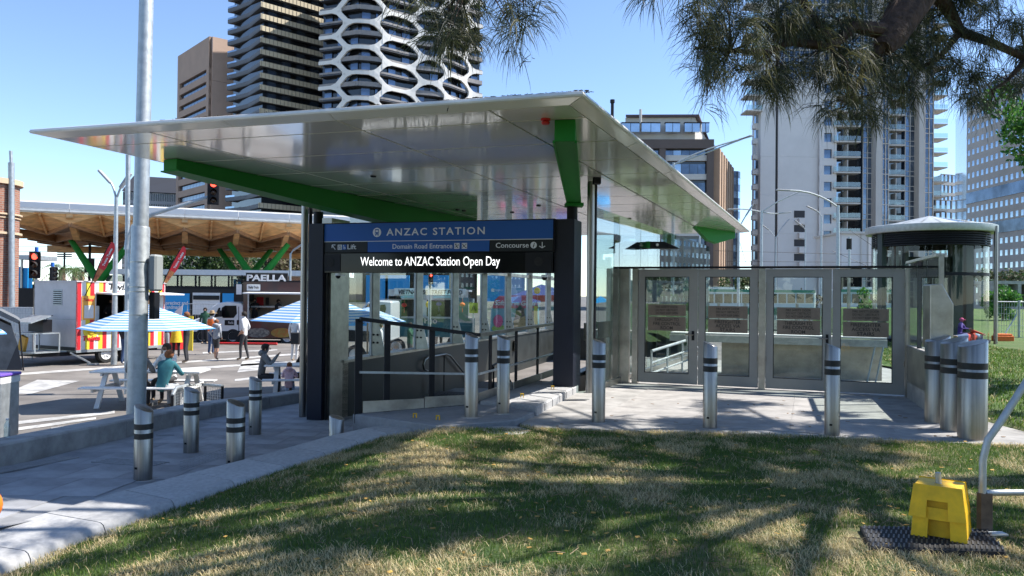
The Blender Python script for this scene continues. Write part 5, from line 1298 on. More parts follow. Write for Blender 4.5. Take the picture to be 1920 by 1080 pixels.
# ---- hoarding with blue posters and white roofed stop behind
hd = thing('site_hoarding', 'long black hoarding with blue posters behind the food trucks', 'hoarding', (xa(370,44),44,-.95))
fbox(hd, 'black_wall', 26,541,640,602, 44, .15, M['rubber']); fbox(hd, 'base_rail', 26,600,640,606, 43.95, .2, M['black'])
pb = mat('poster_sky', (.01,.30,.66), .5)
po = fbox(hd, 'poster', 308,550,355,600, 43.95,.03, pb); text_on(po, 'precinct and', at(311,571,43.9), (1,0,0), .30, M['white'], depth=.002, bold=.02, fit=1.25); text_on(po, 'landmarks', at(311,579,43.9), (1,0,0), .30, M['white'], depth=.002, bold=.02, fit=.95)
po = fbox(hd, 'map_poster', 361,549,412,590, 43.95,.03, M['white']); fbox(po, 'map_header', 362,554,411,562, 43.9,.02, M['signdark']); fbox(hd, 'poster', 417,550,438,570, 43.95,.03, pb)
for k, (x0, x1) in enumerate(((28,60),)): fbox(hd, 'poster', x0,502,x1,540, 43.7,.03, pb)
s_ = fbox(hd, 'notice', 26,558,38,566, 43.9,.03, M['white']); fbox(hd, 'notice', 34,558,47,574, 43.85,.03, M['red'])
ts = thing('tram_stop_roof', 'long low white roofed tram stop with dark glass behind the hoarding', 'tram stop', (xa(370,50),50,-.95))
fbox(ts, 'roof', 200,506,640,516, 50, 4, M['white']); fbox(ts, 'glass_wall', 200,518,640,541, 50.3,.05, M['glass2']); fbox(ts, 'back_wall', 200,518,640,560, 54,.2, mat('dull_green', (.05,.08,.06), .6, nz=(.6,.6), col2=(.16,.17,.15)))
for px in (230,262,300,331,365,395,427,452): fbox(ts, 'post', px,516,px+2,545, 49.95,.15, M['black'])
fbox(ts, 'beam', 26,536,640,541, 49.5, .2, M['black'])
mesh_fence('low mesh barrier before the map poster', (352,440), 41, SZ, za(400,570,41), .14)
sh = thing('kiosk', 'dark kiosk with blue poster panels between the brick tower and the traffic light', 'kiosk', (xa(45,36),36,SZ)); fbox(sh, 'wall', 25,540,62,610, 36,.1, M['rubber']); fbox(sh, 'roof', 24,478,60,486, 36, 2, M['galv']); fbox(sh, 'poster', 27,500,38,540, 36.1,.05, pb); fbox(sh, 'poster', 41,502,52,540, 36.1,.05, pb); fbox(sh, 'post', 38,486,41,540, 36,.1, M['steelsheet'])
# ================================================================ people
def person(label, loc, rz, pose='stand', h=1.72, top='cgrey', bottom='jeans', skin='skin', hair='hair', shoe='shoe', arms='down', short=False, shorts=False, hat=None, hood=False, long_hair=False, step=.0, lean=0.0, group=None, skirt=None, vest=None):
    k = h/1.75; t = thing('person', label, 'person', loc, rz, group)
    J = {}
    sit = pose == 'sit'
    pz_ = .52 if sit else .93
    J['pelvis'] = (0,0,pz_); ly = -math.sin(lean); lz = math.cos(lean)
    def up_(d, x=0, y=0): return (x, ly*d+y, pz_+lz*d)
    J['spine'] = up_(.2); J['chest'] = up_(.40); J['neck'] = up_(.56); J['head'] = up_(.66, 0, -.02); J['crown'] = up_(.77, 0, -.015)
    for s_, n_ in ((-1,'l'),(1,'r')):
        J['sh'+n_] = up_(.49, s_*.165)
        sh = Vector(J['sh'+n_])
        if arms == 'down': e = sh+Vector((s_*.06,.03,-.28)); w_ = e+Vector((s_*.0,-.07,-.24))
        elif arms == 'pocket': e = sh+Vector((s_*.08,.09,-.27)); w_ = e+Vector((-s_*.05,-.14,-.16))
        elif arms == 'front': e = sh+Vector((s_*.07,-.06,-.26)); w_ = e+Vector((-s_*.08,-.23,.03))
        elif arms == 'face': e = sh+Vector((s_*.05,-.16,-.2)); w_ = e+Vector((-s_*.08,-.13,.18))
        elif arms == 'table': e = sh+Vector((s_*.10,-.13,-.23)); w_ = e+Vector((-s_*.12,-.22,.0))
        elif arms == 'point': e = sh+Vector((s_*.07,-.10,-.22)) if s_ > 0 else sh+Vector((-.1,-.12,-.14)); w_ = e+Vector((-s_*.05,-.22,.05)) if s_ > 0 else e+Vector((-.05,-.25,.03))
        dd_ = (w_-e).normalized()
        J['el'+n_] = tuple(e); J['wr'+n_] = tuple(w_); J['ha'+n_] = tuple(w_+dd_*.09)
        J['hi'+n_] = (s_*.085, 0, pz_-.03)
        if sit: J['kn'+n_] = (s_*.11,-.42,.50); J['an'+n_] = (s_*.11,-.40,.09); J['to'+n_] = (s_*.12,-.54,.045)
        else:
            q = step*s_; J['kn'+n_] = (s_*.095,-.03-q*.5,.50); J['an'+n_] = (s_*.10,.03-q,.09); J['to'+n_] = (s_*.12,-.12-q,.045)
    E_ = [('pelvis','spine'),('spine','chest'),('chest','neck'),('neck','head'),('head','crown')]
    for n_ in 'lr': E_ += [('chest','sh'+n_),('sh'+n_,'el'+n_),('el'+n_,'wr'+n_),('wr'+n_,'ha'+n_),('pelvis','hi'+n_),('hi'+n_,'kn'+n_),('kn'+n_,'an'+n_),('an'+n_,'to'+n_)]
    Rr = dict(pelvis=(.145,.11),spine=(.13,.10),chest=(.155,.11),neck=(.055,.055),head=(.075,.09),crown=(.07,.08))
    for n_ in 'lr': Rr.update({'sh'+n_:(.068,.068),'el'+n_:(.047,.047),'wr'+n_:(.03,.03),'ha'+n_:(.032,.02),'hi'+n_:(.09,.095),'kn'+n_:(.06,.06),'an'+n_:(.042,.045),'to'+n_:(.042,.03)})
    names = list(J); idx = {n: i for i, n in enumerate(names)}
    me = bpy.data.meshes.new('body'); me.from_pydata([tuple(Vector(J[n])*k) for n in names], [(idx[a], idx[b]) for a, b in E_], [])
    o = bpy.data.objects.new('body', me); COL.objects.link(o)
    md = o.modifiers.new('skin', 'SKIN'); md.use_smooth_shade = True
    for i, n in enumerate(names): me.skin_vertices[0].data[i].radius = (Rr[n][0]*k, Rr[n][1]*k); me.skin_vertices[0].data[i].use_root = (n == 'pelvis')
    sb_ = o.modifiers.new('sub', 'SUBSURF'); sb_.levels = 1; sb_.render_levels = 1
    dg = bpy.context.evaluated_depsgraph_get(); bm_ = bpy.data.meshes.new_from_object(o.evaluated_get(dg)); bpy.data.objects.remove(o)
    # fingers and a nose join the same body mesh
    x = MB()
    for n_ in 'lr':
        hnd = Vector(J['ha'+n_]); dr = (hnd-Vector(J['wr'+n_])).normalized(); sd_ = dr.cross(Vector((0,1,0.2))).normalized()
        for f in range(4):
            b_ = hnd+sd_*(-.024+.016*f); L = (.05,.06,.055,.042)[f]; x.tube([b_-dr*.02, b_+dr*L*.5, b_+dr*L+Vector((0,-.01,-.012))], [.010,.009,.007], 5)
        x.tube([hnd-dr*.05, hnd-dr*.02-sd_*.04, hnd+dr*.015-sd_*.045], [.012,.010,.008], 5)
    hc = Vector(J['head']); fwd_ = Vector((0,-1,0))
    x.tube([hc+Vector((0,-.085,.03)), hc+Vector((0,-.108,-.0)), hc+Vector((0,-.085,-.012))], [.008,.014,.010], 5)
    for s_ in (-1,1): x.ball(hc+Vector((s_*.082,.01,.0)), .022, 0, 6, 4, (.4,.8,1.2))
    off0 = len(bm_.vertices); bmm = bmesh.new(); bmm.from_mesh(bm_)
    vv = [bmm.verts.new(Vector(v)*k) for v in x.v]
    nb = len(bmm.faces)
    for f in x.f:
        try: bmm.faces.new([vv[i] for i in f])
        except Exception: pass
    for f in bmm.faces: f.smooth = True
    bm_.clear_geometry(); bmm.to_mesh(bm_); bmm.free()
    mats = [M[skin], M[top], M[bottom], M[shoe]]; bm_.materials.clear()
    for m_ in mats: bm_.materials.append(m_)
    cls = {}
    for a, b in E_:
        c = 1
        if b in ('head','crown'): c = 0
        elif b[:2] == 'ha' : c = 0
        elif b[:2] == 'wr': c = 0 if short else 1
        elif b[:2] in ('hi','kn'): c = 2
        elif b[:2] == 'an': c = 0 if shorts else 2
        elif b[:2] == 'to': c = 3
        cls[(a,b)] = c
    segs = [(Vector(J[a])*k, Vector(J[b])*k, cls[(a,b)], b) for a, b in E_]
    for p in bm_.polygons:
        if p.index >= nb: p.material_index = 0; continue
        c = p.center; best = 9; bc = 1
        for a, b, cc, bn_ in segs:
            ab = b-a; u_ = max(0, min(1, (c-a).dot(ab)/ab.length_squared)); d = (a+ab*u_-c).length - (.05 if cc == 1 else 0)
            if d < best: best = d; bc = cc
        if bc == 1 and c.z < (pz_-.02)*k and not sit: bc = 2
        p.material_index = bc
    bm_.name = 'body'; part('body', bm_, None, t)
    # hair
    hk = Vector(J['head'])*k; s = MB()
    s.ball(hk+Vector((0,.018,.045))*k, .105*k, 0, 12, 8, (.93,1.02,.95)); 
    if long_hair: s.ball(hk+Vector((0,.06,-.08))*k, .1*k, 0, 10, 7, (1,.6,1.7))
    # trim the face side
    me = s.mesh('hair', M[hair], smooth=True)
    for v in me.vertices:
        if v.co.y < hk.y-.055*k and v.co.z < hk.z+.06*k: v.co.y = hk.y-.05*k
    part('hair', me, None, t)
    if hat == 'hat':
        s = MB(); s.lathe(tuple(hk+Vector((0,0,.09*k))), [(.001,.10),(.08,.09),(.09,0),(.19,-.01),(.19,-.02),(.09,-.02)], 18); part('hat', s, M['straw'], t, smooth=True)
    if hat in ('pink','cap', 'blue'):
        s = MB(); s.ball(hk+Vector((0,0,.05*k)), .112*k, 0, 12, 8, (1,1.05,.95)); s.box(hk+Vector((0,-.13*k,.05*k)), (.14*k,.09*k,.015)); part('cap', s, M['pink'] if hat == 'pink' else M['ltblue'], t, smooth=True)
    if hood:
        s = MB(); c = Vector(J['neck'])*k+Vector((0,.07,.0)); s.ball(c, .12*k, 0, 10, 7, (1.1,.7,.7)); part('hood', s, M[top], t, smooth=True)
    if skirt:
        s = MB(); z = pz_*k; s.lathe((0,0,0), [(.13*k,z+.42*k),(.16*k,z+.2*k),(.19*k,z),(.24*k,z-.30*k),(.23*k,z-.30*k)], 18); part('dress', s, M[skirt], t, smooth=True)
    if vest:
        s = MB(); z = pz_*k; s.lathe((0,0,0), [(.16*k,z+.02),(.165*k,z+.2*k),(.19*k,z+.38*k),(.15*k,z+.50*k)], 18); me = s.mesh('vest', M[vest], smooth=True)
        for v in me.vertices: v.co.y *= .78
        part('vest', me, None, t)
    return t
def gp(px, py, z=SZ): return tuple(gr(px, py, z))
TOL = math.pi/2
person('man in a white patterned shirt and black trousers waiting right of the boy', gp(457,676), R(-95), h=1.80, top='cwhite', bottom='pants', shoe='shoe', arms='pocket', step=.10, short=True)
person('boy in a light grey hooded sweatshirt and shorts by the truck cab', gp(405,675), R(170), h=1.50, top='ltgrey', bottom='pants', hair='redhair', shorts=True, arms='pocket', hood=True, step=.14)
person('person in an orange vest and straw hat beside the truck cab', gp(396,665), R(160), h=1.72, top='cwhite', bottom='jeans', vest='orange', hat='hat', arms='front')
person('person in dark top and black trousers with red hair left of the yellow banner', gp(349,681), R(-80), h=1.80, top='cblack', bottom='pants', hair='redhair', arms='front')
person('person in a bright yellow dress and black leggings in front of the red table', gp(330,671), R(200), h=1.62, top='cyellow', bottom='cblack', shoe='wshoe', skirt='cyellow', arms='front')
person('person in a black jacket and grey trousers left of the one in yellow', gp(309,668), R(170), h=1.76, top='cblack', bottom='ltgrey', arms='pocket')
person('person in a dark jacket and blue jeans standing at the serving hatch of the trailer', gp(233,685), R(150), h=1.75, top='cblack', bottom='jeans', shoe='wshoe')
person('person in dark green standing by the map poster behind the cab', gp(384,645), R(10), h=1.75, top='dkgreen', bottom='pants')
person('person in black inside the striped trailer serving at the hatch, the left one', tl(1.3,.55,1.2), R(-40), h=1.75, top='cblack', bottom='cblack', arms='front', lean=.3)
person('person in black inside the striped trailer, the right one bending forward', tl(1.9,.55,.9), R(20), h=1.72, top='cblack', bottom='cblack', arms='front', lean=.35)
person('cook in black standing behind the serving window of the dark food truck, left', (xa(478,39),39,FZ+.55), R(10), h=1.72, top='cblack', bottom='cblack', arms='front')
person('cook in black standing behind the serving window of the dark food truck, right', (xa(522,39),39,FZ+.5), R(60), h=1.72, top='cblack', bottom='cblack', arms='front')
bx_ = PT1
def seat(t, dx, side, rz): 
    c = Vector((dx, side*.72)); a = rz; return (t[0]+c.x*math.cos(a)-c.y*math.sin(a), t[1]+c.x*math.sin(a)+c.y*math.cos(a), SZ-.02)
person('person in a teal jumper seated with back turned at the picnic table', seat(PT1,.50,-1,R(4)), R(170), 'sit', 1.72, 'teal','ltgrey', hair='redhair', arms='table', lean=.35)
person('person in grey and black seated at the table right of the thick pole', seat(PT1,-.02,-1,R(4)), R(190), 'sit', 1.80, 'cgrey','pants', arms='table', lean=.22)
person('person in a white checked shirt seated on the far side of the picnic table', seat(PT1,.15,1,R(4)), R(-15), 'sit', 1.78, 'cwhite','pants', skin='skin2', arms='table', lean=.2)
person('person in a grey hooded jacket eating at the table near the portal', seat(PT2,-.75,.0,R(12)), R(100), 'sit', 1.70, 'cgrey','pants', arms='face', lean=.15, hood=True)
person('person with long black hair in black seated right of the table near the portal', seat(PT2,.30,.6,R(12)), R(-60), 'sit', 1.62, 'cblack','cblack', arms='table', long_hair=True, lean=.2)
person('small child in a pale pink jacket seated by the seat wall near the portal', (*seat(PT2,-.05,-1.0,R(12))[:2],SZ-.0), R(190), 'sit', 1.15, 'palepink','ltblue', hair='redhair', arms='table', hood=True, lean=.2)
person('person with a black bag standing just left of the portal column', gp(552,678), R(160), h=1.7, top='cwhite', bottom='cwhite', arms='down')
s = MB(); c = gr(557,678,SZ); s.box((c.x,c.y-.25,SZ+.85),(.32,.14,.42)); solo('shoulder_bag', 'black bag with white bands hanging beside the portal column', 'bag', s, M['cblack'], bev=.03)
# seen through the stair windows
person('man in a dark grey shirt standing with his back turned, seen through the stair window', gp(822,664), R(170), h=1.85, top='cgrey', bottom='pants', arms='front', short=True)
person('grey haired man in a pale blue shirt seated behind the second stair window', (xa(741,18.4),18.4,SZ-.05), R(20), 'sit', 1.85, 'ltblue','pants', hair='greyhair', arms='table', lean=.1)
person('person in a dark green jersey seen through the stair window left of the mullion', gp(768,690), R(80), h=1.55, top='dkgreen', bottom='pants', arms='face')
person('person in white passing, seen between the first fin and the railing post', gp(713,690), R(90), h=1.5, top='cwhite', bottom='ltgrey', arms='down')
person('person in dark clothing bending behind the railing, seen through the third stair window', gp(838,700), R(60), h=1.4, top='cblack', bottom='pants', arms='front', lean=.5)
# far left: arm and bag of somebody at the border
person('person in black seated on the low wall at the very left border', (-6.42,9.25,-.67), R(-40), 'sit', 1.75, 'cblack','cblack', arms='table', lean=.1)
s = MB(); c = at(-29,962,5.0); s.ball((c.x,c.y,c.z+.05), .115, 0, 14, 10, (.9,.8,1.0)); o = solo('orange_backpack', 'round orange backpack cut off by the left border', 'backpack', s, mat('bag_orange', (.85,.22,.02), .6, nz=(8,.15)), smooth=True)
s = MB(); s.tube([(c.x-.02,c.y-.02,c.z-.06),(c.x-.02,c.y,c.z-.3),(c.x-.02,c.y,-.25)], [.05,.07,.06], 10); solo('folding_stool', 'black folding stool holding the orange backpack at the left border', 'stool', s, M['black'], smooth=True)
# right: two children on the slope
def hz(px, Y): x = xa(px, Y, 630); return x, gz(x, Y)
x, z = hz(1812,23.5)
kid = person('child in a bright pink cap and purple top sitting on the slope by the kiosk', (xa(1800,23.9), 23.9, gz(xa(1800,23.9),23.9)-.02), R(40), 'sit', 1.05, 'purple','purple', hat='pink', arms='table', lean=.1)
ly = person('person in a red jacket and navy trousers lying on the grass slope', (0,0,0), 0, 'stand', 1.75, 'cred','jeans', hat='blue', arms='front')
ly.rotation_euler = (0, R(88), R(38)); ly.location = (xa(1787,22.8), 22.8, gz(xa(1787,22.8),22.8)+.15)
# ================================================================ seen through the stair windows
bh = thing('blue_hoarding', 'tall bright blue hoarding panels seen through the stair windows', 'hoarding', (xa(800,40),40,-.95))
for x0, x1 in ((686,728),(722,768),(776,812),(812,842),(905,950),(953,985)): fbox(bh, 'panel', x0,516,x1-1,600 if x0 < 900 else 565, 40,.15, pb if x0 < 953 else mat('pale_blue', (.25,.38,.6), .5))
lg = fbox(bh, 'ring_logo', 921,541,927,547, 39.9,.02, M['white'], .02); text_on(lg, 'metro', at(928,546,39.85), (1,0,0), .2, M['white'], depth=.002, fit=.4)
Yv = 31
vt = thing('street_food_truck', 'teal and white street food truck with VIETNAMESE STREET FOOD sign, seen through windows', 'truck', (xa(800,Yv),Yv,SZ))
tealp = mat('teal_paint', (.03,.16,.19), .45, nz=(1,.2)); vw = mat('van_white', (.62,.63,.66), .3, coat=.5)
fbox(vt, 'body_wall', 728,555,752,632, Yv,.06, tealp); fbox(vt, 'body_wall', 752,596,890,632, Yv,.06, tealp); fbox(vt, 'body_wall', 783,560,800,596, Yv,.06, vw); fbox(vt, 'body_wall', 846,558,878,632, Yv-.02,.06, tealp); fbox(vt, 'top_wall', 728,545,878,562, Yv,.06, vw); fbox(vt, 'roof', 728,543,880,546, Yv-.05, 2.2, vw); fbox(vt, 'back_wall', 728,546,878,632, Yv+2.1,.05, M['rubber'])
for x0, x1 in ((751,784),(812,846)): fbox(vt, 'awning', x0,555,x1,559, Yv-.8,.8, mat('aqua', (.35,.62,.62), .5) if 'aqua' not in bpy.data.materials else bpy.data.materials['aqua'])
fbox(vt, 'shelf', 752,594,846,597, Yv-.2,.5, M['galv'])
bd_ = fbox(vt, 'sign_board', 739,541,874,553, Yv-.1,.05, M['white']); text_on(bd_, 'VIETNAMESE STREET FOOD', at(747,551,Yv-.13), (1,0,0), .24, M['letterdark'], depth=.004, bold=.03, fit=2.55, shear=.2)
for px, py, col in ((758,572,redm),(803,571,M['cyellow']),(823,570,M['purple']),(867,571,M['orange'])):
    c = at(px,py,Yv-.5); s = MB(); s.ball(c,.11,0,12,8,(1,1,1.15 if col is M['cyellow'] else .75)); s.tube([c,c+Vector((0,0,.25))],.006,4); s.tube([c-Vector((0,0,.1)),c-Vector((0,0,.3))],.01,4); solo('paper_lantern', {'red':'red','y':'yellow'}.get('x','') + ('red paper lantern at the left of the teal truck','yellow paper lantern in the middle of the teal truck','purple paper lantern right of the yellow one','orange paper lantern at the right end of the teal truck')[(758,803,823,867).index(px)], 'lantern', s, col, group='paper lanterns on the teal truck', smooth=True)
for x in (745,850): wheel(vt, tuple(WI[vt.name] @ Vector((xa(x,Yv),Yv+.05,SZ+.34))), .34,.22,(0,-1,0))
text_on(vt, 'Pho', at(795,606,Yv-.03), (1,0,0), .34, vw, depth=.004, bold=.02)
vn = thing('white_van', 'white van with dark windows and black bumper seen through the first stair windows', 'van', (xa(690,27),27,SZ)); Yn = 27
vb = fpoly(vn, 'body', [(648,616),(655,598),(672,585),(690,566),(712,563),(735,565),(735,640),(650,640)], Yn, 1.9, vw, bev=.05)
fpoly(vb, 'side_window', [(712,590),(713,572),(722,571),(724,578),(721,590)], Yn-.02,.03, M['screen']); fpoly(vb, 'windscreen', [(672,589),(691,570),(698,570),(686,590)], Yn-.02,1.94, M['screen']); fpoly(vn, 'bumper', [(646,640),(647,618),(700,622),(700,640)], Yn-.04,1.98, M['rubber']); fpoly(vb, 'red_strip', [(650,611),(654,604),(690,606),(690,611)], Yn-.015,.02, pb)
for x in (668,722): wheel(vn, tuple(WI[vn.name] @ Vector((xa(x,Yn),Yn+.05,SZ+.34))), .34,.22,(0,-1,0))
sc_ = thing('crossing_sign', 'yellow-green pedestrian crossing sign right of the teal truck', 'sign', (xa(886,29),29,SZ)); fbox(sc_, 'plate', 880,568,896,587, 29,.02, mat('hi_vis', (.55,.62,.02), .5)); s = MB(); s.bar(at(884,583,28.97),at(888,573,28.97),.06,.02); s.bar(at(892,583,28.97),at(888,573,28.97),.06,.02); part('symbol', s, M['black'], sc_, world=True); s = MB(); s.tube([at(888,560,29.1),(xa(888,29.1),29.1,SZ)],.03,8); part('post', s, M['galv'], sc_, world=True)
iv = thing('ice_cream_van', 'pink, blue and brown ice cream van with a giant cone, seen through the windows', 'van', (xa(960,30),30,SZ)); Yi = 30
ib = fpoly(iv, 'body', [(917,640),(921,580),(927,566),(935,562),(1002,562),(1010,570),(1012,640)], Yi, 2.0, mat('van_aqua', (.20,.42,.52), .4, coat=.4), bev=.05)
fpoly(iv, 'roof_band', [(923,578),(928,562),(936,555),(1004,556),(1010,578)], Yi-.03, 2.06, mat('band_pink', (.60,.08,.16), .4))
text_on(ib, 'Soft Serve Gelati', at(927,572,Yi-.06), (1,0,0), .26, M['white'], depth=.004, bold=.03, fit=1.6, shear=.2)
n = 24
for cx, cy, rx, ry, mt in ((934,602,9,12,M['pink']),(936,616,14,7,mat('pale_green', (.35,.50,.12), .6))): 
    s = MB(); s.ext([at(cx+rx*math.cos(2*math.pi*k/n), cy+ry*math.sin(2*math.pi*k/n), Yi-.04-.02*(cx == 934)) for k in range(n)], (0,.01,0)); part('painted_disc', s, mt, ib, world=True)
fpoly(ib, 'painted_cone', [(962,602),(985,592),(986,612),(975,620),(964,616)], Yi-.05,.02, mat('cone_tan', (.50,.34,.16), .6)); fpoly(ib, 'painted_scoop', [(964,601),(968,580),(975,572),(982,578),(984,592)], Yi-.05,.02, mat('cocoa', (.03,.02,.02), .6))
fbox(ib, 'side_window', 990,582,1001,604, Yi-.04,.03, M['screen']); fbox(iv, 'yellow_board', 1001,574,1008,618, Yi-.3,.03, yel)
for x in (930,1000): wheel(iv, tuple(WI[iv.name] @ Vector((xa(x,Yi),Yi+.05,SZ+.34))), .34,.22,(0,-1,0))
mq = thing('event_marquee', 'navy and pink pop-up marquee behind the ice cream van', 'marquee', (xa(1020,34),34,SZ))
s = MB(); a = [at(960,554,33),at(1075,553,33),at(1085,552,36.5),at(970,553,36.5)]; s.add([*a, at(1015,533,35)], [(0,1,4),(1,2,4),(2,3,4),(3,0,4)]); part('roof_cloth', s, mat('navy_cloth', (.03,.05,.20), .7), mq, world=True)
s = MB(); a = [at(958,554,32.95),at(1076,553,32.95)]; s.ext([a[0],a[1],a[1]-Vector((0,0,.28)),a[0]-Vector((0,0,.28))], (0,.03,0)); part('valance', s, M['cred'], mq, world=True)
s = MB(); s.ball(at(1007,545,33.0), .14,0,10,6,(1,.1,1)); part('emblem', s, yel, mq, world=True)
for px in (962,1072):
    s = MB(); s.tube([at(px,556,33),(xa(px,33),33,SZ)],.03,8); part('pole', s, M['white'], mq, world=True)
mq2 = thing('blue_marquee', 'small bright blue pop-up roof seen through the glass screen', 'marquee', (xa(1120,30),30,SZ))
s = MB(); a = [at(1104,570,29),at(1140,566,29),at(1144,565,32),at(1108,568,32)]; s.add([*a, at(1126,555,30.5)], [(0,1,4),(1,2,4),(2,3,4),(3,0,4)]); part('roof_cloth', s, pb, mq2, world=True)
for px in (1106,1139): s = MB(); s.tube([at(px,568,29),(xa(px,29),29,SZ)],.03,8); part('pole', s, M['white'], mq2, world=True)
mesh_fence('temporary fence far behind the first stair window', (640,700), 36, SZ, za(660,568,36), .14)
# ================================================================ timber roofed station pavilion on the left
pv = thing('timber_pavilion', 'long curved pavilion roof with timber coffers on green forked columns', 'pavilion', (-20,50,-.95))
EL, ER = at(14,378,45), at(720,412,53.5)
zt = 6.75; fd = Vector((ER.x-EL.x, ER.y-EL.y)); Lf = fd.length; fd.normalize(); fn = Vector((-fd.y, fd.x))
nb = 7; bay = Lf/nb*1.0
def pvp(s_, d, z): q = Vector((EL.x,EL.y))+fd*s_+fn*d; return Vector((q.x,q.y,z))
silver = mat('silver_fascia', (.52,.52,.55), .35, .5); whitef = mat('fascia_white', (.62,.61,.62), .4)
for k in range(nb):
    s = MB(); prof = [(0,6.2),(-.15,6.28),(-.15,6.42),(0,6.45),(.5,6.8),(1.2,7.0),(14,7.1),(14,6.9),(.3,6.3)]
    a, b = k*bay+.01, (k+1)*bay-.01
    nn = len(prof); s.add([pvp(q,d,z) for q in (a,b) for d,z in prof], [(i,(i+1) % nn, nn+(i+1) % nn, nn+i) for i in range(nn)]+[tuple(range(nn-1,-1,-1)),tuple(range(nn,2*nn))]); part('fascia_panel', s, silver if False else M['fascia'], pv, world=True, smooth=True)
    s = MB(); s.ext([pvp(a,-.16,6.45),pvp(b,-.16,6.45),pvp(b,-.16,6.78),pvp(a,-.16,6.78)], (fn.x*.1,fn.y*.1,0)); part('gutter_panel', s, silver, pv, world=True)
    zl, zp, zn = 5.6, 6.2, 5.2
    l0, l1, pk = pvp(k*bay,.3,zl), pvp((k+1)*bay,.3,zl), pvp((k+.5)*bay,.2,zp); nd = pvp((k+.5)*bay,3.0,zn)
    for q in ((l0,pk,nd),(pk,l1,nd)):
        s = MB(); s.ext(q, (0,0,.12)); part('timber_panel', s, M['timber'], pv, world=True)
    for q in ((l0,pk,pvp(k*bay,.05,6.2)),(pk,l1,pvp((k+1)*bay,.05,6.2))):
        s = MB(); s.ext(q, (fn.x*.12,fn.y*.12,0)); part('timber_panel', s, M['timber'], pv, world=True)
    s = MB(); s.bar(l0,nd,.18,.3); s.bar(l1,nd,.18,.3); part('timber_rib', s, M['timber2'], pv, world=True)
    s = MB(); s.bar(pk,nd,.12,.3); part('timber_rib', s, M['timber'], pv, world=True)
    s = MB(); s.bar(pvp(k*bay,-.02,6.15),pvp(k*bay,3.2,5.0),.35,.4); s.bar(pvp(k*bay,3.2,5.0),pvp(k*bay,6.5,5.2),.35,.4); part('timber_beam', s, M['timber'], pv, world=True)
    for d0 in (3.0, 6.5, 10):
        l_, r_, n2 = pvp(k*bay,d0,5.0), pvp((k+1)*bay,d0,5.0), pvp((k+.5)*bay,d0+3.4,4.8)
        s = MB(); s.bar(l_+Vector((0,0,.15)),n2+Vector((0,0,.25)),.2,.5); s.bar(r_+Vector((0,0,.15)),n2+Vector((0,0,.25)),.2,.5); part('timber_rib', s, M['timber2'], pv, world=True)
s = MB(); s.ext([pvp(0,2.8,5.6),pvp(Lf,2.8,5.6),pvp(Lf,14,5.6),pvp(0,14,5.6)], (0,0,.5)); part('timber_soffit', s, M['timber2'], pv, world=True)
s = MB(); s.ext([pvp(0,13.5,4.45),pvp(Lf,13.5,4.45),pvp(Lf,13.5,4.95),pvp(0,13.5,4.95)], (fn.x*.3,fn.y*.3,0)); part('back_beam', s, M['timber'], pv, world=True)
for px, Yc in ((185,50),(457,58),(482,52)):
    b = at(px,500,Yc); s = MB(); s.tube([(b.x,b.y,-.95),(b.x,b.y,2.4)], .3, 12); part('column', s, M['green'], pv, world=True, smooth=True)
    for sx in (-1,1):
        s = MB(); s.tube([(b.x,b.y,2.2),(b.x+sx*2.0,b.y+.3,4.9)], [.28,.17], 10); part('column_fork', s, M['green'], pv, world=True, smooth=True)
# ================================================================ glass kiosk (lift) on the right
kc = Vector((xa(1742,25),25.0)); kz = gz(kc.x,kc.y)-.05; kr_ = 1.66
kk = thing('glass_kiosk', 'round glass lift kiosk with a shallow conical metal roof', 'kiosk', (kc.x,kc.y,kz))
ze = za(1742,428,23)+.17; zap = za(1742,405,25)
nP = 20
for k in range(nP):
    a0, a1 = 2*math.pi*k/nP+.012, 2*math.pi*(k+1)/nP-.012
    s = MB(); s.lathe((0,0,0), [(kr_+.22,ze-kz+.02),(.02,zap-kz)], 2, a0=a0, a1=a1, closed=False)
    s.lathe((0,0,0), [(kr_+.21,ze-kz-.01),(.02,zap-kz-.05)], 2, a0=a0, a1=a1, closed=False)
    part('roof_panel', s, M['galv'] if k % 5 else M['glass2'], kk, fix=False)
s = MB(); s.lathe((0,0,0), [(kr_,ze-kz-.19),(kr_+.22,ze-kz-.19),(kr_+.24,ze-kz-.16),(kr_+.24,ze-kz+.03),(kr_+.18,ze-kz+.05),(.05,ze-kz+.05)], 64); part('roof_edge', s, M['galv'], kk, smooth=True)
for j in range(6):
    z = ze-kz-.22-.07*j; s = MB(); s.lathe((0,0,0), [(kr_-.02,z),(kr_+.04,z-.01),(kr_+.04,z-.045),(kr_-.02,z-.05)], 48); part('louvre_ring', s, M['black'], kk)
s = MB(); s.lathe((0,0,0), [(kr_+.03,ze-kz-.62),(kr_-.1,ze-kz-.62),(kr_-.1,ze-kz-.18)], 48); part('louvre_backing', s, M['rubber'], kk)
zm = za(1742,512,23)-kz
for zz0, zz1 in ((.12,zm-.05),(zm+.05,ze-kz-.64)):
    for k in range(10):
        s = MB(); a0, a1 = 2*math.pi*k/10+.012, 2*math.pi*(k+1)/10-.012
        s.lathe((0,0,0), [(kr_,zz0),(kr_,zz1)], 6, a0=a0, a1=a1, closed=False); part('curved_glass', s, M['glass'], kk, smooth=True, fix=False)
s = MB(); s.lathe((0,0,0), [(kr_-.12,zm-.05),(kr_+.02,zm-.05),(kr_+.02,zm+.05),(kr_-.12,zm+.05),(kr_-.12,zm-.05)], 48); part('mid_ring', s, M['black'], kk, smooth=True)
s = MB(); s.lathe((0,0,0), [(.01,.0),(kr_+.04,.0),(kr_+.04,.12),(.01,.12)], 48); part('base_ring', s, M['black'], kk)
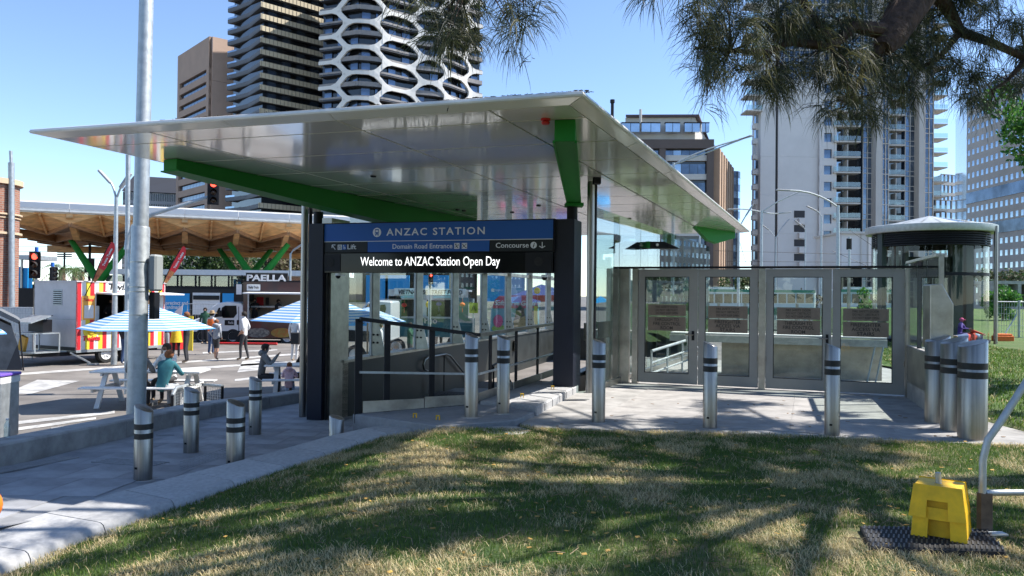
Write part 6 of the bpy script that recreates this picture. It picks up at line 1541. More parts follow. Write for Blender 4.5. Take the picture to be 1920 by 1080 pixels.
for px, w_ in ((1648,.16),(1690,.1),(1801,.34),(1824,.24),(1672,.08)):
    x = xa(px,25)-kc.x; y = .3 if w_ > .2 else -.2; s = MB(); s.box((x,y,(ze-kz)/2),(w_,.3,ze-kz-.2)); part('lift_column', s, mat('lift_dark', (.03,.045,.038), .5) if 'lift_dark' not in bpy.data.materials else bpy.data.materials['lift_dark'], kk)
s = MB(); s.box((-.2,.5,zm+.35),(2.0,.6,.5)); s2 = part('lift_cross_beam', s, M['rubber'], kk)
for px0, px1 in ((1662,1680),(1688,1722),(1772,1793)):
    a, b = xa(px0,25.2)-kc.x, xa(px1,25.2)-kc.x; s = MB(); s.box(((a+b)/2,.9,ze-kz-1.0),(b-a,.05,.42)); part('white_blind', s, M['white'], kk)
s = MB(); x = xa(1867,23.6); s.tube([(x-kc.x,-1.4,0),(x-kc.x,-1.4,ze-kz-.02)], .055, 12); part('outer_post', s, M['steel'], kk, smooth=True)
# fence and things on the right
fy = 26.5; t = mesh_fence('galvanised mesh fence along the top of the slope at right', (1868,1990), fy, gz(xa(1900,fy),fy), za(1900,566,fy), .09, 'mesh_fence')
fx = xa(1911,fy); s = MB(); s.tube([(fx,fy,gz(fx,fy)),(fx,fy,za(1911,563,fy))], .035, 8); part('post', s, M['galv'], t, world=True)
s = MB(); s.tube([at(1885,625,fy-.2), at(1906,590,fy), at(1907,573,fy)], .02, 6); part('brace', s, M['galv'], t, world=True)
c = at(1880,634,24.8); s = MB(); s.prism([(c.x-.28,c.y-.15),(c.x+.28,c.y-.15),(c.x+.28,c.y+.15),(c.x-.28,c.y+.15)], gz(c.x,c.y)-.02, gz(c.x,c.y)+.16); s.box((c.x,c.y,gz(c.x,c.y)+.19),(.48,.26,.06)); solo('orange_block', 'orange block at the foot of the mesh fence beside the lying person', 'block', s, M['orange'], bev=.015)
# ================================================================ yellow fence foot, mat, tube frame in the foreground
ym = gr(1735,1020,.03)
rm = thing('rubber_mat', 'black ribbed rubber mat under the yellow blocks on the lawn', 'mat', (0,0,0)); 
q = [gr(1612,985,.058), gr(1632,1026,.058), gr(1886,1032,.058), gr(1850,992,.058)]
s = MB(); s.ext(q, (0,0,-.05)); part('mat_sheet', s, M['rubber'], rm, world=True, bev=.008)
s = MB()
for i in range(26):
    for j in range(5):
        f, g_ = (i+.5)/26, (j+.5)/5; p = (q[0].lerp(q[3], f)).lerp(q[1].lerp(q[2], f), g_); p2 = (q[0].lerp(q[3], f+.02)).lerp(q[1].lerp(q[2], f+.02), g_-.08); p3 = (q[0].lerp(q[3], f+.0)).lerp(q[1].lerp(q[2], f+.0), g_+.09)
        s.bar(p3+Vector((0,0,.003)), p2+Vector((0,0,.003)), .010, .006)
part('tread_ribs', s, mat('rubber_grey', (.06,.06,.062), .45), rm, world=True, kind='stuff')
def block(label, zb, w0, w1, h, notch, c, rz, d0, d1):
    t = thing('fence_block', label, 'fence block', (c[0],c[1],zb), rz, 'yellow plastic fence feet')
    s = MB(); x0, x1, y0, y1 = w0/2, w1/2, d0/2, d1/2
    nx, nz_ = notch
    # front face polygon with a notch, extruded as a tapered shell
    fr = [(-x0,0),(-nx,0),(-nx*.93,nz_),(nx*.93,nz_),(nx,0),(x0,0),(x1,h),(-x1,h)]
    def yy(z): return y0+(y1-y0)*z/h
    F_ = [(x,-yy(z),z) for x, z in fr]; Bk = [(x,yy(z),z) for x, z in fr]; n = len(fr)
    s.add(F_+Bk, [tuple(range(n)), tuple(range(2*n-1,n-1,-1))]+[(i,(i+1) % n,n+(i+1) % n,n+i) for i in range(n)]); part('shell', s, M['yellow'], t, bev=.006, smooth=True, ang=30)
    s = MB(); s.box((0,-yy(nz_/2)+.05,nz_/2),(nx*1.84,.02,nz_-.004)); part('recess_panel', s, M['yellowdk'], t)
    for sy in (-1,1):
        s = MB(); s.box((0,sy*(-yy(h*.12)-.001),.008),(.001,.001,.001))
    s = MB()
    for k in range(3): s.box((x0-.01-(x0-x1)*(.25+.25*k), -yy(h*.3)+.06+k*.10, h*(.25+.25*k)),(.012,.05,.03))
    part('side_lugs', s, M['yellow'], t, kind='stuff')
    return t
cY = gr(1796,1022,.045); cY = Vector((cY.x, cY.y+.19))
block('lower of the two stacked yellow plastic fence feet on the rubber mat', .06, .315,.285,.19,(.072,.125),cY,R(-35),.30,.27)
block('upper yellow plastic fence foot with a grey stub on top', .195, .32,.27,.20,(.070,.115),cY+Vector((-.012,.0)),R(-35),.31,.26)
s = MB(); s.tube([(cY.x-.02,cY.y,.39),(cY.x-.025,cY.y,.465)], .018, 14); solo('tube_stub', 'short grey metal tube sticking out of the top yellow block', 'tube', s, M['galv'], smooth=True)
tf = thing('steel_barrier', 'bent galvanised steel tube frame standing at the right border', 'barrier', (cY.x+.2,cY.y+.1,.03))
Yt = cY.y+.12
s = MB(); s.tube([at(1845,1005,Yt), at(1842,930,Yt), at(1843,862,Yt), at(1852,825,Yt), at(1880,785,Yt), at(1925,715,Yt), at(1990,620,Yt)], .024, 16); part('bent_tube', s, M['galv'], tf, world=True, smooth=True)
s = MB(); s.tube([at(1848,924,Yt), at(1990,923,Yt)], .021, 14); part('cross_tube', s, M['galv'], tf, world=True, smooth=True)
s = MB(); s.tube([at(1990,620,Yt), at(1992,923,Yt), (at(1992,923,Yt).x,Yt,0)], .024, 14); part('end_tube', s, M['galv'], tf, world=True, smooth=True)
a = at(1846,968,Yt); s = MB(); s.box((a.x,Yt,.045+.13),(.085,.05,.26)); part('foot_socket', s, M['wood'] if False else mat('rusty_steel', (.16,.12,.09), .6, .4, nz=(8,.3)), tf, world=True, bev=.004)
s = MB(); a = at(1868,1008,Yt-.08); s.box((a.x,a.y,.052),(.12,.07,.012)); part('foot_plate', s, M['galv'], tf, world=True)
# ================================================================ city buildings
def facade(root, a, b, z0, z1, cols, rows, wf=.6, hf=.55, wall=None, win=None, depth=.4, zoff=.2, name='window', first=0, skip=None, band=False, core=True, fin=False):
    """wall between plan points a and b as floor bands and piers standing in front of dark glazing"""
    a = Vector(a); b = Vector(b); d = (b-a); L = d.length; d.normalize(); n = Vector((d.y,-d.x))
    fh = (z1-z0)/rows; cw = L/cols
    rz = math.atan2(d.y, d.x)
    # bands
    hb = fh*(1-hf)
    for r_ in range(rows+1):
        zb = z0+r_*fh-(hb*zoff if r_ else 0); zt_ = min(z1, z0+r_*fh+hb*(1-zoff)) if r_ < rows else z1
        if zt_-zb < .02: continue
        s = MB(); m_ = (a+b)/2+n*(depth/2-.0); s.box((m_.x,m_.y,(zb+zt_)/2),(L,depth,zt_-zb),rz); part('spandrel', s, wall, root, world=True)
    if not band:
        s_me = None
        for c in range(cols+1):
            pw = cw*(1-wf)*(1 if 0 < c < cols else .5); q = a+d*(c*cw + (pw/2 if c == 0 else -pw/2 if c == cols else 0)) + n*(depth/2-.012)
            s = MB(); s.box((q.x,q.y,(z0+z1)/2),(pw,depth,z1-z0),rz); part('pier', s, wall, root, world=True)
    # panes share one mesh
    w_ = cw*wf*.98 if not band else cw*.96
    s = MB(); s.box((0,0,0),(w_,.08,fh*hf*.98)); me = s.mesh('pane', win); 
    inv = WI[root.name]
    for r_ in range(rows):
        for c in range(cols):
            if skip and skip(r_, c): continue
            q = a+d*((c+.5)*cw)+n*.06; zc = z0+r_*fh+hb*(1-zoff)+fh*hf/2
            M4 = inv @ Matrix.Translation((q.x,q.y,zc)) @ Matrix.Rotation(rz,4,'Z'); inst(name, me, root, M=M4)
def body(root, poly, z0, z1, mt, name='core'):
    s = MB(); s.prism([tuple(p) for p in poly], z0, z1); part(name, s, mt, root, world=True)
def plan(px, Y): return Vector((xa(px,Y), Y))
winb = mat('window_blue', (.16,.21,.29), .08, .75, nz=(.12,.6)); wind = mat('window_dark', (.012,.014,.018), .1, coat=.6, nz=(.1,.6)); wing = mat('window_sky', (.42,.52,.64), .06, .9, nz=(.1,.35))
GZ = -1
# brown office tower far left
brw = mat('brown_stone', (.38,.27,.21), .8, nz=(.25,.06)); brl = mat('brown_stone_sunlit', (.55,.40,.32), .8, nz=(.15,.08))  # one stone in two tones: the paler one paints sunlight on the right face
c0 = plan(391,230); l0 = plan(332,250); r0_ = c0+Vector((20,18)).normalized()*24
t = thing('brown_office_tower', 'brown stone office tower with ribbon windows left of the striped tower', 'building', (*c0,GZ))
zt_ = za(391,69,230); body(t, [l0, c0, r0_, r0_+(l0-c0)], GZ, zt_-4, wind)
facade(t, l0, c0, GZ, zt_-9, 10, 19, 1, .45, brw, winb, .8, band=True, name='window'); 
s = MB(); n_ = Vector(((c0-l0).y,-(c0-l0).x)).normalized(); m_ = (l0+c0)/2+n_*.4; s.box((m_.x,m_.y,zt_-4.5),((c0-l0).length,.8,9.0), math.atan2((c0-l0).y,(c0-l0).x)); part('parapet', s, brw, t, world=True)
for f in (.0,1.0):
    q = l0.lerp(c0,f)+n_*.42-(c0-l0).normalized()*(1.0 if f else -1.0); s = MB(); s.box((q.x,q.y,(GZ+zt_)/2),(2.0,.82,zt_-GZ-.02), math.atan2((c0-l0).y,(c0-l0).x)); part('pier', s, brw, t, world=True)
d_ = (r0_-c0); n_ = Vector((d_.y,-d_.x)).normalized()
for i in range(4):
    for j in range(6):
        a, b = c0.lerp(r0_,i/4+.001), c0.lerp(r0_,(i+1)/4-.001); z0, z1 = GZ+(zt_-GZ)*j/6+.06, GZ+(zt_-GZ)*(j+1)/6-.0
        s = MB(); s.ext([(*a,z0),(*b,z0),(*b,z1),(*a,z1)], (n_.x*.5,n_.y*.5,0)); part('stone_panel', s, brl, t, world=True)
s = MB(); s.box((c0.x+10,c0.y+12,zt_-2.5),(16,12,3.0),R(42)); part('roof_slab', s, brw, t, world=True)
# grey low building behind the pole
t = thing('slate_roof_building', 'pale office block with a dark slate roof behind the thick pole', 'building', (*plan(285,210),GZ))
a, b = plan(228,262), plan(340,268); body(t, [a,b,b+Vector((-3,12)),a+Vector((-3,12))], GZ, za(285,362,265), wind); facade(t, a, b, GZ, za(285,362,265), 26, 10, .6, .7, mat('pale_office', (.38,.38,.40), .7), wind, .5)
s = MB(); z = za(285,361,265); h = za(285,330,265); s.add([(a.x,a.y-1,z),(b.x+1,b.y-1,z),(b.x+1,b.y+14,z),(a.x,a.y+14,z),(a.x+2,a.y+3,h),(b.x,b.y+3,h),(b.x,b.y+10,h),(a.x+2,a.y+10,h)], [(0,1,5,4),(1,2,6,5),(2,3,7,6),(3,0,4,7),(4,5,6,7),(3,2,1,0)]); part('roof', s, mat('slate', (.035,.04,.055), .6), t, world=True)
# dark striped balcony tower
dk = mat('tower_dark', (.055,.058,.068), .6, nz=(.3,.2)); bei = mat('parapet_beige', (.58,.50,.35), .6, nz=(.8,.06)); dkb = mat('parapet_dark', (.10,.105,.12), .6)
DT = 205; c0 = plan(482,DT); rd = Vector((.72,.69)); ld = Vector((-.70,.714))
t = thing('banded_apartment_tower', 'dark apartment tower with stacked beige banded balconies', 'building', (*c0,GZ))
FH = 3.15; z_top = za(482,-170,DT); nF = int((z_top-GZ)/FH)
inn = c0+rd*1.4+ld*1.2
body(t, [inn, inn+rd*34, inn+rd*34+ld*20, inn+ld*17.8], GZ, GZ+nF*FH, wind)
pn = MB(); pn.box((0,0,0),(.93,.12,1.25)); pme = pn.mesh('balcony_panel', bei)
for f in range(nF):
    z = GZ+f*FH
    if z+FH < za(482,470,DT): continue
    # slab edge with soffit on both faces; the left one is wavy
    wob = .5*math.sin(f*.9)
    P = [c0+rd*33, c0, c0+ld*4.0+rd*.5, c0+ld*9.2+rd*(1.2), c0+ld*15.4+rd*.5, c0+ld*19.2-rd*(.4)]
    inner = [inn+ld*10-rd*.0, inn, inn+rd*33]
    s = MB(); s.prism([tuple(p) for p in P]+[tuple(inn+ld*17.6), tuple(inn), tuple(inn+rd*32)], z-.18, z+.05); part('balcony_slab', s, dkb, t, world=True)
    # left dark parapet
    s = MB()
    for i in range(1,5):
        a, b = P[i], P[i+1]; s.bar((*a,z+.5),(*b,z+.5),.12,.9)
    part('left_parapet', s, dkb, t, world=True)
    s = MB(); a, b = P[4], P[5]; s.bar((*a,z+1.2),(*b,z+1.2),.04,.5); s.bar((*P[5],z+1.2),(*(P[5]+rd*2),z+1.2),.04,.5); part('glass_guard', s, wing, t, world=True)
    # right beige parapet: solid band with proud panels on the largest floors
    s = MB(); a, b = c0, c0+rd*33; s.bar((*a,z+.55),(*b,z+.55),.14,1.35); part('right_parapet', s, bei, t, world=True)
    s = MB(); 
    for k in range(29):
        q = c0+rd*(.3+k*1.12)-Vector((-rd.y,rd.x))*.0; nn_ = Vector((rd.y,-rd.x)); q = q+nn_*.10; s.box((q.x,q.y,z+.55),(.06,.1,1.37),math.atan2(rd.y,rd.x))
    part('parapet_joints', s, mat('joint', (.15,.12,.09), .7) if 'joint' not in bpy.data.materials else bpy.data.materials['joint'], t, world=True, kind='stuff')
pw_ = MB(); pw_.box((0,0,0),(2.4,.1,2.0)); wme = pw_.mesh('window', winb)
for f in range(nF):
    z = GZ+f*FH
    if z+FH < za(482,300,DT): continue
    for k in range(7):
        if (k*7+f*3) % 5 == 0: continue
        q = inn+rd*(2.5+k*4.3)+Vector((rd.y,-rd.x))*.06; inst('window', wme, t, M=WI[t.name] @ Matrix.Translation((q.x,q.y,z+1.9)) @ Matrix.Rotation(math.atan2(rd.y,rd.x),4,'Z'))
# white honeycomb tower
HT = 192; c0 = plan(664,HT); hx = mat('honeycomb_white', (.70,.68,.64), .5, nz=(.4,.05)); gb2 = mat('grey_band', (.26,.245,.24), .6, nz=(.8,.15))
t = thing('honeycomb_tower', 'apartment tower wrapped in a white honeycomb frame over dark balconies', 'building', (*c0,GZ))
ztop = za(700,-160,HT); 
# the right face bulges: sample plan curve
rpts = []
q = c0.copy(); rr_d = Vector((.80,.60))
endp = plan(900,214)
for k in range(41):
    f = k/40; p = c0.lerp(endp, f); nrm = Vector(((endp-c0).y,-(endp-c0).x)).normalized(); rpts.append(p+nrm*(2.6*math.sin(math.pi*f)+.8*math.sin(math.pi*f*4)))
lpts = [c0+Vector((-.93,.36))*(1.6*k) for k in range(0,8)]
curve = list(reversed(lpts))+rpts[1:]     # left end ... corner ... right end
cum = [0]
for i in range(1,len(curve)): cum.append(cum[-1]+(curve[i]-curve[i-1]).length)
TL = cum[-1]
def cpt(s_, off=0):
    s_ = max(0,min(TL-.001,s_)); i = 0
    while cum[i+1] < s_: i += 1
    f = (s_-cum[i])/(cum[i+1]-cum[i]); a, b = curve[i], curve[i+1]; d = (b-a).normalized(); n = Vector((d.y,-d.x)); return a.lerp(b,f)+n*off
back = curve[-1]+Vector((-10,22)); back2 = curve[0]+Vector((4,20))
body(t, [tuple(cpt(TL*i/30,-1.6)) for i in range(31)]+[tuple(back),tuple(back2)], GZ, ztop, wind)
FH = 3.2; nF = int((ztop-GZ)/FH); zlow = za(700,215,HT)
s0w = MB(); s0w.box((0,0,0),(2.1,.12,2.2)); wme2 = s0w.mesh('window', winb)
for f in range(nF+1):
    z = GZ+f*FH
    if z < zlow-2: continue
    s = MB(); N = 60
    for i in range(N):
        a, b = cpt(TL*i/N,-.15), cpt(TL*(i+1)/N,-.15); s.bar((*a,z+.55),(*b,z+.55),.25,1.1 if f % 2 else .5); 
    part('grey_parapet', s, gb2, t, world=True)
    s = MB()
    vs_ = []
    for i in range(N+1): 
        a, b = cpt(TL*i/N,-.05), cpt(TL*i/N,-1.8); vs_ += [(*a,z-.1),(*b,z-.1),(*b,z+.1),(*a,z+.1)]
    s.add(vs_, [(4*i+k,4*i+(k+1) % 4,4*i+4+(k+1) % 4,4*i+4+k) for i in range(N) for k in range(4)]); part('floor_slab', s, dk, t, world=True)
    for k in range(13):
        if (k+f*2) % 3 == 1: continue
        sp = TL*(k+.5)/13; p = cpt(sp,-1.3); p2 = cpt(sp+.5,-1.3); inst('window', wme2, t, M=WI[t.name] @ Matrix.Translation((p.x,p.y,z+1.95)) @ Matrix.Rotation(math.atan2((p2-p).y,(p2-p).x),4,'Z'))
# honeycomb: vertical zigzag ribs and joining bands
def s_at(px):
    best = min(range(600), key=lambda i: abs(960+1450*(cpt(TL*i/600).x/cpt(TL*i/600).y)-px)); return TL*best/600
ribs = [s_at(q) for q in (636,709,776,826,872)]
CH = 2*FH
def strip(pts, wd, off=.35):
    """a band of width wd following (s,z) points, standing off the facade"""
    s = MB(); vs_ = []
    n = len(pts)
    for i,(ss,z) in enumerate(pts):
        a = pts[max(0,i-1)]; b = pts[min(n-1,i+1)]; dx, dz = b[0]-a[0], b[1]-a[1]; l = math.hypot(dx,dz) or 1; nx, nz_ = -dz/l*wd/2, dx/l*wd/2
        for sg_ in (1,-1):
            for o_ in (off, off-.55):
                p = cpt(ss+nx*sg_, o_); vs_.append((p.x,p.y,z+nz_*sg_))
    fs = []
    for i in range(n-1):
        q = 4*i; r_ = q+4
        fs += [(q,r_,r_+2,q+2),(q+1,q+3,r_+3,r_+1),(q,q+1,r_+1,r_),(q+2,r_+2,r_+3,q+3)]
    fs += [(0,2,3,1),(4*n-4,4*n-3,4*n-1,4*n-2)]
    s.add(vs_, fs); return s
nC = int((ztop-GZ)/CH)+1
for ri, rs in enumerate(ribs):
    amp = (1.3,1.3,1.2,1.1,1.0)[ri]; pts = []; wr = (1.3,1.15,1.05,.95,.85)[ri]
    sg0 = 1 if ri % 2 == 0 else -1            # at whole-cell levels the rib leans towards the odd column
    for c in range(nC*2):
        z = GZ+c*CH/2
        if z < zlow-8: continue
        sx = sg0*(1 if c % 2 == 0 else -1)
        pts += [(rs+sx*amp, z-.35), (rs+sx*amp, z+.35)]
    for i in range(0,len(pts)-2,2): part('honeycomb_rib', strip(pts[i:i+3] if i+3 <= len(pts) else pts[i:], wr), hx, t, world=True)
edges_ = [(0,ribs[0],0)]+[(ribs[i],ribs[i+1],i+1) for i in range(4)]+[(ribs[4],TL-.1,5)]
for c in range(nC):
    for a_,b_,ei in edges_:
        z = GZ+c*CH+(0 if ei % 2 else CH/2)
        if z < zlow-6: continue
        am = 1.2; a2 = a_+(am if ei else 0); b2 = b_-(am if ei < 5 else 0); n = 8
        part('honeycomb_band', strip([(a2+(b2-a2)*i/n, z) for i in range(n+1)], .9, .33), hx, t, world=True)
        for e_, d_s in ((a2,1),(b2,-1)):
            if (ei == 0 and d_s == 1) or (ei == 5 and d_s == -1): continue
            s = MB(); vs_ = []
            for ds, dz in ((-.9,-1.9),(.5,-.9),(1.7,-.52),(1.7,.52),(.5,.9),(-.9,1.9)):
                for o_ in (.34,-.2): p = cpt(e_+d_s*ds, o_); vs_.append((p.x,p.y,z+dz))
            s.add(vs_, [(0,2,4,6,8,10),(11,9,7,5,3,1)]+[(2*i,(2*i+2) % 12,(2*i+3) % 12,2*i+1) for i in range(6)]); part('honeycomb_node', s, hx, t, world=True)
# brown mid block with penthouse, right of the canopy
BT = 140; a, b = plan(1160,BT), plan(1334,BT-1); side = plan(1364,BT+22)
t = thing('brown_apartment_block', 'brown concrete block with wide windows and a glazed penthouse behind the canopy', 'building', (*b,GZ))
ztm = za(1250,268,BT); body(t, [a,b,side,side+(a-b)], GZ, ztm, wind)
brc = mat('brown_concrete', (.12,.095,.085), .8, nz=(.3,.1)); pale = mat('pale_spandrel', (.55,.53,.49), .7, nz=(.4,.06))
nf = int(round((ztm-GZ)/3.35)); fh = (ztm-GZ)/nf
edges_px = [1160,1185,1236,1264,1336]
bays = [(.0,.42),(.46,.93)]
d = (b-a); L = d.length; dn_ = d.normalized(); n_ = Vector((dn_.y,-dn_.x))
for f0, f1 in ((-.0,.035),(.42,.485),(.93,1.0)):
    p = a.lerp(b,(f0+f1)/2)+n_*.5; s = MB(); s.box((p.x,p.y,(GZ+ztm)/2),(L*(f1-f0),1.4,ztm-GZ),math.atan2(d.y,d.x)); part('pier', s, brc, t, world=True)
s = MB(); p = a.lerp(b,.5)+n_*.55; s.box((p.x,p.y,ztm-.5),(L,1.5,1.6),math.atan2(d.y,d.x)); part('parapet', s, brc, t, world=True)
for f in range(nf):
    z = GZ+f*fh
    if z < za(1300,440,BT)-6: continue
    for f0, f1 in ((.035,.42),(.485,.93)):
        p = a.lerp(b,(f0+f1)/2)+n_*.25; s = MB(); s.box((p.x,p.y,z+.45),(L*(f1-f0)-.02,.8,1.0),math.atan2(d.y,d.x)); part('spandrel', s, pale, t, world=True)
        w5 = L*(f1-f0)/5
        for k in range(5):
            p = a.lerp(b,f0)+dn_*(w5*(k+.5))+n_*.08; s = MB(); s.box((p.x,p.y,z+1.9),(w5*.94,.08,1.85),math.atan2(d.y,d.x)); part('window', s, (winb,wing,winb,M['white'] if (f+k) % 7 == 0 else winb,winb)[k], t, world=True)
d2 = side-b; n2 = Vector((d2.y,-d2.x)).normalized(); tan = mat('tan_fin', (.42,.29,.20), .75, nz=(.4,.08))
for k in range(7):
    p = b.lerp(side,(k+.5)/7)+n2*.6; s = MB(); s.box((p.x,p.y,(GZ+ztm)/2-.5),(1.9,1.2,ztm-GZ-1),math.atan2(d2.y,d2.x)); part('side_fin', s, tan, t, world=True)
ph = thing('penthouse', 'x', 'y') if False else None
z0, z1 = ztm, za(1250,213,BT)
body(t, [a+n_*-1+dn_*1, b+n_*-1-dn_*3, side+n_*-1-dn_*4, side+(a-b)], z0, z1-.6, pale, 'penthouse_wall')
for x0, x1 in ((1166,1199),(1203,1238),(1248,1275),(1284,1312),(1316,1330)):
    fbox(t, 'penthouse_window', x0,231,x1,247, BT-1.6,.8, wing)
    fbox(t, 'window_frame', x0-.6,229,x1+.6,231, BT-1.65,.8, M['black']); fbox(t, 'window_frame', (x0+x1)/2-.4,231,(x0+x1)/2+.4,247, BT-1.65,.8, M['black'])
s = MB(); s.prism([tuple(a+n_*-.3+dn_), tuple(b+n_*-.3-dn_*2.4), tuple(side-dn_*4), tuple(side+(a-b))], z1-.6, z1-.2); part('penthouse_roof', s, mat('roof_plum', (.10,.07,.08), .7), t, world=True)
s = MB(); q = at(1148,220,BT-2); s.tube([(q.x,q.y,z0-4),(q.x,q.y,za(1148,192,BT-2))], .28, 10); s.tube([(q.x,q.y,za(1148,193,BT-2)),(q.x,q.y,za(1148,187,BT-2))], .42, 10); part('flue', s, M['black'], t, world=True)
s = MB(); q = at(1201,222,BT-.5); s.tube([(q.x,q.y,z1-3),(q.x,q.y,z1+.6)], .25, 8); part('vent_pipe', s, pale, t, world=True)
# slim round glass tower behind it
t = thing('slim_glass_tower', 'slim round blue glass tower between the brown block and the tall grey tower', 'building', (*plan(1370,260),GZ))
q = plan(1368,260); rad = 3.2
zt_ = za(1380,322,260)
for k in range(20):
    z = GZ+(zt_-GZ)*k/20; s = MB(); s.lathe((q.x,q.y,0), [(rad,z+.1),(rad,z+(zt_-GZ)/20-.25)], 20); s.lathe((q.x,q.y,0), [(rad+.05,z-.25),(rad+.05,z+.1)], 20); part('glass_storey', s, winb if k % 2 else wing, t, world=True, fix=False)
# tall grey tower
GT = 156
t = thing('grey_apartment_tower', 'tall pale grey apartment tower with a blank side wall and stacked balconies', 'building', (*plan(1540,GT),GZ))
gw_ = mat('tower_grey', (.64,.63,.62), .7, nz=(.2,.05)); gd_ = mat('tower_groove', (.03,.03,.035), .6)
ztt = za(1500,-40,GT); fh = 3.1; nf = int((ztt-GZ)/fh)
pA, pB, pC, pD = plan(1408,GT+6), plan(1440,GT+1), plan(1543,GT), plan(1748,GT+14)
body(t, [pA+Vector((.5,1.5)), pB+Vector((0,1.5)), pC+Vector((0,1.5)), pD+Vector((-1.5,1.5)), pD+Vector((-3,22)), pA+Vector((10,24))], GZ, ztt, wind)
# blank wall panels
zsp = za(1500,150,GT)
for (x0, x1) in ((1424,1452),(1457,1533)):
    for j in range(6):
        z0 = GZ+(zsp-GZ)*j/6+.02; z1 = GZ+(zsp-GZ)*(j+1)/6; a, b = plan(x0,GT+.2), plan(x1,GT+.2)
        s = MB(); s.ext([(*a,z0),(*b,z0),(*b,z1),(*a,z1)], (0,1.6,0)); part('wall_panel', s, gw_, t, world=True)
for (x0, x1) in ((1424,1452),):
    a, b = plan(x0,GT+.2), plan(x1,GT+.2); s = MB(); s.ext([(*a,zsp+.02),(*b,zsp+.02),(*b,ztt),(*a,ztt)], (0,1.6,0)); part('wall_panel', s, gw_, t, world=True)
a, b = plan(1452,GT+.6), plan(1457,GT+.6); s = MB(); s.ext([(*a,GZ),(*b,GZ),(*b,ztt),(*a,ztt)], (0,1,0)); part('wall_groove', s, gd_, t, world=True)
s = MB(); a = plan(1405,GT+3); s.box((a.x+1.2,a.y,(GZ+ztt)/2),(.8,2.4,ztt-GZ)); part('wall_pier', s, gw_, t, world=True)
facade(t, plan(1533,GT), plan(1565,GT), GZ, zsp+6, 1, int((zsp+6-GZ)/fh), .46, .55, gw_, winb, .5, name='window')
for f in range(nf):
    z = GZ+f*fh; ypx = 550-(z-1.62)*1450/GT
    if ypx > 505: continue
    # left small balconies / slots
    q = plan(1416,GT+2.2); s = MB(); s.box((q.x,q.y,z+.35),(1.6,1.2,.9)); part('spandrel', s, gw_, t, world=True)
    if f % 4 in (0,1,3): s = MB(); s.box((q.x+.1,q.y-.3,z+1.9),(1.2,.2,1.7)); part('window', s, wing, t, world=True)
    if ypx < 200: s = MB(); q = plan(1402,GT+1.5); s.box((q.x+.5,q.y,z),(3.4,4,.28)); part('balcony_slab', s, pale, t, world=True); s = MB(); s.box((q.x+.5,q.y-1.9,z+.7),(3.4,.06,.9)); part('balcony_glass', s, M['glass2'], t, world=True)
    # balcony stack 1
    for (x0, x1, dY) in ((1562,1612,-1.0),(1661,1695,2.0)):
        a, b = plan(x0,GT+dY), plan(x1,GT+dY); cx = (a.x+b.x)/2; w_ = b.x-a.x
        s = MB(); s.box((cx,a.y+1.2,z),(w_,2.6,.30)); part('balcony_slab', s, pale, t, world=True)
        s = MB(); s.box((cx,a.y-.05,z+.70),(w_,.05,.95)); part('balcony_glass', s, M['glass2'], t, world=True)
        s = MB(); s.box((cx+.2,a.y+1.3,z+1.4),(.15,2.2,2.4)); part('balcony_divider', s, pale, t, world=True)
        if f % 2: s = MB(); s.box((cx-1.2,a.y+2.45,z+1.5),(w_*.35,.1,2.2)); part('balcony_door', s, wing, t, world=True)
    q = plan(1760-8,GT+12); s = MB(); s.box((q.x-.2,q.y,z),(3.6,4,.28)); part('balcony_slab', s, pale, t, world=True); s = MB(); s.box((q.x-.2,q.y-2,z+.7),(3.6,.05,.9)); part('balcony_glass', s, M['glass2'], t, world=True)
# curtain wall bays with mullions
for x0, x1, dY, nc in ((1616,1641,-.2,3),(1652,1664,.8,2),(1695,1722,3,3),(1732,1748,5,2)):
    a, b = plan(x0,GT+dY), plan(x1,GT+dY); nr = int((ztt-GZ)/fh)
    s = MB(); s.ext([(*a,GZ),(*b,GZ),(*b,ztt),(*a,ztt)], (0,1.5,0)); part('curtain_wall', s, winb, t, world=True)
    s = MB()
    for c in range(nc+1): q = a.lerp(b,c/nc); s.box((q.x,q.y-.1,(GZ+ztt)/2),(.12,.2,ztt-GZ))
    for r_ in range(nr):
        z = GZ+r_*fh; q = a.lerp(b,.5); s.box((q.x,q.y-.08,z),((b-a).length,.16,.14)); s.box((q.x-.4,q.y-.08,z+1.0),((b-a).length*.6,.16,.09))
    part('mullions', s, pale, t, world=True, kind='stuff')
for x0, x1, dY in ((1641,1652,-2.2),(1722,1732,1.0)):
    a, b = plan(x0,GT+dY), plan(x1,GT+dY); s = MB(); s.ext([(*a,GZ),(*b,GZ),(*b,ztt),(*a,ztt)], (0,3,0)); part('tower_pier', s, mat('pier_light', (.50,.48,.45), .6, nz=(.3,.04)) if 'pier_light' not in bpy.data.materials else bpy.data.materials['pier_light'], t, world=True)
# upper glazed part behind the branches
a, b = plan(1457,GT+.4), plan(1612,GT+.4)
s = MB(); s.ext([(*a,zsp),(*b,zsp),(*b,ztt),(*a,ztt)], (0,1.4,0)); part('upper_glazing', s, winb, t, world=True)
s = MB()
for c in range(17): q = a.lerp(b,c/16); s.box((q.x,q.y-.1,(zsp+ztt)/2),(.14,.2,ztt-zsp))
for r_ in range(int((ztt-zsp)/1.55)): q = a.lerp(b,.5); s.box((q.x,q.y-.08,zsp+r_*1.55),((b-a).length,.16,.12 if r_ % 2 else .3))
part('mullions', s, pale, t, world=True, kind='stuff')
# low podium with recessed loggias
a, b = plan(1484,GT-6), plan(1548,GT-6)
for k in range(4): 
    y0 = 395+27*k; fbox(t, 'loggia_recess', 1489,y0,1509,y0+13, GT+.15,.1, gd_); fbox(t, 'loggia_parapet', 1499,y0+14,1510,y0+25, GT-.8,1.0, gw_)
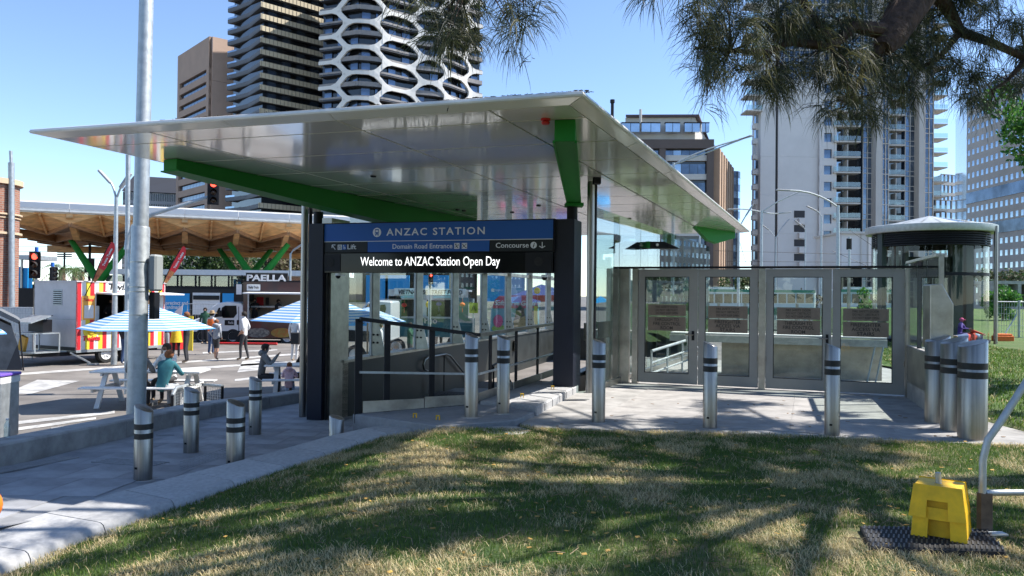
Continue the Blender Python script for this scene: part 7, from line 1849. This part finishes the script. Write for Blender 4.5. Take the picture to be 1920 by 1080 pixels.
# pinkish low wing between tower and kiosk
t = thing('beige_podium', 'low beige podium building behind the traffic light left of the kiosk', 'building', (*plan(1600,120),GZ)); fbox(t, 'wall', 1578,437,1634,500, 120, 10, gw_); 
for x in (1615,1628): fbox(t, 'drain_pipe', x,437,x+1.2,500, 119.7,.3, pale)
fbox(t, 'roof_edge', 1577,434,1635,438, 119.5,11, pale)
# glassy block between towers
t = thing('glass_office_block', 'distant glass office block between the grey tower and the beige block', 'building', (*plan(1778,240),GZ))
for (x0,x1,y0,Yb) in ((1762,1812,326,250),(1742,1812,374,240)):
    a, b = plan(x0,Yb), plan(x1,Yb+4); zt_ = za(1780,y0,Yb); body(t, [a,b,b+Vector((2,20)),a+Vector((2,20))], GZ, zt_-.4, wind); facade(t, a, b, za(1780,505,Yb), zt_, 7, 9 if y0 < 350 else 6, .85, .7, pale, wing, .4)
# beige office block at right border
BB = 208; a, b = plan(1812,BB), plan(1990,BB-38)
bb = mat('beige_precast', (.64,.58,.52), .75, nz=(.15,.06), bump=(.5,.1,.1))
t = thing('beige_office_block', 'beige precast office block with rows of small square windows at the right border', 'building', (*a,GZ))
zt_ = za(1812,175,BB); body(t, [a,b,b+Vector((14,30)),a+Vector((14,30))], GZ, zt_-.5, wind)
d = b-a
nR = 19; facade(t, a, b, GZ, zt_, 18, nR, .52, .46, bb, wing, .14, name='window', skip=lambda r_, c: False)
for yb_ in (374, 436):
    zc = za(1812,yb_,BB); n_ = Vector((d.y,-d.x)).normalized(); q0, q1 = a+n_*.2, b+n_*.2; s = MB(); s.ext([(*q0,zc-1.3),(*q1,zc-1.3),(*q1,zc+1.6),(*q0,zc+1.6)], (n_.x*.1,n_.y*.1,0)); part('dark_glass_band', s, winb, t, world=True)
# low dark garages at far right
t = thing('concrete_bays', 'row of concrete bays with dark openings behind the mesh fence', 'building', (*plan(1900,60),1)); 
fbox(t, 'roof_slab', 1862,527,1990,533, 60,6, M['concrete']); fbox(t, 'back_wall', 1862,533,1990,575, 62,.3, M['rubber'])
for x in (1862,1884,1909,1936,1960): fbox(t, 'concrete_pier', x,533,x+6,575, 60,2, M['concrete'])
for x in (1868,1890,1915): fbox(t, 'brown_door', x,535,x+18,575, 61.5,.2, mat('door_brown', (.05,.03,.03), .6) if 'door_brown' not in bpy.data.materials else bpy.data.materials['door_brown'])
# tram behind the fire doors
for x0, x1, Yt_, lab in ((1318,1530,58,'green and white tram behind the second and third fire doors'),(1575,1700,62,'green and white tram behind the rightmost fire door')):
    t = thing('tram', lab, 'tram', (xa((x0+x1)/2,Yt_),Yt_,-.9)); fbox(t, 'body', x0,543,x1,590, Yt_,2.5, mat('tram_white', (.55,.60,.58), .4) if 'tram_white' not in bpy.data.materials else bpy.data.materials['tram_white'], .1)
    fbox(t, 'green_band', x0+1,543,x1-1,548, Yt_-.03,.05, mat('tram_green', (.05,.22,.14), .4) if 'tram_green' not in bpy.data.materials else bpy.data.materials['tram_green']); fbox(t, 'green_band', x0+1,578,x1-1,590, Yt_-.03,.05, bpy.data.materials['tram_green'])
    x = x0+6
    while x < x1-16: fbox(t, 'window', x,551,x+14,568, Yt_-.04,.05, wind); x += 17
    fbox(t, 'roof_unit', x0+20,538,x0+60,543, Yt_+.3,1.5, M['galv'])
# ================================================================ vegetation
def leaf_cloud(centers, n, size, mats, mi=None, squash=1.0, name='foliage', dens=None):
    V = []; k = len(centers); c = np.array([[*q[:3]] for q in centers]); r_ = np.array([q[3] for q in centers])
    w_ = r_**2; w_ = w_/w_.sum(); pick = rng.choice(k, n, p=w_)
    u = rng.normal(size=(n,3)); u /= np.linalg.norm(u,axis=1)[:,None]; rad = r_[pick]*rng.uniform(.55,1.05,n)
    P = c[pick]+u*rad[:,None]*np.array([1,1,squash])
    a = rng.normal(size=(n,3)); a /= np.linalg.norm(a,axis=1)[:,None]; b = np.cross(a, rng.normal(size=(n,3))); b /= np.linalg.norm(b,axis=1)[:,None]
    sz = size*rng.uniform(.6,1.4,n)[:,None]
    Q = np.stack([P-a*sz, P-b*sz*.5, P+a*sz, P+b*sz*.5], 1).reshape(-1,3)
    me = bpy.data.meshes.new(name); me.vertices.add(4*n); me.vertices.foreach_set('co', Q.astype(np.float32).ravel())
    me.loops.add(4*n); me.loops.foreach_set('vertex_index', np.arange(4*n,dtype=np.int32)); me.polygons.add(n)
    me.polygons.foreach_set('loop_start', (np.arange(n)*4).astype(np.int32)); me.polygons.foreach_set('loop_total', np.full(n,4,np.int32))
    me.polygons.foreach_set('material_index', rng.integers(0,len(mats),n).astype(np.int32))
    for m_ in mats: me.materials.append(m_)
    me.update(calc_edges=True); return me
lf = [mat('leaf_a', (.035,.075,.02), .6, tl=.3), mat('leaf_b', (.06,.11,.025), .6, tl=.3), mat('leaf_c', (.022,.05,.015), .6, tl=.3)]
lo = [mat('leaf_olive', (.13,.12,.05), .7, tl=.2), mat('leaf_olive2', (.09,.085,.04), .7, tl=.2), mat('twig_tone', (.10,.07,.045), .8)]
lb = [mat('leaf_bright', (.06,.17,.02), .5, tl=.4), mat('leaf_bright2', (.03,.11,.02), .5, tl=.4)]
def tree(label, base, H, crown, n, size, mats, name='tree', group=None, tr=.2):
    t = thing(name, label, 'tree', base, 0, group); s = MB(); s.tube([(0,0,0),(.1,0,H*.35),(0,.1,H*.7)], [tr,tr*.75,tr*.3], 8)
    for k in range(5):
        a = k*1.26; s.tube([(0.05,0,H*.3+k*.1),(math.cos(a)*H*.2,math.sin(a)*H*.2,H*.62)], [tr*.4,tr*.12], 5)
    part('trunk', s, M['wood'], t, smooth=True)
    me = leaf_cloud(crown, n, size, mats); o = part('crown', me, None, t); o['kind'] = 'stuff'
    return t
def crown_fill(w_, h, d, z0, k, r_): return [(random.uniform(-w_/2,w_/2)*(1-.3*j/k), random.uniform(-d/2,d/2), z0+random.uniform(0,h), r_*random.uniform(.6,1.2)) for j in range(k)]
tree('dense dark green ivy-covered tree mass behind the timber pavilion', (xa(365,72),72,-1), 7, crown_fill(13,3.5,5,2.2,46,1.2), 15000, .17, lf, 'evergreen_tree')
tree('sparse olive brown tree behind the food truck sign', (xa(515,70),70,-1), 6.5, crown_fill(8,3.6,4,2.0,26,1.0), 5500, .14, lo, 'sparse_tree')
tree('small far tree left of the pavilion column', (xa(168,90),90,-1), 4, crown_fill(4,2.5,3,1.2,14,.9), 2500, .16, lf, 'small_tree')
tree('low far bushes between the brick tower and the palms', (xa(70,95),95,-1), 4.2, crown_fill(9,1.6,3,2.4,16,.9), 2500, .16, lf, 'small_tree')
tree('small green tree beside the slim glass tower', (xa(1385,110),110,-1), 6.5, crown_fill(5,2,3,3.2,12,.9), 2200, .18, [lo[0],lf[1]], 'small_tree')
tree('green shrub seen through the leftmost fire door', (xa(1272,34),34,-1), 3.5, crown_fill(1.0,2.6,1,.6,12,.35), 2000, .07, lb, 'green_shrub', tr=.06)
tree('dark tree seen through the upper left of the first fire door', (xa(1222,44),44,-1), 4, crown_fill(1.6,2.6,1,1.4,10,.6), 1800, .1, lf, 'small_tree', tr=.1)
tree('green shrub seen through the rightmost fire door', (xa(1620,40),40,-1), 3.5, crown_fill(.8,2.4,1,1.0,10,.3), 1500, .07, lb, 'green_shrub', tr=.06)
tree('bright green shrub between the kiosk and the concrete bays', (xa(1880,40),40,gz(xa(1880,40),40)), 2.3, crown_fill(1.8,1.3,1,.2,14,.35), 2400, .08, lb, 'green_shrub', tr=.05)
tree('green tree behind the concrete bays at the right', (xa(1888,75),75,1), 4, crown_fill(5,1.0,3,2.0,14,.8), 3000, .14, [lf[0],lo[1]], 'small_tree')
tree('bare reddish tree seen over the tram through the third fire door', (xa(1517,70),70,-1), 3.4, crown_fill(1.4,1.6,1,1.6,8,.4), 700, .09, [lo[2],lo[0]], 'sparse_tree', tr=.08)
# palms
def palm(label, px, py, Y, H, n=26):
    zt_ = za(px,py,Y); b = (xa(px,Y),Y,-1); t = thing('palm_tree', label, 'tree', b, 0, 'palm trees at the left'); hh = zt_+1
    s = MB(); s.tube([(0,0,0),(0,0,hh)], [.4,.32], 10); part('trunk', s, M['wood'], t, smooth=True)
    s = MB()
    for k in range(n):
        a = 2*math.pi*k/n+random.random()*.3; el = random.uniform(-.2,1.2); L = H*random.uniform(.8,1.1); prev = None
        for j in range(7):
            f = j/6; r_ = L*f*math.cos(el*(1-f*.5)); z = hh+L*(math.sin(el)*f-.75*f*f); p = Vector((r_*math.cos(a), r_*math.sin(a), z))
            if prev is not None:
                d = (p-prev); sd_ = Vector((-math.sin(a),math.cos(a),0))*(.35*H/2.4*(1-f*.6))
                for q in range(2):
                    m_ = prev.lerp(p,q/2)
                    for sg_ in (-1,1): s.add([m_, m_+sd_*sg_+d*.5-Vector((0,0,.15)), m_+d*.3], [(0,1,2)])
            prev = p
    part('fronds', s, lf[1], t, fix=False, kind='stuff')
palm('larger palm tree just right of the far left traffic lights', 116,505,80, 2.5)
palm('smaller palm tree left of the red feather flag', 152,510,90, 2.0)
palm('low palm tree crown close to the signal box', 140,506,95, 1.8)
# broad-leaved tree at the right border
t = thing('leafy_tree', 'bright green broad-leaved tree reaching in at the right border', 'tree', (10.35,14,gz(10.35,14)))
s = MB(); s.tube([(0,0,-.1),(.1,0,2.2),(0,.1,4.8)], [.16,.13,.06], 12); 
for k in range(6): a = k*1.05; s.tube([(0.05,0,2+k*.3),(math.cos(a)*1.1,math.sin(a)*1.1,4+k*.2)], [.07,.02], 6)
part('trunk', s, M['wood'], t, smooth=True)
lc = [(random.uniform(-1.15,2.0), random.uniform(-1.2,1.2), random.uniform(3.9,5.5), random.uniform(.22,.42)) for _ in range(60)]
me = leaf_cloud(lc, 15000, .05, lb); o = part('crown', me, None, t); o['kind'] = 'stuff'

# the wooded park behind the camera, mirrored in the steel and the canopy
cc = []
for k in range(16):
    x = -45+k*6+random.uniform(-2,2); y = random.uniform(-34,-22)
    for _ in range(16): cc.append((x+random.uniform(-3.2,3.2), y+random.uniform(-2,2), random.uniform(2.4,9.5), random.uniform(.9,1.7)))
me = leaf_cloud(cc, 26000, .38, lf, name='tree_belt'); tbm = bpy.data.objects.new('tree_belt', me); link(tbm); tbm['kind'] = 'stuff'; tbm['category'] = 'trees'; tbm['label'] = 'belt of dark park trees behind the lawn'
# ================================================================ the overhanging casuarina
bark = mat('bark', (.085,.048,.034), .9, nz=(14,.5), bump=(22,.9,.03))
nd = [mat('needle_a', (.06,.07,.028), .6, tl=.35), mat('needle_b', (.125,.12,.05), .65, tl=.4), mat('needle_c', (.025,.032,.016), .6, tl=.25)]
TB = Vector((8.6,7.3,.0))
ct = thing('casuarina_tree', 'tall casuarina with drooping needle foliage overhanging the lawn from the right', 'tree', tuple(TB))
s = MB(); s.tube([TB+Vector((0,0,-.2)), TB+Vector((-.1,.1,1.5)), TB+Vector((-.5,.2,3.6)), TB+Vector((-1.2,.1,5.6)), TB+Vector((-1.6,-.1,8.0))], [.36,.30,.26,.2,.1], 18); part('trunk', s, bark, ct, world=True, smooth=True)
BR = []    # (points, radii)
def br(pts, radii): BR.append(([Vector(p) for p in pts], radii))
# branches in view (given along sight lines at their own distances)
br([TB+Vector((-1.0,.1,5.0)), at(1800,-160,6.6), at(1735,-30,6.2), at(1695,25,6.0), at(1668,70,5.9), at(1655,92,5.85)], [.16,.15,.145,.14,.12,.07])
br([at(1668,60,5.9), at(1600,50,5.8), at(1560,88,5.7), at(1480,78,5.6), at(1440,98,5.5), at(1370,95,5.4), at(1320,92,5.35)], [.07,.045,.035,.03,.02,.014,.006])
br([at(1740,-30,6.2), at(1780,20,6.4), at(1800,60,6.5), at(1860,80,6.6), at(1925,110,6.7), at(1990,100,6.8)], [.07,.05,.045,.035,.03,.02])
br([at(1560,88,5.7), at(1530,40,5.6), at(1490,-20,5.6), at(1440,-120,5.8)], [.035,.03,.03,.03])
br([at(1655,85,5.85), at(1620,130,5.9), at(1590,190,6.0)], [.04,.02,.008])
br([at(1800,60,6.5), at(1760,110,6.4), at(1720,130,6.4), at(1690,170,6.3)], [.03,.02,.012,.006])
br([at(1925,110,6.7), at(1890,150,6.6), at(1860,170,6.6)], [.03,.015,.006])
br([TB+Vector((-1.3,.1,5.9)), at(1500,-260,5.6), at(1200,-200,5.2), at(950,-120,5.0), at(860,-60,4.9)], [.12,.08,.05,.03,.015])
br([at(1300,-210,5.3), at(1230,-90,5.2), at(1215,-30,5.2)], [.04,.02,.01])
for pts, rr_ in BR:
    s = MB(); s.tube(pts, rr_, 10 if rr_[0] > .05 else 6); part('branch', s, bark, ct, world=True, smooth=True)
# overhead limbs outside the picture carry the rest of the crown
limbs = []
for k in range(32):
    a = R(100+ k*17) if k < 15 else R(52+(k-15)*8) if k < 25 else R(160+(k-25)*8); L = (random.uniform(3.0,6.8) if k < 15 else random.uniform(3.6,7.8)) if k < 25 else random.uniform(7.5,10.5); z0 = 5.4+random.random()*1.8
    st_ = TB+Vector((-1.0,.1,z0)); e = st_+Vector((math.cos(a)*L, math.sin(a)*L*.8, random.uniform(-.2,1.0)))
    m_ = (st_+e)/2+Vector((0,0,.5))
    # keep them above what the camera sees
    for q in (m_, e):
        lim = CAMZ+max(q.y,.5)*(545/1450)+1.15
        if q.y > .3 and q.z < lim: q.z = lim
    limbs.append([st_, m_, e]); s = MB(); s.tube([st_, m_, e], [.1,.06,.015], 8); part('branch', s, bark, ct, world=True, smooth=True)
def needles(anchors, n, L0, L1, wid, spread=.5, droop=.9):
    """anchors: (point, radius, weight); thin drooping filaments in tufts"""
    P = np.array([list(a[0]) for a in anchors]); rad = np.array([a[1] for a in anchors]); w_ = np.array([a[2] for a in anchors], float); w_ /= w_.sum()
    ntuft = max(1, n//9); ti = rng.choice(len(P), ntuft, p=w_)
    tc = P[ti]+rng.normal(size=(ntuft,3))*rad[ti][:,None]*.5
    td = rng.normal(size=(ntuft,3))*np.array([1,1,.5])+np.array([0,0,-droop*.8]); td /= np.linalg.norm(td,axis=1)[:,None]
    idx = np.repeat(np.arange(ntuft), 9); n = len(idx)
    base = tc[idx]+rng.normal(size=(n,3))*.018
    d = td[idx]+rng.normal(size=(n,3))*spread; d /= np.linalg.norm(d,axis=1)[:,None]
    L = rng.uniform(L0,L1,n)[:,None]
    p0 = base; p1 = p0+d*L*.4; d2 = d*.75+np.array([0,0,-droop*.55]); d2 /= np.linalg.norm(d2,axis=1)[:,None]; p2 = p1+d2*L*.35; d3 = d2*.7+np.array([0,0,-droop*.7]); d3 /= np.linalg.norm(d3,axis=1)[:,None]; p3 = p2+d3*L*.3
    sd_ = np.cross(d, rng.normal(size=(n,3))); sd_ /= np.linalg.norm(sd_,axis=1)[:,None]; sd_ = sd_*wid/2
    V = np.stack([p0-sd_,p0+sd_,p1-sd_,p1+sd_,p2-sd_*.8,p2+sd_*.8,p3], 1).reshape(-1,3)
    b = np.arange(n)*7
    F_ = np.stack([b,b+1,b+3,b+2, b+2,b+3,b+5,b+4, b+4,b+5,b+6], 1).ravel()
    me = bpy.data.meshes.new('needles'); me.vertices.add(len(V)); me.vertices.foreach_set('co', V.astype(np.float32).ravel())
    me.loops.add(len(F_)); me.loops.foreach_set('vertex_index', F_.astype(np.int32))
    st = np.stack([np.arange(n)*11, np.arange(n)*11+4, np.arange(n)*11+8],1).ravel(); tot = np.tile([4,4,3], n)
    me.polygons.add(3*n); me.polygons.foreach_set('loop_start', st.astype(np.int32)); me.polygons.foreach_set('loop_total', tot.astype(np.int32))
    mi = rng.choice(3, ntuft, p=[.45,.3,.25])[idx]; me.polygons.foreach_set('material_index', np.repeat(mi,3).astype(np.int32))
    for m_ in nd: me.materials.append(m_)
    me.update(calc_edges=True); me.transform(WI[ct.name]); return me
# tufts in view: pixel blobs (x, y, radius px, distance, weight)
blobs = [(1340,120,45,5.4,1.6),(1330,60,35,5.4,1.0),(1380,80,55,5.5,1.6),(1370,20,50,5.6,1.6),(1440,30,60,5.6,1.8),(1500,60,60,5.7,2.0),(1470,120,55,5.7,1.8),(1460,170,35,5.7,1.1),(1500,20,70,5.8,2),(1570,30,60,5.9,2),(1610,110,50,5.9,1.5),(1590,170,45,5.9,1.3),(1560,130,45,5.8,1.2),(1620,200,35,6,.9),
 (1700,150,55,6.3,1.6),(1680,110,50,6.2,1.4),(1740,90,60,6.4,1.8),(1790,50,70,6.5,2.4),(1830,110,60,6.6,2.2),(1880,60,70,6.7,2.6),(1900,140,55,6.7,2),(1840,170,40,6.6,1.1),(1760,150,45,6.4,1.1),(1660,-10,80,6.2,1.5),(1750,0,90,6.4,2.6),(1860,0,90,6.6,3),(1330,195,12,5.4,.25),(1400,150,35,5.5,.9),(1310,20,30,5.4,.7),
 (850,20,45,4.9,1.5),(830,60,40,4.9,1.2),(870,80,28,4.9,.7),(930,20,50,4.95,1.0),(960,70,35,5.0,.7),(990,20,30,5.0,.5),(1215,-10,28,5.2,.5),(790,10,25,4.9,.4),(1700,40,60,6.3,.8),(1650,150,40,6,.9),(1690,190,25,6.2,.5),(1560,210,22,5.9,.4),(1860,215,14,6.6,.2)]
anch = []
for px, py, pr, Y, w_ in blobs:
    for _ in range(9):
        a = random.uniform(0,6.28); r_ = pr*math.sqrt(random.random())*.85
        c = at(px+r_*math.cos(a), py-10+r_*math.sin(a), Y+random.uniform(-.35,.35)); anch.append((c, .07, w_*random.uniform(.3,1.6)))
# twigs linking the tufts
s = MB(); rs = random.Random(3)
allb = [p for pts, _ in BR for p in pts]
for c, _, w_ in anch[::2]:
    b_ = min(allb, key=lambda q: (q-c).length); m_ = (b_+c)/2+Vector((rs.uniform(-.08,.08),rs.uniform(-.08,.08),rs.uniform(.0,.12)))
    if (b_-c).length < 1.7: s.tube([b_,m_,c], [.008,.005,.002], 4)
part('twigs', s, bark, ct, world=True, kind='stuff')
o = part('needles', needles(anch, 17000, .12, .30, .0040, .34, .8), None, ct); o['kind'] = 'stuff'
anch2 = []
for li_, (st_, m_, e) in enumerate(limbs):
    for k in range(9):
        f = random.uniform(.3,1.05); p = (st_.lerp(m_,f*2) if f < .5 else m_.lerp(e,(f-.5)*2))+Vector((random.uniform(-.9,.9),random.uniform(-.9,.9),random.uniform(-.2,.7)))
        lim = CAMZ+max(p.y,0)*(550/1450)+.75
        if p.y > .2 and p.z < lim: p.z = lim+random.random()*.3
        anch2.append((p, .27, random.uniform(.2,1.8)*(2.2 if 15 <= li_ < 25 else .6)))
o = part('needles', needles(anch2, 50000, .18, .42, .017, .5, .8), None, ct); o['kind'] = 'stuff'
